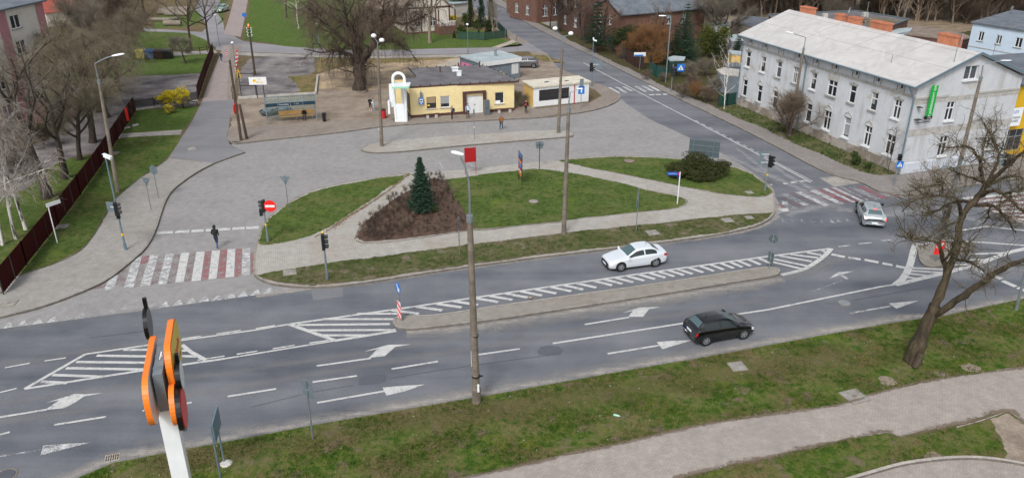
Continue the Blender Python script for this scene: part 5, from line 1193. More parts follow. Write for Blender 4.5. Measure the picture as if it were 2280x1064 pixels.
m = MB(); m.add([(0,WW,0),(L,WW,0),(L,WW,WH),(0,WW,WH)], [(3,2,1,0)]); m.add([(0,0,0),(0,WW,0),(0,WW,WH),(0,WW/2,zr),(0,0,WH)], [(4,3,2,1,0)]); m.build('back_wall', 'plaster_gable', t)
m = MB(); pbox(m, FR, -.05, L+.05, 0, .9, -.06, 0); m.build('plinth', 'plaster_plinth_rough', t); m = MB(); pbox(m, RI, -.0, WW, 0, 1.0, -.06, -.002); m.add([RI(0,1.0,-.06),RI(WW,1.0,-.06),RI(WW,1.05,0),RI(0,1.05,0)], [(0,1,2,3)]); m.build('plinth', 'plaster_plinth', t)
# roof
m = MB()
def rslab(p, th=.12):
    n = len(p); m.add([(x,y,q+th) for x,y,q in p]+[(x,y,q) for x,y,q in p], [tuple(range(n)), tuple(range(n,2*n))[::-1]]+[(i,i+n,(i+1)%n+n,(i+1)%n) for i in range(n)])
kz = (10.75-8.42)/(WW/2); rslab([(-.5,-.62,8.42-.62*kz),(L+.35,-.62,8.42-.62*kz),(L+.35,WW/2,10.75),(-.5,WW/2,10.75)]); rslab([(-.5,WW/2,10.75),(L+.35,WW/2,10.75),(L+.35,WW+.62,8.42-.62*kz),(-.5,WW+.62,8.42-.62*kz)])
RO = m.build('roof', 'roof_white', t)
m = MB(); ze = 8.42-.62*kz
m.tube([(-.5,-.70,ze+.05),(L+.4,-.70,ze+.05)], .08, 8); m.build('gutter', 'galvanised_blue', RO)
m = MB(); m.add([(L+.36,-.64,ze-.02),(L+.36,WW/2,10.73),(L+.36,WW/2,10.95),(L+.36,-.64,ze+.18),(L+.42,-.64,ze-.02),(L+.42,WW/2,10.73),(L+.42,WW/2,10.95),(L+.42,-.64,ze+.18)], [(0,1,2,3),(7,6,5,4),(0,4,5,1),(3,2,6,7)])
m.add([(L+.36,WW+.64,ze-.02),(L+.36,WW/2,10.73),(L+.36,WW/2,10.95),(L+.36,WW+.64,ze+.18),(L+.42,WW+.64,ze-.02),(L+.42,WW/2,10.73),(L+.42,WW/2,10.95),(L+.42,WW+.64,ze+.18)], [(3,2,1,0),(4,5,6,7),(1,5,4,0),(7,6,2,3)]); m.build('bargeboard', 'galvanised_blue', RO)
m = MB()
for x in (8.1, 14.8, 20.5): m.add([(x,-.6,ze+.125),(x+.05,-.6,ze+.125),(x+.05+1.0,WW/2,10.875),(x+1.0,WW/2,10.875)], [(0,1,2,3)])
for yy in (2.6, 5.3): m.tube([(-.4,yy,8.42+kz*yy+.125),(L+.3,yy+.3,8.42+kz*(yy+.3)+.125)], .010, 4)
m.build('roof_seams', 'roof_brown', RO)
def onroof(x, y, yy):   # pixel -> local u on the vertical plane local y = yy
    n = Vector((-math.sin(WAZ), math.cos(WAZ))); o = Vector((WB.x, WB.y))+n*yy; r = ray(x, y); tt = o.dot(n)/(r.x*n.x+r.y*n.y); p = r*tt
    return (Vector((p.x,p.y))-Vector((WB.x,WB.y))).dot(Vector((math.cos(WAZ), math.sin(WAZ)))), CAMH+p.z-PZ
for (xa,xb,yb_,yt) in [(1781,1806,36,24),(1859,1876,50,36),(1888,1909,55,42),(1938,1976,66,52),(2088,2131,96,80)]:
    u0, _ = onroof(xa, yb_, WW/2+.1); u1, _ = onroof(xb, yb_, WW/2+.1); _, z1 = onroof((xa+xb)/2, yt, WW/2+.1)
    chimney(RO, (u0+u1)/2, WW/2+.35, 10.3, max(z1, 11.4), abs(u1-u0), .75)
def antenna(par, x, y, z, h, r=.4, dish=True):
    m = MB(); m.tube([(x,y,z),(x,y,z+h)], .03, 6); 
    o = m.build('antenna_mast', 'galvanised', par)
    if dish: m = MB(); m.plate(circ(r,14), (x-.05,y-.08,z+h), (.8,-.6,.0), (0,.25,.97), .05); m.build('dish', 'silver_mid', o)
    return o
u0,_ = onroof(1882,50,WW/2+.2); antenna(RO, u0, WW/2+.5, 10.6, 1.3, .5); u0,_ = onroof(1897,50,WW/2+.2); antenna(RO, u0+1.2, WW/2+.9, 10.6, 2.6, dish=False)
u0,_ = onroof(2133,96,WW/2+.2); antenna(RO, u0, WW/2+.5, 10.6, 1.0, .5); antenna(RO, 21.6, 1.6, 9.0, .9, dish=False); antenna(RO, L-.4, WW/2-2.2, 9.9, 1.8, dish=False); antenna(RO, L-.2, WW/2+2.0, 9.9, 2.4, dish=False)
# windows and their stone trim
for k,u in enumerate(us):
    big = (k == 3); w = 1.35 if big else .86; wh = 1.6 if big else 1.75
    window(t, FR, u, 4.80, w, wh, 'cross' if k in (0,3) else ('three' if k == 5 else 'tee'), sill='white_paint' if k in (0,4,7,8) else 'stone_sill', dep=.12, sd=.16, curtain=(k%3==1)*1, gl='glass_dark' if k != 6 else 'glass_grey')
    if k != 6: window(t, FR, u, 7.52, .48, .52, 'plain', dep=.14, sill=None)
    else: m = MB(); pbox(m, FR, u-.24, u+.24, 7.52, 8.04, .06, .14); m.build('blind_window', 'plaster_gable', t)
    gw = 1.05 if k in (0,3) else .9; gh = 1.95 if k != 2 else 2.05
    window(t, FR, u, 1.30, gw, gh, 'cross' if k in (0,1,3) else 'tee', sill='white_paint' if k < 5 else 'stone_sill', dep=.14, sd=.2, gl='blind_tan' if k == 4 and False else 'glass_dark', curtain=(k in (2,5))*2 )
    m = MB(); s_ = w/2
    pbox(m, FR, u-s_-.18, u+s_+.18, 4.8+wh+.003, 4.8+wh+(.62 if big else .20), -.05, -.002); pbox(m, FR, u-.10, u+.10, 4.8+wh+(.62 if big else .20)+.002, 4.8+wh+(.72 if big else .34), -.07, -.002)
    m.build('window_surround', 'stone_trim' if k%2 else 'stone_sill', t)
    # arched hood over the ground-floor window
    m = MB(); z0 = 1.30+gh; r1, r0 = gw/2+.10, gw/2-.0; vs = []; n = 10
    for j in range(n+1):
        a = math.pi*j/n
        for rr in (r0, r1):
            for dd in (-.06, -.002): vs.append(FR(u-math.cos(a)*rr, z0+.06+math.sin(a)*rr*.85, dd))
    fs = []
    for j in range(n): b = 4*j; fs += [(b,b+4,b+6,b+2),(b+2,b+6,b+7,b+3),(b+1,b+5,b+4,b)]
    m.add(vs, fs); pbox(m, FR, u-.07, u+.07, z0+gw*.42+.1, z0+gw*.42+.34, -.07, -.002); pbox(m, FR, u-gw/2-.1, u+gw/2+.1, z0+.004, z0+.055, -.05, -.002); m.build('window_hood', 'stone_trim', t)
m = MB(); pbox(m, FR, -.02, L+.02, 7.22, 7.34, -.10, -.002); pbox(m, FR, -.02, L+.02, 7.10, 7.215, -.05, -.002); m.build('cornice', 'stone_band', t)
m = MB()
for k in range(9):
    for q in (-.45,.45): pbox(m, FR, us[k]+q-.05, us[k]+q+.05, 7.345, 8.2, -.04, -.002)
m.build('pilaster_strips', 'stone_sill', t)
m = MB(); pbox(m, RI, .0, 3.7, 7.02, 7.2, -.07, -.002); pbox(m, RI, 7.3, WW, 7.02, 7.2, -.07, -.002); pbox(m, RI, 0, WW, 3.55, 4.25, -.012, -.002); pbox(m, RI, 0, WW, 6.55, 7.01, -.010, -.002); m.build('string_course', 'stone_band', t)
for i,o in enumerate(opsG):
    window(t, RI, *o, 'cross' if i != 1 else 'mull', sill='white_paint', dep=.14, sd=.2, gl='glass_dark' if i != 1 else 'glass_grey')
m = MB(); pbox(m, RI, 7.35, 8.35, 4.6, 6.5, .0-.02, -.002); m.build('blocked_window', 'plaster_gable', t); m = MB(); pbox(m, RI, 7.2, 8.5, 4.45, 4.58, -.14, -.002); pbox(m, RI, 8.36, 8.45, 4.6, 6.55, -.03, -.002); m.build('blocked_sill', 'stone_sill', t)
m = MB(); u = 4.42; vs = []; n = 10
for j in range(n+1):
    a = math.pi*j/n
    for rr in (.5,.68):
        for dd in (-.06,-.002): vs.append(RI(u-math.cos(a)*rr, 3.32+math.sin(a)*rr*.8, dd))
fs = []
for j in range(n): b = 4*j; fs += [(b,b+4,b+6,b+2),(b+2,b+6,b+7,b+3),(b+1,b+5,b+4,b)]
m.add(vs, fs); m.build('window_hood', 'stone_trim', t)
# downpipes
def downpipe(par, pts): m = MB(); m.tube(pts, .07, 8); m.build('downpipe', 'galvanised_blue', par)
downpipe(t, [(L-.35,-.68,ze),(L-.30,-.55,ze-.3),(L-.1,-.14,7.1),(L-.1,-.14,.3),(L-.1,-.45,.12)]); us5 = L-15.1; downpipe(t, [(us5,-.68,ze),(us5,-.55,ze-.3),(us5,-.14,7.3),(us5,-.14,.3)]); downpipe(t, [(.05,-.68,ze),(.05,-.14,7.1),(.05,-.14,.2)])
m = MB()
for z_, w_ in ((6.35,.35),(5.2,.55)): pbox(m, RI, .25, .25+w_, z_, z_+.04, -.45, -.002)
pbox(m, RI, .2, 1.6, 4.98, 5.03, -.5, -.46); m.build('wall_bracket', 'dark_metal', t)
# person leaning in the attic window is a thing of its own (see people)
# banner
bn = thing('banner', 'green vertical banner with white lettering hung beside the corner of the white house', 'banner', (0,0,0), 0)
q = Matrix.Translation((WB.x, WB.y, PZ)) @ Matrix.Rotation(WAZ, 4, 'Z'); c = q @ Vector(RI(1.55, 6.85, -.35)); bn.location = c; bn.rotation_euler = (0, 0, WAZ+R(90))
m = MB(); m.box(-.36,.36,-.03,.03,-1.35,1.45); bp_ = m.build('cloth', ['red_box'], bn); NTg = plain('banner_green', (10,160,60), .5, 0, .05); bp_.data.materials[0] = NTg
text_mesh('lettering', '7 JAŚMINOWY GAJ', .34, 'white_paint', bp_, (.02,-.034,.05), (R(90),R(-90),0), .003, bold=.004)
m = MB(); m.box(-.36,.40,-.03,.03,-1.62,-1.37); m.add([(-.36,-.03,-1.30),(-.62,-.03,-1.48),(-.36,-.03,-1.66),(-.36,.03,-1.30),(-.62,.03,-1.48),(-.36,.03,-1.66)], [(0,1,2),(5,4,3),(0,3,4,1),(1,4,5,2)]); ar = m.build('arrow_board', 'black_plastic', bn)
text_mesh('distance', '2 km', .2, 'white_paint', ar, (.05,-.034,-1.50), (R(90),0,0), .003)
# ---- yellow building right of it
nW = Vector((-math.sin(WAZ), math.cos(WAZ), 0)); dW = Vector((math.cos(WAZ), math.sin(WAZ), 0))
YA = Vector((WB.x,WB.y,0))+dW*(L-1.2)+nW*(WW+.05); YB = YA+nW*16
t, wl, rf_, Ly = building('shop_building', 'yellow building with dark flat roof and shop windows right of the white house', YA, YB, 11, 7.0, 'yellow_strong', 'roof_slate', 'flat', ov=.35,
    ops={'front': [(2.2,.4,2.6,2.2,'three'),(5.6,.4,2.6,2.2,'three'),(9.5,.4,2.6,2.2,'three')]}, win_kw=dict(frame='silver_mid', gl='glass_dark', sill=None))
for x,y in ((2.6,4.5),(4.2,7.0),(.9,2.0)): m = MB(); m.box(x-.3,x+.3,y-.4,y+.4,7.1,7.9); o = m.build('vent', 'yellow_strong', rf_); m = MB(); m.box(x-.4,x+.4,y-.5,y+.5,7.902,7.98); m.build('cap', 'roof_slate', o)
m = MB(); m.box(-.6,1.9,-.62,-.57,3.2,5.0); sb = m.build('sign_banner', 'white_plastic', t); text_mesh('lettering', 'KOLLEX', .42, 'blue_street', sb, (.65,-.63,4.6), (R(90),0,0), .002); text_mesh('lettering', 'WYTWÓRNIA\nWYPRAWEK', .34, 'navy', sb, (.65,-.63,3.85), (R(90),0,0), .002)
m = MB(); m.box(-1.2,-.3,-.7,-.6,5.05,5.45); m.build('blue_sign', 'blue_street', t); m = MB(); m.plate(circ(.35,14), (-1.6,-.7,2.9), (1,0,0), (0,0,1), .15); m.build('round_sign', 'blue_sign', t)
# ---- light blue house
A_ = G(2167,52,6.3); B_ = G(2290,71,6.3); B2 = A_+(B_-A_)*1.6
t, wl, rf_, Lb = building('blue_house', 'pale blue two-storey house with dark roof in the upper right corner', A_, B2, 9, 6.2, 'blue_wall', 'roof_slate', 'mono', rise=1.0, ov=.25,
    ops={'front': [(1.6,3.9,.8,1.3,'mull'),(4.3,3.9,.7,1.2,'mull'),(7.1,3.9,.95,1.3,'mull'),(10.2,3.9,.95,1.3,'mull'),(1.6,1.0,.8,1.4,'mull'),(4.6,1.0,.8,1.4,'mull')]}, win_kw=dict(sill='stone_sill'))
m = MB(); pbox(m, rf_front(Lb,9), 0, Lb, 2.9, 3.02, -.04, -.002); m.build('string_course', 'stone_band', t); chimney(rf_, 8.6, 6.0, 6.4, 8.4, 1.3, .7, 'concrete', 'roof_slate'); antenna(rf_, .9, 7.0, 7.0, .9, .35)
# ---- warehouses behind
def poly_building(name, label, pts, H, wall, roof, cat='building', par=.0, group=None, top=None, ov=.12, world=False):
    P = [Vector(p[:2]) for p in (pts if world else [G(x, y, H+PZ) for x,y in pts])]; c = sum(P, Vector((0,0)))/len(P); t = thing(name, label, cat, (c.x, c.y, PZ), 0, group)
    Q = [p-c for p in P]; m = MB(); m.prism(Q, 0, H-.01); m.build('wall', wall, t); m = MB(); Qo = [p+p.normalized()*ov for p in Q]; m.prism(Qo, H, H+.14, bottom=True); r = m.build('roof', roof, t)
    if par: 
        m = MB(); 
        for a,b in zip(Qo, Qo[1:]+Qo[:1]): m.tube([(a.x,a.y,H+.2),(b.x,b.y,H+.2)], .12, 4)
        m.build('roof_edge', 'sign_back_dark', r)
    return t, r
t, r = poly_building('warehouse', 'flat-roofed warehouse with patched mossy roof behind the white house', [(1712,36),(1904,27),(2022,46),(1976,62),(1930,75),(1740,60)], 4.2, 'brick_dark', 'roof_felt', par=1)
for i,(x,y) in enumerate([(1835,42),(1925,40)]): c = G(x,y,4.3)-Vector(t.location); m = MB(); m.box(c.x-.4,c.x+.4,c.y-.4,c.y+.4,4.34,5.0); m.build('vent', 'concrete_light', r)
P_ = [G(x,y,4.48)-Vector(t.location) for x,y in [(1915,37),(2005,46),(1970,58),(1890,56)]]; m = MB(); m.prism([(p.x,p.y) for p in P_], 4.35, 4.375); m.build('moss_patch', 'roof_moss', r)
m = MB(); rg = random.Random(3)
for k in range(14): c = G(1905+rg.uniform(0,26), 44+rg.uniform(0,8), 4.5)-Vector(t.location); m.obox((c.x,c.y,4.5+rg.uniform(0,.3)), rg.uniform(.8,2.2), .2, .12, rg.uniform(0,3), rg.uniform(-.4,.4))
tag(m.build('debris', 'roof_brown', r), kind='stuff')
poly_building('shed', 'long low shed with brownish flat roof behind the brick chimneys', [(2010,62),(2030,58),(2140,76),(2165,86),(2130,92),(2015,78)], 3.0, 'brick_dark', 'roof_brown', 'shed')
poly_building('shed', 'small shed with pale blue roof tucked behind the white house ridge', [(1972,68),(2030,64),(2026,71),(1982,80)], 3.3, 'blue_wall', 'roof_pale_blue', 'shed')
poly_building('shed', 'grey shed with hipped dark roof left of the white house', [(1628,50),(1660,37),(1716,43),(1690,60),(1678,62)], 3.0, 'concrete', 'roof_slate', 'shed')
poly_building('garage', 'low grey metal garage beside the far end of the white house', [(1612,77),(1640,80),(1655,92),(1630,94)], 2.4, 'shed_grey', 'roof_pale_blue', 'garage')
poly_building('shed', 'small white shed with brown door at the back of the gardens', [(1585,52),(1618,50),(1625,57),(1590,62)], 2.6, 'white_paint', 'roof_pale_blue', 'shed')
poly_building('shed', 'yellow timber hut with pale roof by the white house corner', [(1622,114),(1652,117),(1656,124),(1630,122)], 2.4, 'yellow_ply', 'roof_pale_blue', 'shed')
poly_building('garage', 'light grey metal garage with flat roof behind the hedge', [(1597,158),(1612,153),(1648,158),(1644,172),(1606,166)], 2.3, 'shed_grey', 'concrete_light', 'garage')
poly_building('shed', 'low shed with dark roof beside the yellow hut', [(1612,146),(1640,141),(1652,150),(1622,152)], 1.8, 'shed_blue', 'roof_slate', 'shed')
poly_building('greenhouse', 'low shelter covered with pale blue sheeting in the gardens', [(1487,131),(1500,127),(1525,129),(1522,136),(1492,137)], 1.7, 'green_mesh', 'roof_pale_blue', 'shed')
# ---- brick houses along the side street
def H_at(x, y, ty): return HZ(x, y, ty, PZ)-PZ
A_ = G(1352,92,PZ); B_ = G(1383,106,PZ)
def brickhouse(label, A_, B_, W, H, rise, ops, gl='glass_grey', **k):
    t, wl, rf_, Lh = building('brick_house', label, A_, B_, W, H, k.get('wall','brick_red'), 'roof_slate', 'gable' if not k.get('gf') else 'gablefront', rise=rise, ov=.45, ops=ops, cat='house', group=None, win_kw=dict(gl=gl, sill='concrete_light'))
    return t, wl, rf_, Lh
Cn = G(1381,103,PZ); dirL = (G(1530,88,PZ)-Cn).normalized(); dirN = Vector((-dirL.y, dirL.x, 0))
t, wl, rf_, Lh = brickhouse('red brick house with slate roof and white chimneys behind the orange-brown shrub', Cn, Cn+dirL*17, 8.5, 5.1, 1.9, {'front': [(9.5,2.9,.9,1.5,'cross'),(12.5,2.9,.9,1.5,'cross'),(3.2,.8,.9,1.5,'cross')], 'left': [(2.2,3.0,.8,1.5,'tee'),(5.2,3.0,.8,1.5,'tee'),(2.2,.8,.8,1.5,'tee')]})
m = MB(); pbox(m, rf_front(Lh,8.5), 0, Lh, 2.45, 2.65, -.05, -.002); m.build('string_course', 'brick_dark', t)
chimney(rf_, 5.2, 4.3, 6.2, 9.0, 1.6, .7, 'white_paint', 'white_paint'); chimney(rf_, 8.4, 4.3, 6.2, 8.4, 1.3, .7, 'brick_red', 'white_paint'); chimney(rf_, 11.6, 3.4, 6.0, 8.4, .8, .6, 'white_paint', 'white_paint')
C2 = G(1300,82,PZ); t, wl, rf_, Lh = brickhouse('tall red brick house with slate roof behind the pine tree', C2, C2+dirL*14, 9, 8.0, 2.2, {'front': [(3,3.8,.9,1.6,'cross'),(7,3.8,.9,1.6,'cross'),(11,3.8,.9,1.6,'cross'),(3,.9,.9,1.6,'cross')], 'left': [(2.4,4.6,.9,1.6,'cross'),(6,4.6,.9,1.6,'cross'),(2.4,1.2,.9,1.6,'cross'),(6,1.2,.9,1.6,'cross')]}, wall='brick_dark')
chimney(rf_, 6, 4.5, 9, 12, 1.4, .7, 'concrete', 'concrete_light'); chimney(rf_, 10, 4.5, 9, 11.6, 1.4, .7, 'white_paint', 'white_paint')
C3 = G(1195,52,PZ); C3b = G(1262,44,PZ); building('brick_house', 'long red brick house with white windows beyond the driveway', C3, C3b, 9, 6.5, 'brick_red', 'roof_slate', 'gable', rise=2.4, ov=.4, cat='house', ops={'front': [(2.0+2.6*k,1.1,1.1,2.2,'cross') for k in range(3)]+[(2.0+2.6*k,4.4,1.0,1.4,'cross') for k in range(3)], 'left': [(2.5,1.2,1,1.8),(6,1.2,1,1.8)]}, win_kw=dict(gl='glass_grey', sill='concrete_light'))
C4 = G(1128,28,PZ); C4b = G(1178,36,PZ); building('brick_house', 'far brick house with tall narrow white windows at the top edge', C4, C4b, 9, 7.5, 'brick_red', 'roof_slate', 'gable', rise=2.4, ov=.4, cat='house', ops={'front': [(1.2+1.7*k,1.2,.7,2.2,'tee') for k in range(5)]+[(1.2+1.7*k,4.6,.7,1.8,'tee') for k in range(5)]}, win_kw=dict(gl='glass_grey', sill='concrete_light'))
m = MB(); 
# ---- timbered house
A_ = G(905,78,PZ); B_ = G(1003,71,PZ); t, wl, rf_, Lt = building('timbered_house', 'cream gabled house with brown timber and dark roof behind the spreading tree', A_, B_, 9, 4.6, 'cream_wall', 'roof_brown', 'gablefront', rise=4.0, ov=.6, cat='house', ops={'front': [(2.2,1.2,1.0,1.4,'cross'),(5.0,1.2,1.0,1.4,'cross')]}, plinth='brick_red')
m = MB(); P = rf_front(Lt, 9)
for u in (0,.0+Lt*.33,Lt*.66,Lt-.25): pbox(m, P, u, u+.25, .36, 4.6, -.04, -.002)
pbox(m, P, 0, Lt, 4.3, 4.6, -.06, -.002)
for k in range(6): u = .3+k*(Lt-.6)/5; pbox(m, P, u, u+.12, 4.6, 4.6+4.0*(1-abs(u-Lt/2)/(Lt/2))-.3, -.04, -.002)
m.build('timber_frame', 'timber_dark', t)
m = MB(); m.box(Lt-3.0,Lt+.2,-2.6,0,0,1.5); pc = m.build('porch', 'brick_red', t); m = MB()
for k in range(12): m.box(Lt-3.0+k*.27,Lt-2.92+k*.27,-2.62,-2.54,1.5,2.2)
m.box(Lt-3.0,Lt+.2,-2.66,-2.5,2.202,2.32); m.build('balustrade', 'white_paint', pc); 
for x_ in (Lt-3.05,Lt): m = MB(); m.box(x_,x_+.2,-2.6,-2.4,1.5,4.3); m.build('porch_post', 'timber_dark', pc)
A_ = G(820,60,PZ); B_ = G(895,58,PZ); building('outbuilding', 'low brick outbuilding with dark roof behind the crown of the spreading tree', A_, B_, 6, 3.2, 'brick_dark', 'roof_brown', 'gable', rise=1.6, ov=.4, cat='shed')
A_ = G(1012,40,PZ); B_ = G(1045,36,PZ); building('outbuilding', 'small pale outbuilding behind the conical evergreens', A_, B_, 5, 2.6, 'concrete_light', 'roof_pale_blue', 'flat', cat='shed')
# ---- kiosk
A_ = G(916,263,PZ); B_ = G(1143,244.5,PZ); d = (B_-A_); KL = d.length; kaz = math.atan2(d.y,d.x)-R(1.5); KH = 3.42
t = thing('kiosk', 'pale yellow flat-roofed kiosk with brown plinth and white double door', 'kiosk', A_, kaz); P = rf_front(KL, 6.5)
ok = [(2.4,.95,1.1,1.35),(4.0,.95,1.1,1.35),(10.5,.95,1.1,1.35),(7.5,.0,2.0,2.1)]
m = MB(); wall_holes(m, P, 0, KL, 0, KH, ok, .2); m.add([(0,0,0),(0,4.6,0),(0,4.6,KH),(0,0,KH)], [(3,2,1,0)]); m.add([(KL,0,0),(KL,6.2,0),(KL,6.2,KH),(KL,0,KH)], [(0,1,2,3)]); m.add([(-1.0,4.6,0),(-1.0,7.8,0),(-1.0,7.8,KH),(-1.0,4.6,KH)], [(3,2,1,0)]); m.add([(-1,4.6,0),(0,4.6,0),(0,4.6,KH),(-1,4.6,KH)], [(0,1,2,3)]); m.build('wall', 'yellow_wall', t)
def kl(px_, py_, z_):
    p = G(px_, py_, z_+PZ)-Vector(t.location); c, s = math.cos(-kaz), math.sin(-kaz); return (p.x*c-p.y*s, p.x*s+p.y*c)
rp = [kl(x,y,KH+.16) for x,y in [(897,175),(913,193),(1155,180),(1075,145),(909,152),(928,173)]]
m = MB(); m.prism(rp, KH+.003, KH+.16, bottom=True); rf_ = m.build('roof', 'roof_felt', t)
m = MB(); a, b = Vector(rp[1]), Vector(rp[2]); dd = (b-a).normalized(); nn = Vector((dd.y,-dd.x))
m.obox(((a.x+b.x)/2+nn.x*.02,(a.y+b.y)/2+nn.y*.02,KH+.05), (b-a).length, .06, .2, math.atan2(dd.y,dd.x)); m.build('fascia', 'plinth_brown', rf_)
m = MB()
for a,b,n in ((rp[1],rp[2],11),(rp[2],rp[3],9),(rp[3],rp[4],8),(rp[4],rp[5],7)):
    for k in range(n): x = a[0]+(b[0]-a[0])*k/n; y = a[1]+(b[1]-a[1])*k/n; m = MB(); m.box(x-.05,x+.05,y-.05,y+.05,KH+.16,KH+.30); m.build('felt_clip', 'dark_metal', rf_)

for (x,y,w_,mt,h_) in [(1013,158,.7,'white_plastic',.4),(1022,168,.5,'white_plastic',.5),(980,160,.14,'plinth_brown',.6),(1021,152,.14,'plinth_brown',.6),(1068,149,.14,'plinth_brown',.6)]:
    c = kl(x,y,KH+.2); m = MB(); m.box(c[0]-w_/2,c[0]+w_/2,c[1]-w_*.4,c[1]+w_*.4,KH+.16,KH+.16+h_); m.box(c[0]-w_*.62,c[0]+w_*.62,c[1]-w_*.5,c[1]+w_*.5,KH+.17+h_,KH+.24+h_); m.build('roof_vent', mt, rf_)
m = MB(); pbox(m, P, -.03, 6.45, 0, .32, -.03, -.002); pbox(m, P, 8.55, KL+.03, 0, .32, -.03, -.002); m.box(-.03,0,0,4.6,0,.32); m.build('plinth', 'plinth_brown', t)
for i,o in enumerate(ok[:3]):
    w_ = window(t, P, *o, 'plain', frame='timber_dark' if i == 0 else 'white_paint', gl='glass_dark', sill='concrete_light', dep=.1)
    if i < 2: m = MB(); pbox(m, P, o[0]-.48, o[0]+.48, .95+(.62 if i == 0 else .45), 2.24, .06, .09); m.build('shutter', 'blind_tan' if i == 0 else 'curtain', w_)
    if i == 0: m = MB(); pbox(m, P, o[0]-.46, o[0]-.2, 1.2, 1.38, .10, .105); m.build('sticker', 'yellow_sticker', w_)
    if i == 2: m = MB(); pbox(m, P, o[0]-.5, o[0]+.1, 1.0, 1.3, .10, .105); m.build('notice', 'white_plastic', w_)
m = MB(); pbox(m, P, 6.5, 7.5, 0, 2.1, .12, .16); pbox(m, P, 7.51, 8.5, 0, 2.1, .12, .16); dr = m.build('door', 'white_paint', t); m = MB(); pbox(m, P, 7.42, 7.6, 1.0, 1.06, .06, .118); m.build('handle', 'dark_metal', dr)
m = MB(); pbox(m, P, 6.08, 6.5, 0, 2.4, -.2, -.003); pbox(m, P, 8.5, 8.85, 0, 2.4, -.2, -.003); pbox(m, P, 6.08, 8.85, 2.402, 2.65, -.22, -.003); m.build('door_surround', 'plinth_brown', t)
m = MB(); pbox(m, P, .9, 1.45, 1.55, 2.35, -.28, -.2); bs = m.build('hanging_sign', 'blue_sign', t); m = MB(); pbox(m, P, 1.0, 1.35, 1.78, 2.2, -.292, -.282); pbox(m, P, 1.1, 1.25, 1.6, 1.7, -.292, -.282); o = m.build('bus_panel', 'white_plastic', bs)
m = MB(); pbox(m, P, 1.06, 1.29, 1.92, 2.08, -.302, -.294); m.build('bus_symbol', 'navy', bs); m = MB(); pbox(m, P, 1.1, 1.35, 2.4, 2.9, -.25, -.05); m.tube([P(1.2,3.2,-.2), P(1.15,2.9,-.15)], .03, 5); m.build('junction_box', 'sign_back', t)
m = MB(); m.box(-.04,-.003,.5,3.6,.5,2.6); m.build('side_grille', 'dark_metal', t)
# ---- booth
A_ = G(1188,241,PZ); B_ = G(1310,228,PZ); t, wl, rf_, Lb = building('sales_booth', 'white flat-roofed sales booth with wide dark window and cream roof', A_, B_, 3.1, 2.45, 'white_paint', 'roof_cream', 'flat', ov=.18, cat='kiosk', ops={'front': [(2.7,.75,4.0,1.35,'three')]}, win_kw=dict(frame='brown_metal', sill=None, dep=.1))
m = MB(); P = rf_front(Lb, 3.1); pbox(m, P, 5.35, 5.47, 0, 2.4, -.03, -.002); m.build('red_strip', 'red_board', t); m = MB(); m.box(-.03,-.003,.1,3.0,.1,2.35); m.build('side_panel', 'yellow_ply', t); m = MB(); pbox(m, P, 0, Lb, 0, .12, -.02, -.002); m.build('plinth', 'concrete', t)
m = MB(); m.box(2.0,2.5,1.2,1.4,2.63,2.75); m.box(4.6,5.1,1.0,1.15,2.63,2.72); m.build('roof_clutter', 'roof_slate', rf_)
# ---- grey shed
A_ = Vector((-4.3,106.0,0)); B_ = Vector((1.1,109.6,0)); t, wl, rf_, Ls = building('metal_shed', 'grey corrugated shed with pale blue roof and white fascia behind the kiosk', A_, B_, 5.2, 2.75, 'shed_grey', 'roof_pale_blue', 'flat', ov=.15, cat='shed')
m = MB(); P = rf_front(Ls, 5.2); pbox(m, P, -.15, Ls+.15, 2.3, 2.9, -.2, -.155); m.build('fascia', 'white_paint', t); m = MB(); pbox(m, P, Ls-1.4, Ls-.3, .7, 2.1, -.03, -.002); m.build('poster', 'white_paint', t)
m = MB(); m.box(-.03,-.003,.5,4.8,.2,2.2); m.build('painted_side', plain('graffiti_pink', (214,120,160), .7, 0, .4, 1.5), t); m = MB(); m.lathe([(.18,0),(.18,.8),(.24,.82),(.24,.95),(0,1.0)], 10, (3.9,2.2,2.93)); m.build('flue', 'silver_mid', rf_)
m = MB()
for k in range(24): u = k*Ls/24; pbox(m, P, u, u+.06, 0, 2.28, -.03, -.002)
m.build('ribs', 'shed_grey', t)
# ---- apartment block, far left
A0 = G(92,3,12.6); A1 = G(0,23,12.6); dv = (A1-A0).normalized(); Bk = A0+dv*26
t, wl, rf_, La = building('apartment_block', 'tall pink and cream apartment block behind the bare trees', Bk, A0, 12, 12.4, 'cream_wall', 'roof_slate', 'flat', ov=.4, cat='building', ops={'front': [(La_,z_,1.5,1.4,'mull') for La_ in (3,7.5,12,16.5,21.0) for z_ in (1.6,4.6,7.6,10.3)], 'right': [(3,z_,1.2,1.4,'mull') for z_ in (4.6,7.6,10.3)]})
P = rf_front(La, 12); 
for a,b in ((.0,1.6),(5,6.3),(9.5,11),(14,15.4),(18.3,19.7),(La-1.3,La)): m = MB(); pbox(m, P, a, b, 0, 12.35, -.06, -.002); m.build('pink_panel', 'pink_wall', t)
for z_ in (3.3,6.3,9.2): m = MB(); pbox(m, P, 1.7, 4.9, z_, z_+1.0, -1.1, -.07); m.build('balcony', 'pink_wall', t)
m = MB(); m.box(La-6,La-2,-2.6,-.07,0,2.6); en = m.build('entrance', 'pink_wall', t); m = MB(); m.box(La-6.3,La-1.7,-2.9,-.07,2.603,2.8); m.build('entrance_roof', 'roof_felt', en)
A_ = G(108,60,PZ); B_ = G(215,48,PZ); building('brick_house', 'distant house with red tiled roof hidden behind the left trees', A_, B_, 8, 2.6, 'cream_wall', plain('roof_red', (150,74,62), .8, 0, .15, 1.5), 'gable', rise=2.2, cat='house', ov=.4)
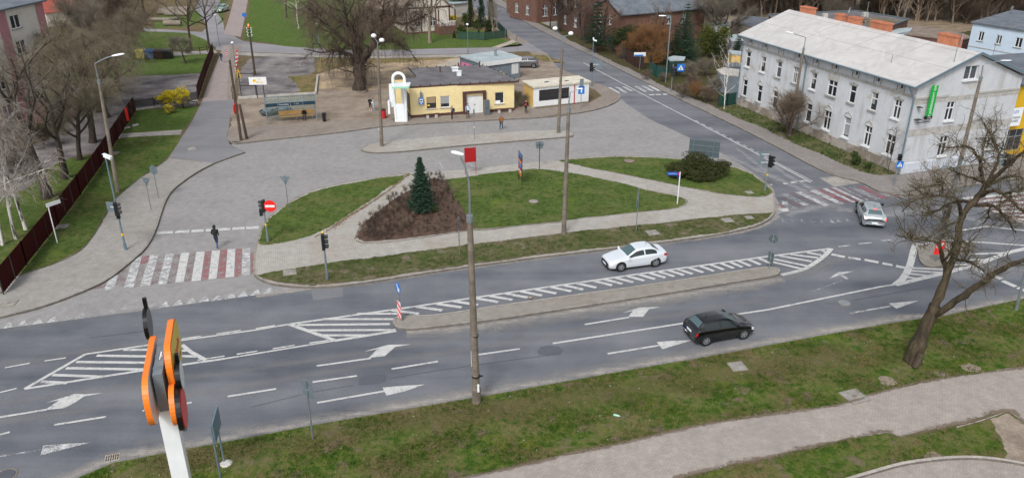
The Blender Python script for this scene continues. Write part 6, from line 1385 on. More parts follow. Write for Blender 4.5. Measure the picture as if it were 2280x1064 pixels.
sheet('woodland_floor', [(1480,75),(1560,40),(1640,34),(1700,40),(1900,46),(2000,66),(2100,80),(2170,70),(2400,60),(2900,60),(2600,-60),(1300,-120),(1250,10),(1350,20)], PZ+.01, 'forest_floor', ragged=.6)
# ================================================================ FENCES, WALLS
def fence(name, label, pts, h, style, post='fence_dark', panel='fence_red', step=2.4, z=PZ, cat='fence', group=None, foot=.0):
    P = [G(x,y,z) for x,y in pts]; t = thing(name, label, cat, P[0], 0, group); o = P[0]
    for a,b in zip(P, P[1:]):
        d = b-a; n = max(1, round(d.length/step)); az = math.atan2(d.y,d.x); e = d/n
        for k in range(n):
            s_ = a-o+e*k; c = s_+e*.5; L_ = e.length-.08; m = MB()
            if style == 'pale':
                q = int(L_/.13)
                for i in range(q): p = s_+e.normalized()*(.08+i*.13+.05); m.obox((p.x,p.y,h/2+.06), .115, .025, h-.1+.04*((i*7)%3), az)
                for zz_ in (.35,h-.25): m.obox((c.x-math.sin(az)*.03,c.y+math.cos(az)*.03,zz_), L_, .03, .05, az)
                m.build('panel', panel, t)
            elif style == 'net':
                m.obox((c.x,c.y,h/2+.05+foot/2), L_, .006, h-.1-foot, az); m.build('net', panel, t); m = MB()
                m.obox((c.x,c.y,h-.03), L_, .03, .03, az); m.obox((c.x,c.y,foot+.05), L_, .03, .03, az); m.build('rail', post, t)
                if foot: m = MB(); m.obox((c.x,c.y,foot/2), L_+.08, .14, foot, az); m.build('footing', 'concrete_light', t)
            elif style == 'board':
                m.obox((c.x,c.y,h/2), L_, .03, h-.04, az); m.build('board', panel, t)
            elif style == 'rail':
                for zz_ in (.5,h-.05): m.tube([s_+Vector((0,0,zz_)), s_+e+Vector((0,0,zz_))], .03, 6)
                m.build('rail', post, t)
        for k in range(n+1):
            s_ = a-o+e*k; m = MB(); m.box(s_.x-.035,s_.x+.035,s_.y-.035,s_.y+.035,0,h+.08); m.build('post', post, t)
    return t
fence('metal_fence', 'long dark brown-red slatted fence descending across the left side', [(8,655),(60,590),(130,502),(180,435),(225,371),(262,312),(302,250)], 1.8, 'pale')
fence('metal_fence', 'short dark brown-red slatted fence beside the pink path', [(442,222),(460,165),(476,122)], 1.7, 'pale')
fence('mesh_fence', 'dark wire fence with concrete footing behind the yellow bushes', [(303,246),(345,240),(390,234),(441,226)], 1.2, 'net', panel='net_dark', foot=.2)
fence('rail_fence', 'low brown tube railing by the two slim trees', [(417,119),(446,121),(462,117)], .95, 'rail', post='fence_red', step=2.2)
fence('mesh_fence', 'dark netting fence below the round evergreen hedge of the side street', [(1350,98),(1370,118),(1392,133)], 1.8, 'board', panel='grey_mesh', step=2.5)
fence('timber_fence', 'dark fence topped with new orange boards by the side street', [(1394,137),(1412,148),(1432,157)], 1.9, 'board', panel='brown_metal', step=2.5)
fence('mesh_fence', 'green windbreak netting fence between hedge and lamp post', [(1444,163),(1460,172),(1484,180)], 1.7, 'board', panel='green_mesh', step=2.5)
fence('mesh_fence', 'dark green netting fence at the far corner of the white house', [(1598,238),(1618,236),(1640,232)], 1.5, 'board', panel='green_mesh', step=2.0)
fence('timber_fence', 'fence of new orange boards inside the gardens', [(1426,140),(1450,142),(1476,140)], 1.6, 'board', panel='timber_new', step=2.0)
fence('mesh_fence', 'green mesh fence of the garden at the lane corner', [(1020,88),(1080,90),(1128,84),(1108,64)], 1.3, 'net', panel='net_green', post='green_mesh')
fence('rail_fence', 'low dark railing at the foot of the yellow bushes', [(345,240),(380,238),(420,234),(440,238)], .6, 'rail', post='fence_dark')
# ================================================================ CARS
def car(label, W, st, glassy, paint, loc, rz, whl, rw=.335, glass='glass_car', lit=False, plate=True, side='glass_car_dark', lamp_r='lamp_red', spokes=5, group=None):
    """st: stations front->rear (x, z_sill, half_sill, z_belt, half_belt, z_top, half_top); glassy: dict of station ranges"""
    Lc = st[-1][0]; K, Q = 8, 5
    def ring(s):
        x, zs, hs_, zb, hb, zt, ht = s
        return [(x,hs_*.80,zs-.02),(x,hs_*.97,zs+.05),(x,hb+.012,zs+(zb-zs)*.55),(x,hb,zb),(x,ht,zt-.055),(x,ht*.80,zt-.005),(x,0,zt+.02)]
    rr = [ring(s) for s in st]
    def cm(a,b,c,d,t): return tuple(.5*(2*b[i]+(-a[i]+c[i])*t+(2*a[i]-5*b[i]+4*c[i]-d[i])*t*t+(-a[i]+3*b[i]-3*c[i]+d[i])*t**3) for i in range(3))
    def fine(lst, k, tens=1.0):
        n = len(lst); out = []
        for i in range(n-1):
            for q in range(k):
                p = cm(lst[max(i-1,0)],lst[i],lst[i+1],lst[min(i+2,n-1)],q/k); l = tuple(lst[i][j]+(lst[i+1][j]-lst[i][j])*q/k for j in range(3)); out.append(tuple(l[j]+(p[j]-l[j])*tens for j in range(3)))
        return out+[lst[-1]]
    half = [fine(r, Q, .8) for r in rr]; nj = len(half[0]); cols = [fine([h[j] for h in half], K, .75) for j in range(nj)]; ni = len(cols[0])
    P = [[(Lc/2-cols[j][i][0], cols[j][i][1], cols[j][i][2]) for j in range(nj)] for i in range(ni)]
    parts = {}
    def put(nm, q): parts.setdefault(nm, []).append(q)
    for i in range(ni-1):
        u = (i+.5)/K
        for j in range(nj-1):
            v = (j+.5)/Q; nm = 'body'
            for g,(u0,u1,v0,v1) in glassy.items():
                if u0 < u < u1 and v0 < v < v1: nm = g
            for sgn in (1,-1):
                q = [P[i][j],P[i+1][j],P[i+1][j+1],P[i][j+1]]; q = [(x,y*sgn,z) for x,y,z in q]; key = nm if nm in ('body','windshield','rear_window') else nm+('|L' if sgn > 0 else '|R')
                put(key, q if sgn > 0 else q[::-1])
    t = thing('parked_car' if 'parked' in label else 'car', label, 'car', loc, rz, group)
    for nm, qs in parts.items():
        m = MB(); idx = {}; vs = []; fs = []
        for q in qs:
            f = []
            for p in q:
                k = tuple(round(c,4) for c in p)
                if k not in idx: idx[k] = len(vs); vs.append(p)
                f.append(idx[k])
            if len(set(f)) > 2: fs.append(tuple(dict.fromkeys(f)))
        if nm == 'body':
            for e in (0, ni-1):   # end caps
                c = [(x,y,z) for x,y,z in P[e]]+[(x,-y,z) for x,y,z in P[e][::-1][1:]]; f = []
                for p in c:
                    k = tuple(round(c_,4) for c_ in p)
                    if k not in idx: idx[k] = len(vs); vs.append(p)
                    f.append(idx[k])
                f = list(dict.fromkeys(f)); fs.append(tuple(f if e else f[::-1]))
        m.add(vs, fs); b = nm.split('|')[0]
        o = m.build('body' if nm == 'body' else ('side_window' if b.startswith('side') else b), paint if nm == 'body' else (side if b.startswith('side') else glass), t, smooth=True)
        if nm == 'body': body = o
    # underside panel
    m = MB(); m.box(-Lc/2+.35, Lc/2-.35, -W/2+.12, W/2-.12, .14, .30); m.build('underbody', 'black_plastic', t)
    for wx in whl:
        for s in (1,-1):
            y1 = s*(W/2+.012); m = MB(); n = 22
            a = MB(); a.plate(circ(rw+.055, 24), (Lc/2-wx, y1 if s < 0 else y1, rw+.035), (1 if s < 0 else -1,0,0), (0,0,1), .06); a.build('wheel_arch', 'black_plastic', body)
            w_ = bpy.data.objects.new('wheel', None); C.objects.link(w_); w_.parent = t; w_.location = (Lc/2-wx, s*(W/2-.075), rw)
            prof = [(rw*.62,-.10),(rw*.9,-.105),(rw,-.07),(rw,.07),(rw*.9,.105),(rw*.62,.10)]; vs = [(r*math.cos(2*math.pi*j/n), s*y, r*math.sin(2*math.pi*j/n)) for r,y in prof for j in range(n)]
            fs = [(i*n+j, i*n+(j+1)%n, (i+1)*n+(j+1)%n, (i+1)*n+j) for i in range(5) for j in range(n)]; m.add(vs, fs); m.build('tyre', 'tyre', w_)
            m = MB(); oy = s*.101
            m.plate(circ(rw*.14, 10), (0, oy+s*.004, 0), (-s,0,0), (0,0,1), .03)
            for k in range(spokes):
                a0 = 2*math.pi*k/spokes; c_, s__ = math.cos(a0), math.sin(a0); q = [(.03,-.035),(rw*.62,-.05),(rw*.62,.05),(.03,.035)]; m.plate([(x*c_-y*s__, x*s__+y*c_) for x,y in q], (0, oy, 0), (-s,0,0), (0,0,1), .02)
            ro = circ(rw*.66, 20); ri = circ(rw*.56, 20)
            for k in range(20): m.plate([ro[k], ro[(k+1)%20], ri[(k+1)%20], ri[k]], (0, oy, 0), (-s,0,0), (0,0,1), .02)
            m.build('rim', 'rim_alloy', w_); m = MB(); m.plate(circ(rw*.6, 16), (0, oy-s*.03, 0), (-s,0,0), (0,0,1), .01); m.build('hub_well', 'black_plastic', w_)
    def surf(u, v, sgn, off=.012):
        i = min(max(u*K,0), ni-1.001); j = min(max(v*Q,0), nj-1.001); a, b = int(i), int(j); f, g = i-a, j-b
        p = lambda A, B: Vector(P[min(A,ni-1)][min(B,nj-1)])
        q = (p(a,b)*(1-f)*(1-g)+p(a+1,b)*f*(1-g)+p(a,b+1)*(1-f)*g+p(a+1,b+1)*f*g); du = p(a+1,b)-p(a,b); dv = p(a,b+1)-p(a,b); nn = du.cross(dv)
        nn = nn.normalized() if nn.length > 1e-8 else Vector((1,0,0)); 
        if nn.dot(Vector((q.x*.2,q.y,q.z-.5))) < 0: nn = -nn
        q = q+nn*off; return Vector((q.x, q.y*sgn, q.z))
    def patch(nm, mat, u0,u1,v0,v1,sgn, par=t, off=.012, n=4):
        m = MB(); vs = [surf(u0+(u1-u0)*i/n, v0+(v1-v0)*j/n, sgn, off) for i in range(n+1) for j in range(n+1)]
        m.add(vs, [(i*(n+1)+j,(i+1)*(n+1)+j,(i+1)*(n+1)+j+1,i*(n+1)+j+1) for i in range(n) for j in range(n)]); return m.build(nm, mat, par, smooth=True)
    S_ = len(st)-1
    for s in (1,-1):
        patch('headlight', 'lamp_lens', .45, 1.35, 2.35, 3.2, s); patch('tail_light', 'brake_lit' if lit and s < 0 else lamp_r, S_-1.45, S_-.35, 2.45, 3.05, s)
        a = G0 = surf(3.15, 3.1, s, .0); m = MB(); m.obox((a.x, a.y+s*.12, a.z+.05), .12, .22, .15, s*R(8)); m.build('mirror', 'black_plastic' if 'hatch' in label and paint != 'paint_black' and lit else paint, t)
        for uu in (4.35, 5.6): q = surf(uu, 2.75, s, .012); m = MB(); m.obox(tuple(q), .18, .02, .03); m.build('door_handle', paint, body)
        m = MB(); 
        for uu in (3.35, 4.95, 6.15):
            a = [surf(uu, v, s, .004) for v in (1.2,1.8,2.4,3.0)]; m.tube(a, .006, 4, caps=False)
        patch('sill_trim', 'black_plastic', 2.6, S_-2.2, .15, .8, s, body, .01, 6)
    m = MB(); fx = P[0][0][0]; m.obox((fx+.02,0,.50), .05, W*.62, .16); m.obox((fx+.02,0,.28), .05, W*.66, .10); m.build('grille', 'black_plastic', t)
    if plate:
        m = MB(); m.obox((fx+.05,0,.42), .02, .5, .11); m.build('number_plate', 'white_plastic', t); bx = P[-1][0][0]; zz_ = .50 if lit else .78; m = MB(); m.obox((bx-.02,0,zz_), .02, .52, .12); pl = m.build('number_plate', 'white_plastic', t)
        m = MB(); m.obox((bx-.03,.235,zz_), .012, .05, .115); m.build('blue_strip', 'blue_street', pl)
    if lit: q = P[int(6.06*K)][-1]; m = MB(); m.obox((q[0]-.03,0,q[2]-.01), .05, .24, .03); m.build('brake_light', 'brake_lit', t)
    q = P[int(5.6*K)][-1]; m = MB(); m.tube([(q[0],0,q[2]),(q[0]-.12,0,q[2]+.16)], .014, 5); m.build('aerial', 'black_plastic', t)
    return t
SEDAN = [(0,.34,.58,.54,.62,.62,.50),(.14,.22,.78,.64,.80,.76,.66),(.78,.19,.85,.80,.86,.91,.72),(1.32,.18,.86,.88,.87,1.0,.70),(2.05,.18,.86,.93,.88,1.40,.58),(2.70,.18,.86,.95,.88,1.475,.57),(3.32,.18,.86,.96,.88,1.42,.56),(3.86,.20,.85,.98,.86,1.12,.66),(4.30,.26,.81,.96,.82,1.06,.66),(4.44,.38,.68,.82,.72,.96,.58)]
SG = dict(windshield=(3.12,3.95,4.6,6.1), rear_window=(6.1,6.95,4.9,6.1), side1=(3.3,4.9,3.1,3.9), side2=(5.05,6.5,3.1,3.9))
HATCH = [(0,.34,.56,.54,.60,.62,.48),(.13,.22,.77,.66,.80,.78,.64),(.62,.19,.84,.84,.86,.95,.70),(1.05,.18,.85,.92,.87,1.05,.68),(1.78,.18,.86,.97,.87,1.42,.57),(2.45,.18,.86,.99,.87,1.47,.57),(3.36,.18,.86,1.02,.86,1.41,.56),(3.77,.22,.84,1.02,.84,1.08,.70),(3.92,.26,.80,.86,.80,.96,.66),(4.0,.38,.70,.72,.74,.84,.60)]
HG = dict(windshield=(3.12,3.95,4.6,6.1), rear_window=(6.12,6.92,4.9,6.1), side1=(3.4,4.85,3.1,3.9), side2=(4.98,6.1,3.1,3.9))
def sc(st, k): return [(x*k,*r) for x,*r in st]
def place(front, rear, wl_, st, W, side):
    """front/rear: pixel of the tyre contact on the visible side; side: +1 when that is the car's left side"""
    f, r = G(*front,.02), G(*rear,.02); d = (f-r).normalized(); az = math.atan2(d.y, d.x); n = Vector((-d.y, d.x, 0)); mid = (f+r)/2; Lc = st[-1][0]
    mid = mid - n*side*(W/2-.07); mid = mid - d*((Lc/2-(wl_[0]+wl_[1])/2)); return Vector((mid.x, mid.y, .02)), az
lo, az = place((1380,604),(1460,593),(.86,3.51),SEDAN,1.75,1); car('silver four-door saloon driving left on the far carriageway', 1.75, SEDAN, SG, 'paint_silver', lo, az, (.86,3.51))
H2 = sc(HATCH, 1.0); lo, az = place((1657,753),(1567,769),(.78,3.30),H2,1.74,-1); car('glossy black five-door hatchback driving right on the near carriageway', 1.74, H2, HG, 'paint_black', lo, az, (.78,3.30), rw=.335)
H3 = sc(HATCH, 1.06); rl, rr_2, fl = G(1916,499,.02), G(1965,503,.02), G(1907,475,.02); d = (fl-rl).normalized(); az = math.atan2(d.y,d.x); mid = (rl+rr_2)/2+d*(H3[-1][0]/2-.84); car('silver hatchback seen from behind with lit brake lights in the junction', 1.75, H3, dict(windshield=HG['windshield'], rear_window=HG['rear_window'], side1=(3.4,5.0,3.1,3.9), side2=(5.1,6.2,3.1,3.9)), 'paint_silver_green', (mid.x,mid.y,.02), az, (.84,3.42), lit=True)
lo, az = place((1156,154),(1186,153),(.78,3.30),H2,1.72,1); car('grey hatchback parked behind the grey metal shed', 1.72, H2, HG, 'paint_grey_car', (lo.x,lo.y,PZ+.02), R(178), (.78,3.30))
c = G(486,30,PZ+.02); car('parked pale green estate car facing the camera at the top of the lane', 1.75, SEDAN, SG, 'paint_pale_green', c+Vector((0,2.2,0)), R(-95), (.86,3.51))
# ================================================================ PEOPLE
plain('cloth_black', (22,24,30), .85, 0, .2, 8); plain('cloth_navy', (34,42,62), .85, 0, .2, 8); plain('cloth_jeans', (60,84,116), .85, 0, .2, 8); plain('cloth_lightblue', (150,176,200), .85, 0, .1, 8)
plain('cloth_brown', (134,80,34), .85, 0, .2, 8); plain('cloth_grey', (124,112,112), .85, 0, .2, 8); plain('cloth_red', (186,40,50), .85, 0, .15, 8); plain('cloth_white', (220,222,224), .8, 0, .05, 8); plain('hair_dark', (44,34,28), .7, 0, .2, 12); plain('shoe_dark', (30,28,28), .7); plain('cloth_teal', (20,52,84), .85, 0, .2, 8)
def person(label, x, y, top, az, torso, legs, shoes='shoe_dark', hair='hair_dark', pose='stand', z=PZ, wp=None, hat=None, extra=None, sleeves=None, group=None, hgt=None, lower=None):
    loc = wp or G(x, y, z); H = hgt or (HZ(x, y, top, z)-z); H = min(max(H,1.55),1.9); k = H/1.76; P = {}
    lw = .10; st = {'stand': (0,0,0,0), 'walk': (.26,-.24,-.2,.22), 'walk2': (-.2,.22,.15,-.15), 'text': (.05,-.03,0,0), 'sit': (0,0,0,0), 'lean': (0,0,0,0), 'pockets': (.20,-.18,0,0)}[pose]
    pz = .95; 
    if pose == 'sit':
        P.update(pel=(0,0,.52), sp=(.02,0,.74), ch=(.06,0,.95), nk=(.10,0,1.10), hd=(.13,0,1.18), tp=(.16,0,1.33))
        for s,n in ((1,'l'),(-1,'r')): P.update({'hip'+n:(.04,.1*s,.50),'kn'+n:(.46,.12*s,.50),'an'+n:(.48+.05*s,.12*s,.09),'to'+n:(.66+.05*s,.13*s,.04),'sh'+n:(.05,.19*s,1.03),'el'+n:(.10,.26*s,.76),'wr'+n:(.36,.12*s,.66),'ha'+n:(.43,.07*s,.66)})
    else:
        fwd = .05 if pose.startswith('walk') else (.10 if pose == 'lean' else 0)
        P.update(pel=(0,0,pz), sp=(fwd*.3,0,1.15), ch=(fwd*.7,0,1.35), nk=(fwd,0,1.49), hd=(fwd+.02,0,1.57), tp=(fwd+.03,0,1.71))
        for s,n,i in ((1,'l',0),(-1,'r',1)):
            a = st[i]; b = st[2+i]
            P.update({'hip'+n:(0,.095*s,.92),'kn'+n:(a*.5+.03,.105*s,.50),'an'+n:(a-(.06 if a < 0 else 0),.11*s,.09+(.05 if a < -.1 else 0)),'to'+n:(a+.15,.125*s,.04),'sh'+n:(fwd*.9,.185*s,1.42)})
            if pose in ('text','lean'): P.update({'el'+n:(fwd,.25*s,1.14),'wr'+n:(fwd+.24,.09*s,1.18),'ha'+n:(fwd+.31,.06*s,1.22)})
            elif pose == 'pockets': P.update({'el'+n:(-.03,.27*s,1.15),'wr'+n:(.10,.20*s,.99),'ha'+n:(.15,.15*s,.96)})
            else: P.update({'el'+n:(fwd+b*.4,.245*s,1.13),'wr'+n:(fwd+b*.8+.06,.23*s,.88),'ha'+n:(fwd+b*.9+.08,.21*s,.80)})
    RD_ = dict(pel=.135, sp=.125, ch=.15, nk=.058, hd=.085, tp=.07, hip=.095, kn=.062, an=.045, to=.036, sh=.072, el=.048, wr=.032, ha=.03)
    E_ = [('pel','sp'),('sp','ch'),('ch','nk'),('nk','hd'),('hd','tp')]
    for n in 'lr': E_ += [('pel','hip'+n),('hip'+n,'kn'+n),('kn'+n,'an'+n),('an'+n,'to'+n),('ch','sh'+n),('sh'+n,'el'+n),('el'+n,'wr'+n),('wr'+n,'ha'+n)]
    names = list(P); ix = {n:i for i,n in enumerate(names)}
    me = bpy.data.meshes.new('tmp'); me.from_pydata([P[n] for n in names], [(ix[a],ix[b]) for a,b in E_], []); ob = bpy.data.objects.new('tmp', me); C.objects.link(ob)
    ob.modifiers.new('s','SKIN'); ob.modifiers.new('d','SUBSURF').levels = 1; sv = me.skin_vertices[0].data
    for n in names: r = RD_.get(n, RD_.get(n[:-1])); r *= 1.12 if torso in ('cloth_brown','cloth_black','cloth_grey') and n[:2] in ('ch','sp','sh','el') else 1; sv[ix[n]].radius = (r*(1.18 if n in ('ch','sp','pel') else 1), r*(.82 if n in ('ch','sp','pel') else 1)); sv[ix[n]].use_root = (n == 'pel')
    dg = bpy.context.evaluated_depsgraph_get(); ev = ob.evaluated_get(dg).to_mesh(); V = [tuple(v.co) for v in ev.vertices]; F = [tuple(p.vertices) for p in ev.polygons]
    C.objects.unlink(ob); bpy.data.objects.remove(ob)
    t = thing('person', label, 'person', loc, az, group); t.scale = (k,k,k)
    mats = [torso, legs, shoes, 'skin', sleeves or torso, lower or legs]; cls = {}
    for a,b in E_:
        q = 0
        if a.startswith('hip'): q = 1
        elif a.startswith('kn'): q = 5
        elif a.startswith('an'): q = 2
        elif a in ('nk','hd') or a.startswith('wr'): q = 3
        elif a.startswith('sh') or a.startswith('el'): q = 4
        elif a == 'pel' and b != 'sp': q = 1
        cls[(a,b)] = q
    m = MB(); m.v = V; m.f = F
    for f in F:
        c_ = sum((Vector(V[i]) for i in f), Vector())/len(f); best = 9; bq = 0
        for (a,b),q in cls.items():
            A, B = Vector(P[a]), Vector(P[b]); d = B-A; u = max(0,min(1,(c_-A).dot(d)/d.length_squared)); dd = (c_-(A+d*u)).length-RD_.get(a, RD_.get(a[:-1],.1))*.6
            if dd < best: best = dd; bq = q
        m.mi.append(bq)
    for n in 'lr':   # four curled fingers and a thumb on each hand
        h0, w0 = Vector(P['ha'+n]), Vector(P['wr'+n]); d = (h0-w0).normalized(); sd = d.cross(Vector((0,0,1))); sd = (sd.normalized() if sd.length > .2 else Vector((0,1,0))); up = sd.cross(d)
        for i in range(4): b0 = h0+sd*(i-1.5)*.018; ln = (.062,.075,.07,.055)[i]; m.tube([b0, b0+d*ln*.55+up*-.004, b0+d*ln*.85-up*.03], [.010,.009,.007], 5, m=3)
        b0 = (h0+w0)/2+sd*.03; m.tube([b0, b0+sd*.025+d*.03, b0+sd*.028+d*.055], [.012,.010,.008], 5, m=3)
    hc = Vector(P['hd'])*.45+Vector(P['tp'])*.55
    m.add([hc+Vector((.075,-.014,.0)), hc+Vector((.105,0,-.03)), hc+Vector((.075,.014,.0)), hc+Vector((.075,0,-.035))], [(0,1,2),(0,3,1),(1,3,2)], 3)
    m.build('body', mats, t, smooth=True)
    hm = MB(); n = 12; vs = []; full = hat == 'hood'
    for i in range(7):
        ph = R(-35 if full else -5)+(R(90)-R(-35 if full else -5))*i/6
        for j in range(n):
            a = 2*math.pi*j/n; r = .102 if not full else .135; x_ = math.cos(a)*math.cos(ph)*r; cut = .35 if (math.cos(a) > .45 and i < 3) else 1
            vs.append(hc+Vector((x_*(cut)-.012, math.sin(a)*math.cos(ph)*r*.9, math.sin(ph)*r*1.05+.012)))
    hm.add(vs, [(i*n+j,i*n+(j+1)%n,(i+1)*n+(j+1)%n,(i+1)*n+j) for i in range(6) for j in range(n)])
    hm.build('hood' if full else ('cap' if hat else 'hair'), torso if full else (hat or hair), t, smooth=True)
    if extra == 'backpack': e = MB(); e.obox((-.22,0,1.24), .18, .30, .44, 0); e.obox((-.32,0,1.16), .06, .22, .22); e.build('backpack', 'cloth_navy', t)
    if extra == 'bag': e = MB(); e.obox((.02,-.34,1.0), .12, .30, .55, R(10)); e.build('shoulder_bag', 'cloth_white', t)
    if extra == 'shirt': e = MB(); e.obox((.135,0,1.22), .02, .14, .42, 0); e.build('shirt', 'cloth_white', t)
    if extra == 'front': e = MB(); e.obox((.13,0,1.2), .05, .2, .3, 0); e.build('red_top', 'cloth_red', t)
    return t
person('person in a black hooded jacket and jeans walking on the roadway above the left crossing', 484, 552, 502, R(80), 'cloth_black', 'cloth_navy', pose='pockets', z=.02, hat='hood', lower='cloth_jeans')
person('person in dark top and grey trousers walking on the pink path', 494, 140, 116, R(-85), 'cloth_navy', 'cloth_jeans', 'cloth_white', pose='walk')
person('person in black jacket and shorts standing with a phone beside a companion in pale blue', 825, 247, 217, R(-60), 'cloth_black', 'cloth_black', 'cloth_white', pose='text', lower='skin')
person('person in pale blue jacket and trousers bending towards the companion in black', 834, 248, 219, R(170), 'cloth_lightblue', 'cloth_lightblue', pose='lean', sleeves='cloth_white')
person('person in grey jacket with a backpack waiting by the left kiosk bench', 1007, 266, 236, R(160), 'cloth_grey', 'cloth_black', pose='stand', extra='backpack')
person('person in pale blue jacket over a white shirt before the kiosk door', 1042, 264, 231, R(-80), 'cloth_lightblue', 'cloth_black', pose='stand', extra='shirt')
person('person in brown jacket and blue cap walking across the bus loop', 1116, 289, 256, R(80), 'cloth_brown', 'cloth_teal', pose='walk2', z=.02, hat='blue_street')
person('person in black with a red top and white shoulder bag beside the white booth', 1171, 253, 223, R(-100), 'cloth_black', 'cloth_black', 'cloth_brown', pose='text', extra='front')
person('person in black sitting on the bus shelter bench', 678, 270, 240, R(-85), 'cloth_black', 'cloth_navy', pose='sit', hgt=1.75, wp=G(678,268,PZ)+Vector((0,.25,0)))
person('person in black walking on the far pavement before the brick houses', 1168, 42, 28, R(-80), 'cloth_black', 'cloth_black', pose='walk')
q = Matrix.Translation((WB.x, WB.y, PZ)) @ Matrix.Rotation(WAZ, 4, 'Z')
person('person in dark clothes leaning at the open attic window of the gable', 0,0,0, WAZ, 'cloth_black', 'cloth_navy', pose='text', wp=q @ Vector(RI(5.6, 7.75, .42)), hgt=1.7)
# ================================================================ TREES AND PLANTS
def np_mesh(name, V, Q, mat, parent=None):
    me = bpy.data.meshes.new(name); n, m_ = len(V), len(Q); me.vertices.add(n); me.vertices.foreach_set('co', np.asarray(V, np.float32).ravel())
    me.loops.add(4*m_); me.loops.foreach_set('vertex_index', np.asarray(Q, np.int32).ravel()); me.polygons.add(m_); me.polygons.foreach_set('loop_start', np.arange(m_, dtype=np.int32)*4)
    me.polygons.foreach_set('loop_total', np.full(m_, 4, np.int32)); me.materials.append(M(mat) if isinstance(mat, str) else mat); me.update(calc_edges=True); me.validate()
    o = bpy.data.objects.new(name, me); C.objects.link(o); o.parent = parent; return o
def frames(D):
    up = np.where(np.abs(D[:,2:3]) > .9, np.array([[1.,0,0]]), np.array([[0,0,1.]])); a = np.cross(D, up); a /= np.linalg.norm(a, axis=1, keepdims=True)+1e-9; return a, np.cross(a, D)
def sticks(nodes, radii, sides=3):
    """nodes: list of (N,3) arrays, radii: list of (N,) -> V, Q for N little tapered sticks"""
    N = len(nodes[0]); K = len(nodes); D = nodes[-1]-nodes[0]; D = D/(np.linalg.norm(D, axis=1, keepdims=True)+1e-9); a, b = frames(D); V = np.zeros((N, K, sides, 3))
    for k in range(K):
        for j in range(sides):
            th = 2*math.pi*j/sides; V[:,k,j] = nodes[k]+(a*math.cos(th)+b*math.sin(th))*radii[k][:,None]
    base = (np.arange(N)*K*sides)[:,None,None]; k = np.arange(K-1)[None,:,None]; j = np.arange(sides)[None,None,:]; j2 = (j+1) % sides
    Q = np.stack([base+k*sides+j, base+k*sides+j2, base+(k+1)*sides+j2, base+(k+1)*sides+j], -1).reshape(-1,4)
    return V.reshape(-1,3), Q
class Acc:
    def __init__(s): s.V = []; s.Q = []; s.n = 0
    def add(s, V, Q): s.V.append(V); s.Q.append(Q+s.n); s.n += len(V)
    def mesh(s, name, mat, parent=None): return np_mesh(name, np.concatenate(s.V), np.concatenate(s.Q), mat, parent)
def tube_np(P, r, sides=7):
    P = np.asarray(P, float); r = np.asarray(r, float); T = np.gradient(P, axis=0); T /= np.linalg.norm(T, axis=1, keepdims=True)+1e-9; a, b = frames(T)
    # keep the frame from flipping
    for i in range(1, len(P)):
        if a[i]@a[i-1] < 0: a[i] *= -1; b[i] *= -1
    th = np.arange(sides)*2*math.pi/sides; rj = r[:,None]*np.ones((1,sides)); rj = rj*(1+(r[:,None] > .12)*.10*np.sin(np.arange(sides)[None,:]*2.3+np.arange(len(P))[:,None]*.9)); V = P[:,None]+(a[:,None]*np.cos(th)[None,:,None]+b[:,None]*np.sin(th)[None,:,None])*rj[:,:,None]
    K = len(P); k = np.arange(K-1)[:,None]; j = np.arange(sides)[None]; j2 = (j+1) % sides; return V.reshape(-1,3), np.stack([k*sides+j, k*sides+j2, (k+1)*sides+j2, (k+1)*sides+j], -1).reshape(-1,4)
def walk(rg, p, d, L, r0, r1, n, wob, lift):
    P = [np.array(p, float)]; d = np.array(d, float); 
    for i in range(n): d = d+rg.normal(0, wob, 3)+np.array([0,0,lift]); d /= np.linalg.norm(d); P.append(P[-1]+d*L/n)
    return np.array(P), np.linspace(r0, r1, n+1)
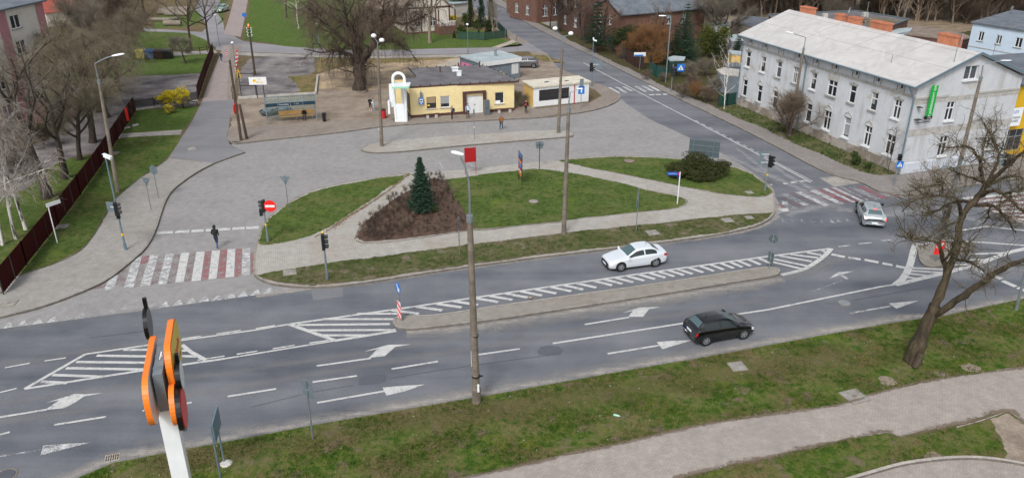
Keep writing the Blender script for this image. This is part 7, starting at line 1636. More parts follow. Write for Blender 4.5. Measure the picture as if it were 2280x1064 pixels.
def bare_tree(seed, H, r0, clear=.25, limbs=6, spread=.8, sub=6, tw=16, twl=(1.0,.5), lift=.06, wob=.16, twr=.016, droop=0, tlet=4, lean=(0,0), top=.55, tl_droop=None, roots=1.3, subl=.45):
    """returns (limb accumulator, twig accumulator), base at origin"""
    rg = np.random.default_rng(seed); A, T = Acc(), Acc(); tips = []
    P, r = walk(rg, (0,0,0), (lean[0],lean[1],1), H*top, r0, r0*.55, 7, wob*.35, .05); r[0] *= roots; A.add(*tube_np(P, r, 9))
    def along_(P, u): i = min(int(u*(len(P)-1)), len(P)-2); f = u*(len(P)-1)-i; return P[i]*(1-f)+P[i+1]*f, (P[i+1]-P[i])/np.linalg.norm(P[i+1]-P[i])
    az0 = rg.uniform(0, 6.28)
    for k in range(limbs):
        u = clear/top+(1-clear/top)*(k/(max(1,limbs-1)))**1.0; u = min(u, 1.0); p, t = along_(P, min(u,.999)); az = az0+k*2.4+rg.normal(0,.3); sp = spread*(1.15-.55*k/limbs); d = np.array([math.cos(az)*sp, math.sin(az)*sp, 1-.25*(1-u)]); d /= np.linalg.norm(d)
        L = H*(1-u*top)*rg.uniform(.62,.85); rr = r0*(.5-.18*k/limbs); B, rb = walk(rg, p, d, L, rr, rr*.22, 7, wob, lift); A.add(*tube_np(B, rb, 6))
        for q in range(sub):
            v = .25+.75*(q+rg.uniform(0,.8))/sub; v = min(v,.98); p2, t2 = along_(B, v); rnd = rg.normal(0,1,3); d2 = t2*.75+rnd*.55; d2[2] += .25; d2 /= np.linalg.norm(d2)
            L2 = L*(1-v*.5)*subl*rg.uniform(.6,1.1); C_, rc = walk(rg, p2, d2, L2, rr*.42*(1-v*.4), rr*.09, 5, wob*1.2, lift); A.add(*tube_np(C_, rc, 4)); tips.append(C_)
        tips.append(B[3:])
    S, D = [], []
    for Cc in tips:
        u = rg.uniform(.12, 1, tw)*(len(Cc)-1); i = np.minimum(u.astype(int), len(Cc)-2); f = (u-i)[:,None]; S.append(Cc[i]*(1-f)+Cc[i+1]*f); t = Cc[i+1]-Cc[i]; t /= np.linalg.norm(t,axis=1,keepdims=True); D.append(t)
    S = np.concatenate(S); D = np.concatenate(D); n = len(S); d = D*.7+rg.normal(0,.6,(n,3)); d[:,2] += .2-droop*.2; d /= np.linalg.norm(d,axis=1,keepdims=True); L = rg.uniform(.5,1.2,n)*twl[0]; dz = np.zeros((n,3)); dz[:,2] = -droop
    n0 = S; n1 = S+d*(L*.5)[:,None]+rg.normal(0,.05,(n,3))*L[:,None]+dz*(L**1.3*.18)[:,None]; n2 = S+d*(L*(1 if droop < .5 else .8))[:,None]+rg.normal(0,.08,(n,3))*L[:,None]+dz*(L**1.3*.7)[:,None]
    one = np.ones(n); T.add(*sticks([n0,n1,n2],[one*twr,one*twr*.75,one*twr*.35]))
    if tlet:
        m_ = n*tlet; k = np.repeat(np.arange(n), tlet); f = rg.uniform(.2,1,m_)[:,None]; s = np.where(f < .5, n0[k]*(1-2*f)+n1[k]*2*f, n1[k]*(2-2*f)+n2[k]*(2*f-1)); dd = d[k]*.6+rg.normal(0,.7,(m_,3)); dd[:,2] += .15; dd /= np.linalg.norm(dd,axis=1,keepdims=True); td = droop if tl_droop is None else tl_droop; dd[:,2] -= td*.9
        l = (rg.uniform(.4,1.1,m_)*twl[1])[:,None]; o = np.ones(m_); T.add(*sticks([s, s+dd*l*.5+rg.normal(0,.04,(m_,3))*l, s+dd*l+rg.normal(0,.07,(m_,3))*l],[o*twr*.62,o*twr*.5,o*twr*.28]))
    return A, T
PROTO = {}
def tree(name, label, kind, x, y, H=None, ty=None, rz=0, mats=('bark','twig_brown'), cat='tree', group=None, z=PZ, wp=None, **k):
    """kind: prototype key, built once at unit size k['H'] and copied with a uniform scale"""
    loc = wp or G(x, y, z); 
    if ty is not None: H = HZ(x, y, ty, z)-z
    key = (kind, mats); H0 = KIND[kind]['H']
    if key not in PROTO: A, T = bare_tree(**KIND[kind]); PROTO[key] = (A.mesh('trunk', mats[0]), T.mesh('crown', mats[1])); [C.objects.unlink(o) for o in PROTO[key]]
    t = thing(name, label, cat, loc, rz, group); s = H/H0; t.scale = (s,s,s*k.get('sz',1))
    for o in PROTO[key]: c = o.copy(); C.objects.link(c); c.parent = t
    return t
KIND = {
 'broad': dict(seed=1, H=12, r0=.30, clear=.25, limbs=8, spread=.9, sub=6, tw=9, twl=(1.0,.5), twr=.012, tlet=2),
 'broad2': dict(seed=5, H=13, r0=.32, clear=.3, limbs=8, spread=.75, sub=6, tw=9, twl=(1.0,.5), twr=.012, tlet=2),
 'dense': dict(seed=9, H=13, r0=.30, clear=.16, limbs=11, spread=.8, sub=9, tw=17, twl=(1.3,.8), twr=.0135, tlet=5, lift=.05),
 'drooping': dict(seed=13, H=13, r0=.34, clear=.24, limbs=10, spread=1.0, sub=9, tw=18, twl=(1.9,1.1), twr=.012, tlet=5, droop=.7, lift=.03),
 'upright': dict(seed=21, H=11, r0=.2, clear=.2, limbs=10, spread=.5, sub=6, tw=12, twl=(.9,.45), twr=.015, tlet=3, lift=.12),
 'forked': dict(seed=26, H=12, r0=.3, clear=.4, limbs=6, spread=.75, sub=7, tw=12, twl=(1.1,.6), twr=.02, tlet=3, top=.45),
 'sparse': dict(seed=33, H=10, r0=.16, clear=.3, limbs=9, spread=.8, sub=5, tw=7, twl=(.7,.3), twr=.012, tlet=3, wob=.2),
 'birch': dict(seed=41, H=10, r0=.12, clear=.25, limbs=14, spread=.85, sub=5, tw=8, twl=(1.3,.7), droop=.6, twr=.013, tlet=3, top=.9, wob=.14, lift=.0),
 'whip': dict(seed=47, H=9, r0=.075, clear=.12, limbs=18, spread=.9, sub=2, tw=4, twl=(.5,.3), twr=.010, tlet=2, top=.97, wob=.12, subl=.3),
 'round': dict(seed=52, H=9, r0=.32, clear=.14, limbs=13, spread=1.15, sub=10, tw=18, twl=(1.0,.55), twr=.015, tlet=5, top=.45),
 'bush': dict(seed=61, H=3, r0=.05, clear=.02, limbs=14, spread=.9, sub=5, tw=12, twl=(.6,.35), twr=.008, tlet=4, top=.35, lift=.05, roots=1),
 'shrubtree': dict(seed=66, H=6, r0=.12, clear=.06, limbs=14, spread=.62, sub=7, tw=16, twl=(.8,.5), twr=.011, tlet=4, top=.35, lift=.07),
 'bedshrub': dict(seed=71, H=1.0, r0=.018, clear=.02, limbs=7, spread=.6, sub=3, tw=5, twl=(.22,.12), twr=.006, tlet=2, top=.4, roots=1),
 'crooked': dict(seed=77, H=4.5, r0=.14, clear=.35, limbs=8, spread=1.3, sub=6, tw=14, twl=(.7,.4), twr=.011, tlet=4, lean=(.3,0), wob=.24, lift=.0),
}
# --- left cluster
BG, BD = ('bark','twig_brown'), ('bark_dark','twig_grey')
tree('bare_tree', 'bare tree with long clear trunk nearest the brown fence on the left', 'broad', 105, 441, ty=10, rz=1.0, mats=('bark_dark','twig_grey'))
tree('bare_tree', 'bare tree second along the inside of the brown fence', 'broad2', 145, 398, H=12.5, rz=3.2, mats=BD)
tree('bare_tree', 'densely twigged bare tree third along the inside of the brown fence', 'drooping', 178, 356, H=9.5, rz=.5, mats=('bark_dark','twig_olive'))
tree('bare_tree', 'thick-trunked bare tree behind the mossy lamp post', 'drooping', 207, 318, H=13, rz=2.1, mats=('bark_dark','twig_olive'))
tree('bare_tree', 'bare drooping tree beside the concrete yard behind the fence', 'drooping', 240, 262, H=12, rz=4.1, mats=('bark_dark','twig_olive'))
tree('bare_tree', 'bare densely twigged tree behind the yard, left of the waste containers', 'dense', 225, 205, H=13, rz=.9, mats=BD)
tree('bare_tree', 'bare tree on the lawn left of the waste containers', 'dense', 255, 150, H=13, rz=2.7, mats=BG)
tree('bare_tree', 'bare tree at the left end of the back lawn', 'dense', 215, 130, H=13, rz=4.2, mats=BG)
tree('bare_tree', 'spreading bare tree above the back lawn near the pipes', 'broad', 300, 100, H=12, rz=1.2, mats=BG)
tree('bare_tree', 'bare drooping tree between the yard and the back lawn', 'drooping', 262, 205, H=12, rz=1.1, mats=('bark_dark','twig_olive'))
tree('bare_tree', 'bare drooping tree behind the thick-trunked one at the yard', 'drooping', 222, 250, H=12.5, rz=3.1, mats=('bark_dark','twig_olive'))
tree('bare_tree', 'bare tree beyond the distant red roof', 'dense', 150, 40, H=14, rz=2.2, mats=BG)
tree('bare_tree', 'bare tree at the top left behind the lawn', 'dense', 250, 50, H=13, rz=5.2, mats=BG)
tree('bare_tree', 'bare tree at the top edge left of the concrete pipes', 'broad2', 320, 30, H=11, rz=3.3, mats=BG)
tree('birch_tree', 'white-barked birch by the fence, right of the group at the left edge', 'birch', 58, 511, H=11.0, rz=.3, mats=('bark_birch','twig_white'), group=None)
tree('birch_tree', 'white-barked birch in the middle of the group at the left edge', 'birch', 36, 532, H=10.0, rz=2.3, mats=('bark_birch','twig_white'))
tree('birch_tree', 'white-barked birch cut by the left edge of the view', 'birch', 6, 545, H=11, rz=4.0, mats=('bark_birch','twig_white'))
tree('garden_shrub', 'dark bare shrub by the entrance of the apartment block', 'bush', 100, 330, H=3.0, mats=('bark_dark','twig_dark'), cat='shrub')
tree('garden_shrub', 'dark bare shrub behind the birches', 'bush', 40, 400, H=3.2, rz=2, mats=('bark_dark','twig_dark'), cat='shrub')
tree('slim_tree', 'slim bare tree with few dry leaves, left of the pair by the tube railing', 'sparse', 426, 112, H=12.5, rz=.4, mats=BD); tree('slim_tree', 'slim bare tree with few dry leaves, right of the pair by the tube railing', 'sparse', 466, 108, H=12, rz=3.0, mats=BD)
tree('crooked_tree', 'small crooked tree leaning over the waste containers', 'crooked', 413, 142, H=4.6, rz=R(165), mats=('bark_dark','twig_grey'))
tree('slim_tree', 'slim dark bare tree on the bright green lawn', 'sparse', 638, 40, H=11, rz=1.4, mats=BD); tree('birch_tree', 'slim pale birch on the bright green lawn left of the spreading tree', 'birch', 665, 64, H=11, rz=1.1, mats=('bark_birch','twig_brown'))
# --- the big spreading tree in the middle
def big_tree():
    t = thing('spreading_tree', 'huge bare spreading tree with thick forked trunk behind the bus shelter', 'tree', G(800,200,PZ)); o = Vector(t.location); Y = o.y; rg = np.random.default_rng(101); A, T = Acc(), Acc(); tips = []
    def W_(x, y, dy=0): q = AtY(x, y, Y+dy)-o; return np.array((q.x,q.y,q.z))
    main = [([(800,202,0),(798,170,0),(797,145,0),(797,132,0)],[.85,.58,.52,.50]),([(806,200,0),(809,165,.2),(806,140,.2)],[.5,.40,.36]),
      ([(797,135,0),(790,110,-.5),(788,85,-.8),(780,60,-1),(768,30,-1.5),(760,-10,-2)],[.45,.36,.30,.24,.18,.12]),([(797,140,0),(786,128,.4),(770,118,.8),(745,112,1.2),(722,118,1.5),(676,110,2)],[.34,.28,.22,.17,.12,.06]),
      ([(800,135,0),(803,100,1),(806,75,1.5),(815,45,2),(830,15,2.5),(840,-30,3)],[.40,.33,.28,.24,.18,.1]),([(804,140,0),(818,118,-.5),(835,95,-1),(850,78,-1.5),(872,52,-2),(900,20,-2),(925,-20,-2)],[.42,.36,.32,.27,.22,.16,.1]),
      ([(806,142,0),(818,125,.4),(830,108,1),(848,92,2),(866,84,3),(884,94,3.6),(900,110,4),(918,116,4)],[.34,.3,.26,.22,.17,.12,.09,.05]),([(790,110,-.5),(770,92,-1.5),(745,72,-2.5),(715,45,-3),(690,20,-3.5)],[.26,.22,.17,.12,.06]),
      ([(803,100,1),(790,70,2.5),(800,30,3.5),(795,-20,4)],[.25,.2,.15,.1]),([(835,95,-1),(825,65,-2.5),(850,30,-3.5),(860,-10,-4)],[.24,.2,.14,.09]),([(780,60,-1),(735,35,1),(700,5,2),(680,-20,2)],[.2,.16,.11,.06]),([(872,52,-2),(905,55,0),(935,40,1),(960,30,2)],[.2,.15,.1,.05])]
    for pts, rr in main:
        c = np.array([W_(*p) for p in pts]); n = len(c); uu = np.linspace(0,n-1,(n-1)*4+1); cc = np.stack([np.interp(uu, range(n), c[:,j]) for j in range(3)],1); cc[1:-1] = (cc[:-2]+cc[1:-1]*2+cc[2:])/4; cc[1:-1] += rg.normal(0,.06,cc[1:-1].shape); r = np.interp(uu, range(n), rr); A.add(*tube_np(cc, r, 9))
        if len(pts) > 3:
            for k in range(16):
                i = int(rg.uniform(.3,1)*(len(cc)-2)); d = (cc[i+1]-cc[i]); d /= np.linalg.norm(d); d = d*.6+rg.normal(0,.55,3); d[2] += .25; d /= np.linalg.norm(d); B, rb = walk(rg, cc[i], d, rg.uniform(2.0,4.6), min(r[i]*.5,.12), .02, 7, .18, .0); A.add(*tube_np(B, rb, 5)); tips.append(B)
                for q in range(4):
                    j = int(rg.uniform(1,6)); d = rg.normal(0,.6,3)+(B[j+1]-B[j]); d /= np.linalg.norm(d); B2, rb2 = walk(rg, B[j], d, rg.uniform(1.0,2.2), .035, .012, 4, .2, -.04); A.add(*tube_np(B2, rb2, 4)); tips.append(B2)
    S, D = [], []
    for Cc in tips:
        u = rg.uniform(.1,1,7)*(len(Cc)-1); i = np.minimum(u.astype(int), len(Cc)-2); f = (u-i)[:,None]; S.append(Cc[i]*(1-f)+Cc[i+1]*f); d = Cc[i+1]-Cc[i]; D.append(d/np.linalg.norm(d,axis=1,keepdims=True))
    S = np.concatenate(S); D = np.concatenate(D); n = len(S); d = D*.8+rg.normal(0,.5,(n,3)); L = rg.uniform(.5,1.6,n); g = np.zeros((n,3)); g[:,2] = -1; one = np.ones(n)
    n1 = S+d*(L*.35)[:,None]; n2 = n1+d*(L*.25)[:,None]+g*(L*.45)[:,None]; n3 = n2+g*(L*.7)[:,None]+rg.normal(0,.08,(n,3)); T.add(*sticks([S,n1,n2,n3],[one*.012,one*.010,one*.008,one*.006]))
    for rep in range(2):
        s = n1*.5+n2*.5 if rep else n2; d = rg.normal(0,.45,(n,3)); d[:,2] -= .35; l = rg.uniform(.3,.9,n)[:,None]; T.add(*sticks([s, s+d*l*.5, s+d*l+g*l*.3],[one*.008,one*.007,one*.004]))
    A.mesh('trunk', 'bark_dark', t); T.mesh('crown', 'twig_brown', t); return t
big_tree()
tree('bare_tree', 'large pale forked bare tree right of the spreading tree', 'forked', 957, 96, H=12, rz=.6, mats=('bark_pale','twig_olive'))
tree('bare_tree', 'upright bare tree with forked stems at the garden fence corner', 'upright', 1099, 82, H=6.6, rz=1.9, mats=('bark_pale','twig_grey'))
tree('ivy_tree', 'dark ivy-clad bare tree beside the driveway of the brick houses', 'dense', 1244, 70, H=12, rz=1.3, mats=('bark_dark','twig_dark'))
tree('bare_tree', 'bare tree before the tall brick house', 'broad', 1292, 90, H=9, rz=.2, mats=('bark_dark','twig_brown')); tree('bare_tree', 'bare tree behind the driveway', 'dense', 1215, 40, H=9, rz=2.2, mats=('bark_dark','twig_brown'))
tree('broad_bush', 'large orange-brown bare bush in front of the red brick house', 'shrubtree', 1447, 150, ty=38, rz=.7, mats=('bark','twig_orange'))
tree('bare_tree', 'bare brown tree in front of the brick house wall', 'broad', 1478, 118, H=8.5, rz=1.1, mats=('bark','twig_brown'))
tree('bare_tree', 'bare tree between the two brick houses', 'broad2', 1345, 105, H=9, rz=4.1, mats=('bark_dark','twig_brown'))
tree('bare_tree', 'bare tree before the long brick house by the driveway', 'sparse', 1225, 62, H=8, rz=2.4, mats=('bark_dark','twig_brown'))
tree('broad_bush', 'orange-brown bare bush behind the new timber fence', 'shrubtree', 1415, 138, ty=62, rz=2.7, mats=('bark','twig_orange'))
tree('round_tree', 'broad grey bare tree with dark limbs before the wood', 'round', 1600, 92, H=10.5, rz=.4, mats=('bark_dark','twig_grey'), sz=.95)
tree('round_tree', 'broad grey bare tree at the edge of the wood behind the brick house', 'round', 1545, 62, H=10, rz=2.4, mats=('bark_dark','twig_grey'))
tree('birch_tree', 'thin white birch by the far end of the white house', 'whip', 1612, 243, ty=80, rz=.8, mats=('bark_birch','twig_white'))
tree('bare_bush', 'rounded bare tree wrapped round the leaning lamp post', 'shrubtree', 1752, 307, ty=186, rz=1.7, mats=('bark_dark','twig_brown')); tree('bare_bush', 'thin many-stemmed bare bush at the corner of the white house', 'whip', 1976, 386, H=4.6, rz=1.0, mats=('bark','twig_grey'), cat='shrub')
for i,(x,y,h,mt,lb) in enumerate([(1520,218,2.2,'twig_brown','brown bare hedge bush right of the crossing sign'),(1548,222,2.4,'twig_orange','reddish bare bush in the middle of the roadside hedge'),(1572,228,2.2,'twig_brown','brown bare bush in the roadside hedge left of the birch'),(1535,175,2.6,'twig_grey','grey bare bush behind the roadside hedge'),(1570,170,2.8,'twig_grey','grey bare bush left of the metal garage'),(1505,170,2.0,'twig_dark','dark bare bush below the pine'),(1330,112,2.2,'twig_dark','dark bare bush before the tall brick house fence'),(1308,98,2.0,'twig_dark','dark bare bush at the far end of the garden fence'),(1200,48,2.4,'twig_brown','brown bare bush beside the far pavement'),(1160,32,2.4,'twig_brown','brown bare bush at the foot of the far brick house'),(1590,205,2.2,'twig_grey','grey bare bush in front of the metal garage'),(1540,195,2.0,'twig_brown','low brown bush beyond the roadside hedge'),(1160,238,1.9,'twig_olive','thin bare bush between kiosk and white booth'),(1152,228,1.6,'twig_olive','olive bare bush behind the right end of the kiosk'),(1440,178,1.5,'twig_brown','bare bush under the direction board'),(1475,182,1.3,'twig_brown','low brown bush at the foot of the grey steel lamp post'),(1620,205,2.6,'twig_grey','grey bush touching the far corner of the white house')]):
    tree('bare_bush', lb, 'bush', x, y, H=h, rz=i*1.3, mats=('bark_dark', mt), cat='shrub', group='roadside bushes')
# --- foliage made of many small leaf faces
def leaves(rg, C_, N, size, flat=.5, norm_out=None):
    """N leaf quads centred on points C_"""
    d = rg.normal(0,1,(N,3)); d /= np.linalg.norm(d,axis=1,keepdims=True); a, b = frames(d); s = (rg.uniform(.6,1.3,N)*size)[:,None]
    V = np.stack([C_-a*s-b*s*flat, C_+a*s*.2-b*s*flat*1.2, C_+a*s+b*s*flat, C_-a*s*.2+b*s*flat*1.2],1).reshape(-1,3); return V, np.arange(4*N).reshape(-1,4)
def spruce(name, label, x, y, H, mat, rw, layers=22, seed=3, z=PZ, dens=1.0, skirt=.0, cat='tree'):
    t = thing(name, label, cat, G(x,y,z)); rg = np.random.default_rng(seed); A, T = Acc(), Acc(); A.add(*tube_np([(0,0,0),(0,0,H*.5),(0,0,H)],[H*.022,H*.013,.01],7))
    for k in range(layers):
        u = k/layers; zc = skirt+(H-skirt)*(.05+.93*u); R_ = rw*(1-u)**.85*(1+.18*math.sin(k*2.1))+.06; nb = max(5, int(13*(1-u)+4))
        for j in range(nb):
            az = 2*math.pi*j/nb+k*.7+rg.normal(0,.15); L = R_*rg.uniform(.75,1.12); d = np.array([math.cos(az),math.sin(az),0]); p0 = np.array([0,0,zc]); p1 = p0+d*L*.6+np.array([0,0,-.05*L]); p2 = p0+d*L+np.array([0,0,.08*L]); A.add(*tube_np([p0,p1,p2],[.02,.014,.006],3))
            n = int((10+26*L)*dens); u_ = rg.uniform(.12,1,n)[:,None]; c = p0*(1-u_)+p2*u_+rg.normal(0,.05+.06*L,(n,3))*np.array([1,1,.6])*(1.1-u_*.5); T.add(*leaves(rg, c, n, .055+.02*H/5, .28))
    A.mesh('trunk', 'bark_dark', t); T.mesh('crown', mat, t); return t
spruce('spruce_tree', 'blue-green conical spruce standing at the top of the planting bed', 940, 470, 4.85, 'needle_blue', 1.1, 30, dens=2.2)
def foliage(name, label, x, y, ell, mat, N, size, seed=1, z=PZ, cat='tree', base=0, clump=14, H=None, cone=0, group=None, wp=None, stems=True):
    """crown of leaf faces gathered in uneven clumps inside an ellipsoid ell=(rx,ry,rz) on a short stem"""
    t = thing(name, label, cat, wp or G(x,y,z), 0, group); rg = np.random.default_rng(seed); rx, ry, rz_ = ell; cc = rg.normal(0,1,(clump,3)); cc /= np.linalg.norm(cc,axis=1,keepdims=True); cc *= rg.uniform(.45,.88,(clump,1)); 
    if cone: u = rg.uniform(0,1,(clump)); cc[:,2] = u*2-1; ang = rg.uniform(0,6.28,clump); rr = (1-u*.92)*rg.uniform(.3,.72,clump); cc[:,0] = np.cos(ang)*rr; cc[:,1] = np.sin(ang)*rr
    cc[:,2] = np.maximum(cc[:,2], -.95); k = rg.integers(0,clump,N); p = rg.normal(0,1,(N,3)); p /= np.linalg.norm(p,axis=1,keepdims=True); p *= rg.uniform(.5,1,(N,1))**.5; rad = rg.uniform(.22,.42,clump)[k][:,None]*(1 if not cone else .75); p = (cc[k]+p*rad)*np.array([rx,ry,rz_])+np.array([0,0,base+rz_]); p[:,2] = np.maximum(p[:,2],.03)
    A = Acc()
    for j in range(min(clump,12) if stems else 1): e = cc[j]*np.array([rx,ry,rz_])*.8+np.array([0,0,base+rz_]); A.add(*tube_np([(0,0,0),tuple(e*np.array([.4,.4,.55])),tuple(e)],[.05+.02*rz_,.04,.015],5))
    A.mesh('trunk', 'bark_dark', t); T = Acc(); T.add(*leaves(rg, p, N, size, .5)); T.mesh('crown', mat, t); return t
# low evergreen mass on the right lawn
for i,(x,y,e,lb) in enumerate([(1512,392,(1.5,1.3,.62),'dark spreading evergreen shrub, left lobe below the grey board'),(1548,384,(1.7,1.6,.95),'dark spreading evergreen shrub, tallest lobe under the grey board'),(1592,392,(1.6,1.5,.70),'dark spreading evergreen shrub, right lobe'),(1560,402,(1.5,.9,.5),'dark spreading evergreen shrub, front lobe')]):
    foliage('evergreen_shrub', lb, x, y, e, 'juniper', 9000, .05, seed=20+i, cat='shrub', clump=46, group='evergreen shrubs merging on the right lawn')
# yellow bushes
for i,(x,y,e,b,lb) in enumerate([(374,243,(1.35,.9,.75),.75,'yellow flowering bush, left of the pair with browner lower half'),(408,242,(1.15,1.0,1.05),.55,'bright yellow flowering bush, right of the pair'),(378,254,(.6,.6,.6),.1,'small yellowish bush in front of the yellow pair')]):
    foliage('yellow_bush', lb, x, y, e, 'forsythia', (4200,5600,900)[i], .045, seed=30+i, cat='shrub', clump=40, base=b)
    tree('dense_bush', ('dense bare stems inside the left yellow bush','dense bare stems inside the right yellow bush','bare stems inside the small yellowish bush')[i], 'bush', x, y-1, H=(1.9,2.1,1.2)[i], rz=i, mats=('bark','twig_olive'), cat='shrub')
foliage('yellow_bush', 'small bright yellow bush beside the timbered house', 1009, 56, (.9,.9,.8), 'forsythia', 900, .08, seed=35, cat='shrub', base=.4)
# evergreens at the top
for i,(x,y,w_,h_,mt,lb) in enumerate([(1048,60,1.3,5.2,'thuja','conical evergreen, left one before the far road'),(1072,60,1.5,5.0,'needle_dark','conical evergreen, middle one before the far road'),(1094,62,1.3,5.4,'thuja','narrow conical evergreen, right one before the far road'),(1036,62,1.4,2.6,'shrub_green','low dark evergreen beside the conical ones'),(1086,72,1.0,2.2,'thuja','small conical evergreen in front of the tall narrow one'),(1062,66,1.4,2.0,'shrub_green','low dark evergreen in front of the conical ones'),(1028,74,.9,1.3,'shrub_green','small dark round shrub on the garden lawn'),(1066,84,.45,1.2,'thuja','tiny conical evergreen on the garden lawn'),(1012,86,.5,1.1,'thuja','tiny conical evergreen near the timbered house')]):
    foliage('conical_evergreen' if h_ > 3 else 'evergreen_shrub', lb, x, y, (w_,w_,h_/2), mt, 3200 if h_ > 3 else 1000, .09, seed=40+i, cone=1 if 'con' in lb or 'tiny' in lb else 0, clump=60 if h_ > 3 else 16)
foliage('evergreen_tree', 'broad dark evergreen at the top edge above the conical ones', 1028, 34, (3.6,3,3.6), 'shrub_green', 5000, .14, seed=52, clump=30, base=.6)
foliage('evergreen_tree', 'rounded dark evergreen bush over the netting fence of the side street', 1393, 122, (3.2,2.6,2.4), 'thuja', 11000, .09, seed=53, clump=46, base=.1); foliage('evergreen_tree', 'dark evergreen bush behind the new timber fence', 1428, 132, (2.0,1.6,1.9), 'thuja', 4500, .09, seed=54, clump=22)
spruce('pine_tree', 'ragged dark pine in front of the tall brick house', 1326, 118, 9.5, 'needle_dark', 2.3, 14, seed=8, dens=1.0, skirt=1.2)
spruce('pine_tree', 'broad blue-green pine behind the grey steel lamp post', 1521, 140, 9.0, 'needle_blue', 2.8, 20, seed=9, dens=1.3); spruce('pine_tree', 'dark narrow conifer left of the broad pine', 1500, 145, 6.0, 'needle_dark', 1.8, 14, seed=10, dens=1.2)
foliage('columnar_evergreen', 'olive green columnar evergreen right of the pine', 1571, 128, (1.7,1.7,2.6), 'thuja_olive', 6000, .09, seed=56, clump=60, cone=0); foliage('columnar_evergreen', 'olive columnar evergreen before the grey garage', 1605, 120, (1.5,1.5,2.2), 'thuja_olive', 4500, .09, seed=57, clump=40); foliage('columnar_evergreen', 'dark evergreen beside the olive columns', 1590, 130, (1.3,1.3,1.9), 'thuja', 3500, .09, seed=58, clump=30)
spruce('pine_tree', 'small dark conifer at the far corner of the white house roof', 1640, 130, 4.2, 'needle_dark', 1.1, 12, seed=11)
foliage('evergreen_shrub', 'small dark conifer at the foot of the white house facade', 1901, 368, (.7,.6,.75), 'shrub_green', 1500, .06, seed=59, clump=16, cat='shrub'); foliage('evergreen_shrub', 'low dark shrub near the corner of the white house', 1930, 378, (.5,.4,.4), 'shrub_green', 800, .05, seed=60, clump=10, cat='shrub')
foliage('evergreen_shrub', 'low green shrub inside the planting bed behind the spruce', 966, 472, (.42,.4,.35), 'shrub_green', 800, .04, seed=61, clump=12, cat='shrub')
foliage('evergreen_shrub', 'dark green creeper bush at the apartment block entrance', 120, 300, (1.6,1.2,1.0), 'shrub_green', 1800, .08, seed=62, clump=14, cat='shrub')
# --- bed shrubs, in rows
def inpoly(p, P):
    c = False; n = len(P)
    for i in range(n):
        a, b = P[i], P[i-1]
        if (a.y > p.y) != (b.y > p.y) and p.x < (b.x-a.x)*(p.y-a.y)/(b.y-a.y)+a.x: c = not c
    return c
BP = [Vector(p[:2]) for p in px(bed, PZ)]; rg = random.Random(5); k = 0; x0 = min(p.x for p in BP); x1 = max(p.x for p in BP); y0 = min(p.y for p in BP); y1 = max(p.y for p in BP)
yy = y0+.35
while yy < y1:
    xx = x0+.3+(.3 if k%2 else 0)
    while xx < x1:
        p = Vector((xx+rg.uniform(-.12,.12), yy+rg.uniform(-.12,.12)))
        if inpoly(p, BP) and inpoly(p+Vector((.2,.1)), BP) and inpoly(p-Vector((.2,.1)), BP):
            hgt = rg.uniform(.42,.72)*(1.5 if (p.x-x0)/(x1-x0) < .45 or p.y > y0+.62*(y1-y0) else .85); lb = 'bare brown shrub planted in rows in the triangular bed'
            tree('bed_shrub', lb, 'bedshrub', 0,0, H=hgt, rz=rg.uniform(0,6.28), mats=('twig_dark', 'twig_dark' if rg.random() < .5 else 'twig_brown'), cat='shrub', group='bare shrubs planted in rows in the bed', wp=Vector((p.x,p.y,PZ)))
        xx += .72
    yy += .72; k += 1
# --- wood behind: real trees merged into one mass
def wood(name, label, spots, kinds, mats):
    acc = {m_: Acc() for m_ in mats}
    for i,(X,Y_,H) in enumerate(spots):
        kd = kinds[i % len(kinds)]; A, T = WOODP[kd]; s = (H if kd != 'bush' else H*.42)/KIND[kd]['H']; a = i*1.7; Rm = np.array([[math.cos(a),-math.sin(a),0],[math.sin(a),math.cos(a),0],[0,0,1]])*s
        for acc_, src in ((acc[mats[0]], A), (acc[mats[1+(i*7+i//3)%(len(mats)-1)]], T)):
            V = np.concatenate(src.V)@Rm.T+np.array([X,Y_,PZ]); acc_.add(V, np.concatenate(src.Q))
    t = thing(name, label, 'wood', (0,0,0))
    t['kind'] = 'stuff'
    for m_ in mats: tag(acc[m_].mesh('trunks' if m_ == mats[0] else 'crowns', m_, t), kind='stuff')
KIND['w1'] = dict(seed=81, H=13, r0=.22, clear=.1, limbs=10, spread=.6, sub=6, tw=9, twl=(1.5,.9), twr=.028, tlet=3, lift=.08); KIND['w2'] = dict(seed=85, H=12, r0=.2, clear=.06, limbs=10, spread=.8, sub=6, tw=9, twl=(1.5,.9), twr=.028, tlet=3)
WOODP = {k_: bare_tree(**KIND[k_]) for k_ in ('w1','w2','bush')}
rg = random.Random(12); spots = []
for i in range(200):
    x = rg.uniform(1490, 2420); row = i % 5; f = (x-1490)/900
    p = G(x, (4+f*26)+row*7+rg.uniform(-4,4), PZ); spots.append((p.x, p.y, rg.uniform(8,14)))
wood('woodland', 'brown leafless wood filling the background behind the houses', spots, ('w1','bush','w2','w1'), ('bark_wood','twig_brown','twig_orange','twig_grey','twig_brown'))
spots = []
for i in range(26): p = G(rg.uniform(-200,240), rg.uniform(-5,40), PZ); spots.append((p.x,p.y,rg.uniform(10,14)))
for i in range(14): p = G(rg.uniform(1290,1500), rg.uniform(0,45), PZ); spots.append((p.x,p.y,rg.uniform(7,10)))
wood('woodland', 'leafless trees massed along the top left and behind the brick houses', spots, ('w1','w2'), ('bark_wood','twig_brown','twig_grey'))
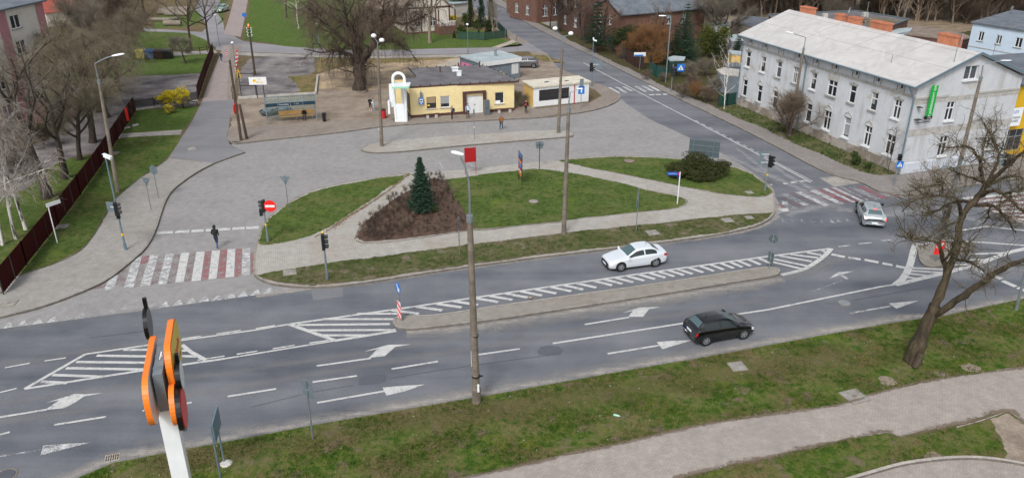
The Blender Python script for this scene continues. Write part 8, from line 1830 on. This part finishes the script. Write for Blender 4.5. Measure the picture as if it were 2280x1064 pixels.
# --- crooked tree in the right foreground, limbs followed one by one
def crooked():
    t = thing('crooked_tree', 'crooked bare tree with dark seed pods leaning over the near verge on the right', 'tree', G(2032,806,.06)); o = Vector(t.location); Y = o.y; rg = np.random.default_rng(202); A, T = Acc(), Acc()
    def W_(x, y, dy=0): q = AtY(x, y, Y+dy)-o; return np.array((q.x,q.y,q.z))
    s = lambda *w: [v/82 for v in w]
    LM = [([(2030,812,0),(2034,790,0),(2048,755,.1),(2066,715,.2),(2084,680,.3)], s(46,34,29,27,27)),
     ([(2080,688,.3),(2096,645,.4),(2110,605,.5),(2128,560,.6),(2135,520,.7),(2138,487,.8),(2150,468,.9),(2166,452,1),(2184,432,1.1),(2193,414,1.2)], s(20,18,16,15,14,13,13,12,11,10)),
     ([(2078,700,.2),(2100,690,-.2),(2125,672,-.6),(2160,648,-1.0),(2195,622,-1.4),(2225,603,-1.8),(2255,588,-2.2),(2300,572,-2.6),(2350,540,-3)], s(20,16,14,13,12,10,9,7,5)),
     ([(2193,414,1.2),(2188,395,1.2),(2184,375,1),(2184,358,1),(2172,342,.8),(2166,331,.6),(2145,325,.4),(2122,327,0),(2100,338,-.3)], s(9,8,8,7,6,5,4,3,2)),
     ([(2195,414,1.2),(2206,392,1.6),(2218,372,2),(2225,350,2.2),(2222,330,2.4),(2210,314,2.6),(2206,296,2.8),(2196,284,3),(2186,272,3.2)], s(9,8,7,6,5,5,4,3,2)),
     ([(2194,416,1.2),(2215,395,.8),(2240,372,.4),(2262,352,0),(2285,335,-.4),(2300,300,-.8)], s(10,9,8,7,6,3)),
     ([(2193,418,1.2),(2215,405,1.8),(2238,395,2.4),(2260,391,3),(2285,400,3.5),(2310,420,4)], s(9,8,7,6,5,3)),
     ([(2166,456,1),(2185,458,1.5),(2207,456,2),(2222,463,2.3),(2234,478,2.5),(2247,492,2.7),(2252,505,2.8),(2262,520,3)], s(9,8,8,7,6,5,4,2)),
     ([(2184,436,1.1),(2200,427,.6),(2216,424,.2),(2235,432,-.2),(2252,446,-.6),(2266,462,-1),(2282,475,-1.4)], s(10,9,8,7,6,5,3)),
     ([(2140,478,.8),(2137,458,.4),(2130,444,0),(2119,438,-.4),(2100,434,-.8),(2080,437,-1.2),(2060,437,-1.6),(2042,444,-2),(2022,456,-2.2),(2008,472,-2.4)], s(9,8,7,6,6,5,5,4,3,2)),
     ([(2162,458,1),(2152,448,1.4),(2140,446,1.8),(2128,450,2.2),(2115,452,2.6),(2098,462,3),(2078,470,3.3),(2062,474,3.6),(2052,490,3.8)], s(8,7,6,6,5,4,4,3,2)),
     ([(2099,434,-.8),(2098,415,-1),(2100,405,-1.2),(2085,403,-1.4),(2075,398,-1.6)], s(5,4,4,3,2)),([(2098,410,-1),(2075,413,-1.2),(2062,414,-1.4),(2045,420,-1.8),(2030,416,-2)], s(4,3,3,2,2)),
     ([(2108,600,.5),(2098,572,.2),(2094,550,0),(2084,538,-.3),(2066,534,-.6),(2046,534,-.9),(2030,528,-1.2),(2012,530,-1.5),(1996,522,-1.7)], s(13,10,8,6,5,5,4,3,2)),
     ([(2094,552,0),(2092,535,.4),(2098,524,.8),(2104,518,1.2),(2118,518,1.5)], s(7,5,4,3,2)),([(2100,582,.3),(2112,568,-.2),(2122,556,-.6),(2120,540,-1)], s(6,5,4,3)),
     ([(2118,582,.5),(2140,578,0),(2155,582,-.4),(2172,590,-.8),(2192,604,-1.2)], s(7,6,5,4,3)),([(2135,540,.6),(2148,538,.2),(2157,545,-.2),(2156,560,-.6),(2148,575,-.8)], s(7,6,6,5,4)),
     ([(2184,380,1),(2186,350,1.6),(2190,335,2),(2188,318,2.3),(2196,300,2.6)], s(5,4,3,3,2)),([(2170,400,1.2),(2155,392,.8),(2140,388,.4),(2120,380,0),(2108,372,-.4)], s(5,4,3,3,2)),([(2193,410,1.2),(2170,398,1.1),(2168,398,1.0)], s(5,4,4)),
     ([(2138,490,.8),(2120,500,.4),(2104,505,0),(2090,515,-.4)], s(4,3,3,2)),([(2208,456,2),(2200,470,2.3),(2202,485,2.6),(2190,497,2.8)], s(4,4,3,2)),([(2235,432,-.2),(2250,425,-.5),(2268,426,-.8),(2285,420,-1)], s(4,3,3,2))]
    limbs = []
    for pts, rr in LM:
        c = np.array([W_(*p) for p in pts]); n = len(c); uu = np.linspace(0,n-1,(n-1)*3+1); cc = np.stack([np.interp(uu, range(n), c[:,j]) for j in range(3)],1)
        cc[1:-1] = (cc[:-2]+cc[1:-1]*2+cc[2:])/4; cc[1:-1] += rg.normal(0,.018,cc[1:-1].shape); r = np.interp(uu, range(n), rr)*(1+rg.normal(0,.07,len(uu))); A.add(*tube_np(cc, r, 14 if rr[0] > .2 else 7)); limbs.append((cc, r))
    def kink(p, d, L, r0, n, amp, lf): 
        P = [p]; d = d/np.linalg.norm(d)
        for i in range(n): d = d+rg.normal(0,amp,3)+np.array([0,0,lf]); d /= np.linalg.norm(d); P.append(P[-1]+d*L/n)
        P = np.array(P); A.add(*tube_np(P, np.linspace(r0, r0*.3, n+1), 4)); return P
    ends = []
    for cc, r in limbs[2:]:
        for k in range(int(len(cc)*1.05)):
            i = int(rg.uniform(.36,1)*(len(cc)-2)); t_ = cc[i+1]-cc[i]; t_ /= np.linalg.norm(t_)+1e-9; d = t_*.4+rg.normal(0,.8,3); d[2] += .15; B = kink(cc[i], d, rg.uniform(.7,2.0), max(.010,min(.024,r[i]*.45)), 8, .30, .02); ends.append(B)
            for q in range(4): j = int(rg.uniform(1,6)); ends.append(kink(B[j], rg.normal(0,1,3)+np.array([0,0,.1]), rg.uniform(.35,.95), .008, 5, .34, 0))
    for cc, r in limbs[1:2]:
        for k in range(10): i = int(rg.uniform(.2,1)*(len(cc)-2)); ends.append(kink(cc[i], rg.normal(0,1,3), rg.uniform(.5,1.2), .014, 7, .4, .03))
    S = []; 
    for B in ends: S.append(B[rg.integers(1, len(B), 5)])
    S = np.concatenate(S); n = len(S); d = rg.normal(0,1,(n,3)); d /= np.linalg.norm(d,axis=1,keepdims=True); L = rg.uniform(.12,.4,n)[:,None]; one = np.ones(n); T.add(*sticks([S, S+d*L*.5+rg.normal(0,.03,(n,3)), S+d*L+rg.normal(0,.05,(n,3))],[one*.006,one*.005,one*.003]))
    A.mesh('trunk', 'bark_moss', t); T.mesh('crown', 'twig_olive', t)
    m_ = 1500; P = (S+d*L)[rg.integers(0,n,330)]; P = P[rg.integers(0,330,m_)]+rg.normal(0,.06,(m_,3)); P[:,2] -= .06; V, Q = [], []
    dr = np.stack([rg.normal(0,.25,m_),rg.normal(0,.25,m_),-np.ones(m_)],1); a, b = frames(dr/np.linalg.norm(dr,axis=1,keepdims=True)); l = rg.uniform(.05,.12,m_)[:,None]; w_ = rg.uniform(.012,.026,m_)[:,None]
    V = np.stack([P-a*w_, P+dr*l*.5+b*w_*.5, P+dr*l, P+a*w_],1).reshape(-1,3); so_ = np_mesh('seed_pods', V, np.arange(4*m_).reshape(-1,4), 'seed_pod', t); tag(so_, kind='stuff')
    m = MB(); c = W_(2044,800,-.5); m.tube([c+np.array((-.1,-.1,-.4)), c+np.array((0,-.1,.4))], [.2,.14], 9); m.build('cut_stump', 'bark', t)
crooked()
# --- grass blades: tufts standing on the lawns, thickest near the camera
def tufts(name, label, poly_px, z, n_m2, h, mat, w=.018, seed=1, world=None):
    P = [Vector(p[:2]) for p in px(poly_px, z)] if world is None else world; a = np.array([(p.x,p.y) for p in P]); rg = np.random.default_rng(seed); lo, hi = a.min(0), a.max(0); N = int(np.prod(hi-lo)*n_m2); N = min(N, 900000); q = rg.uniform(lo, hi, (N,2)); c = np.zeros(N, bool); n = len(a)
    for i in range(n):
        x1,y1 = a[i]; x2,y2 = a[i-1]
        if y1 == y2: continue
        c ^= ((y1 > q[:,1]) != (y2 > q[:,1])) & (q[:,0] < (x2-x1)*(q[:,1]-y1)/(y2-y1)+x1)
    q = q[c]; 
    cl = np.sin(q[:,0]*1.3+2*np.sin(q[:,1]*.9))+np.sin(q[:,1]*2.1+1.7*np.sin(q[:,0]*.7))+rg.normal(0,.8,len(q)); q = q[cl > -.6]; hh = h*(.6+.35*np.clip(cl[cl > -.6]+.4,0,2)); N = len(q)
    k = np.repeat(np.arange(N), 3); M_ = len(k); b = np.c_[q[k]+rg.normal(0,.03,(M_,2)), np.full(M_, z-.01)]; d = rg.normal(0,.5,(M_,2)); H_ = (hh[k]*rg.uniform(.5,1.2,M_)); az = rg.uniform(0,6.28,M_); s = np.c_[np.cos(az),np.sin(az),np.zeros(M_)]*w
    tip = b+np.c_[d*H_[:,None], H_]; V = np.stack([b-s, b+s, tip+s*.35, tip-s*.35],1).reshape(-1,3); o = np_mesh(name, V, np.arange(4*M_).reshape(-1,4), mat); tag(o, label, 'grass', kind='stuff'); return M_
nv = [(-60,1140),(165,1070),(250,1034),(375,1009),(570,973),(695,949),(870,919),(1052,887),(1140,873),(1315,841),(1540,802),(1710,771),(1985,721),(2097,706),(2280,667),(2420,645),(2420,790)]+[(2280,818),(2110,841),(1985,867),(1872,901),(1800,912),(1710,923),(1540,951),(1390,986),(1265,1012),(1140,1042),(1007,1068),(700,1150)]
tufts('verge_grass', 'patchy green and straw grass of the near verge', nv, .06, 140, .085, 'grass_near', seed=1)
tufts('verge_grass', 'grass wedge between near footpath and parking bay', [(1500,1068),(1590,1043),(1710,1019),(1810,995),(1890,978),(1972,964),(2002,973),(2085,956),(2172,936),(2205,934),(2232,985),(2235,1016),(2140,1014),(2080,1018),(2010,1028),(1940,1045),(1860,1070)], .06, 95, .075, 'grass_near', seed=2)
tufts('lawn_grass', 'grass of the strip between island path and main road', gD, PZ+.008, 70, .06, 'grass_strip', seed=3)
tufts('lawn_grass', 'grass of the central lawn', gB, PZ+.008, 55, .055, 'grass_green', seed=4); tufts('lawn_grass', 'grass of the left lens-shaped lawn', gA, PZ+.008, 50, .055, 'grass_green', seed=5); tufts('lawn_grass', 'grass of the right lawn with the evergreen shrub', gC, PZ+.008, 35, .055, 'grass_green', seed=6)
tufts('lawn_grass', 'grass of the lawn between brown fence and left pavement', [(252,308),(402,299),(390,331),(357,366),(312,396),(272,428),(250,451),(225,496),(202,532),(175,560),(120,587),(40,613),(14,640),(132,502),(227,367)], PZ+.012, 40, .06, 'grass_green', seed=7)
tufts('weeds', 'weeds growing along the foot of the white house facade', [(1590,238),(1640,262),(1710,290),(1755,313),(1835,347),(1915,382),(1960,389),(2000,388),(1640,230)], PZ+.008, 14, .22, 'shrub_green', w=.03, seed=8)
tufts('weeds', 'weeds in the joint of the curved left kerb', [(325,545),(335,522),(347,490),(363,448),(395,408),(470,366),(476,369),(404,410),(372,450),(355,492),(342,524),(330,550)], .01, 22, .05, 'grass_dry', w=.02, seed=9)
tufts('dry_leaves', 'dry brown leaves along the edge of the left lens-shaped lawn', [(905,384),(862,420),(815,452),(770,480),(735,504),(745,512),(790,478),(832,450),(880,415),(915,388)], PZ+.012, 70, .04, 'leaf_litter', w=.03, seed=10)
# litter specks
def specks(name, label, poly_px, n, z, mat, size, seed):
    rg = np.random.default_rng(seed); P = [Vector(p[:2]) for p in px(poly_px, z)]; a = np.array([(p.x,p.y) for p in P]); q = []
    while len(q) < n:
        p = Vector(rg.uniform(a.min(0), a.max(0)))
        if inpoly(p, P): q.append((p.x,p.y,z))
    Vv, Q = leaves(rg, np.array(q), n, size, .6); Vv[:,2] = np.maximum(Vv[:,2], z-.02)+.02; tag(np_mesh(name, Vv, Q, mat), label, 'litter', kind='stuff')
specks('litter', 'small white scraps of litter scattered over the near verge', nv, 260, .09, 'white_paint', .022, 1); specks('litter', 'pale straw leaves scattered over the near verge', nv, 900, .08, 'sand', .018, 2)
specks('litter', 'small pale scraps scattered over the island lawns', gB+gD, 60, PZ+.05, 'white_paint', .025, 3)
specks('leaf_litter', 'brown dropped leaves on the median paving', [(1000,690),(1300,650),(1600,612),(1600,625),(1300,672),(1000,712)], 40, PZ+.01, 'leaf_litter', .04, 4)
# overhead: debris on the median
for i,(x,y,lb) in enumerate([(1181,662,'largest brown clod on the median paving'),(1211,673,'brown clod nearest the camera on the median'),(1197,660,'small brown clod in the middle of the median group'),(1241,663,'small brown clod at the right of the median group')]):
    t_ = thing('soil_clod', lb, 'clod', G(x,y,PZ+.005), i*1.0, 'soil clods on the median'); m = MB(); r = (.16,.12,.08,.08)[i]; m.lathe([(r,0),(r*.9,r*.25),(r*.4,r*.5),(0,r*.52)], 7); m.build('clod', 'dirt', t_)
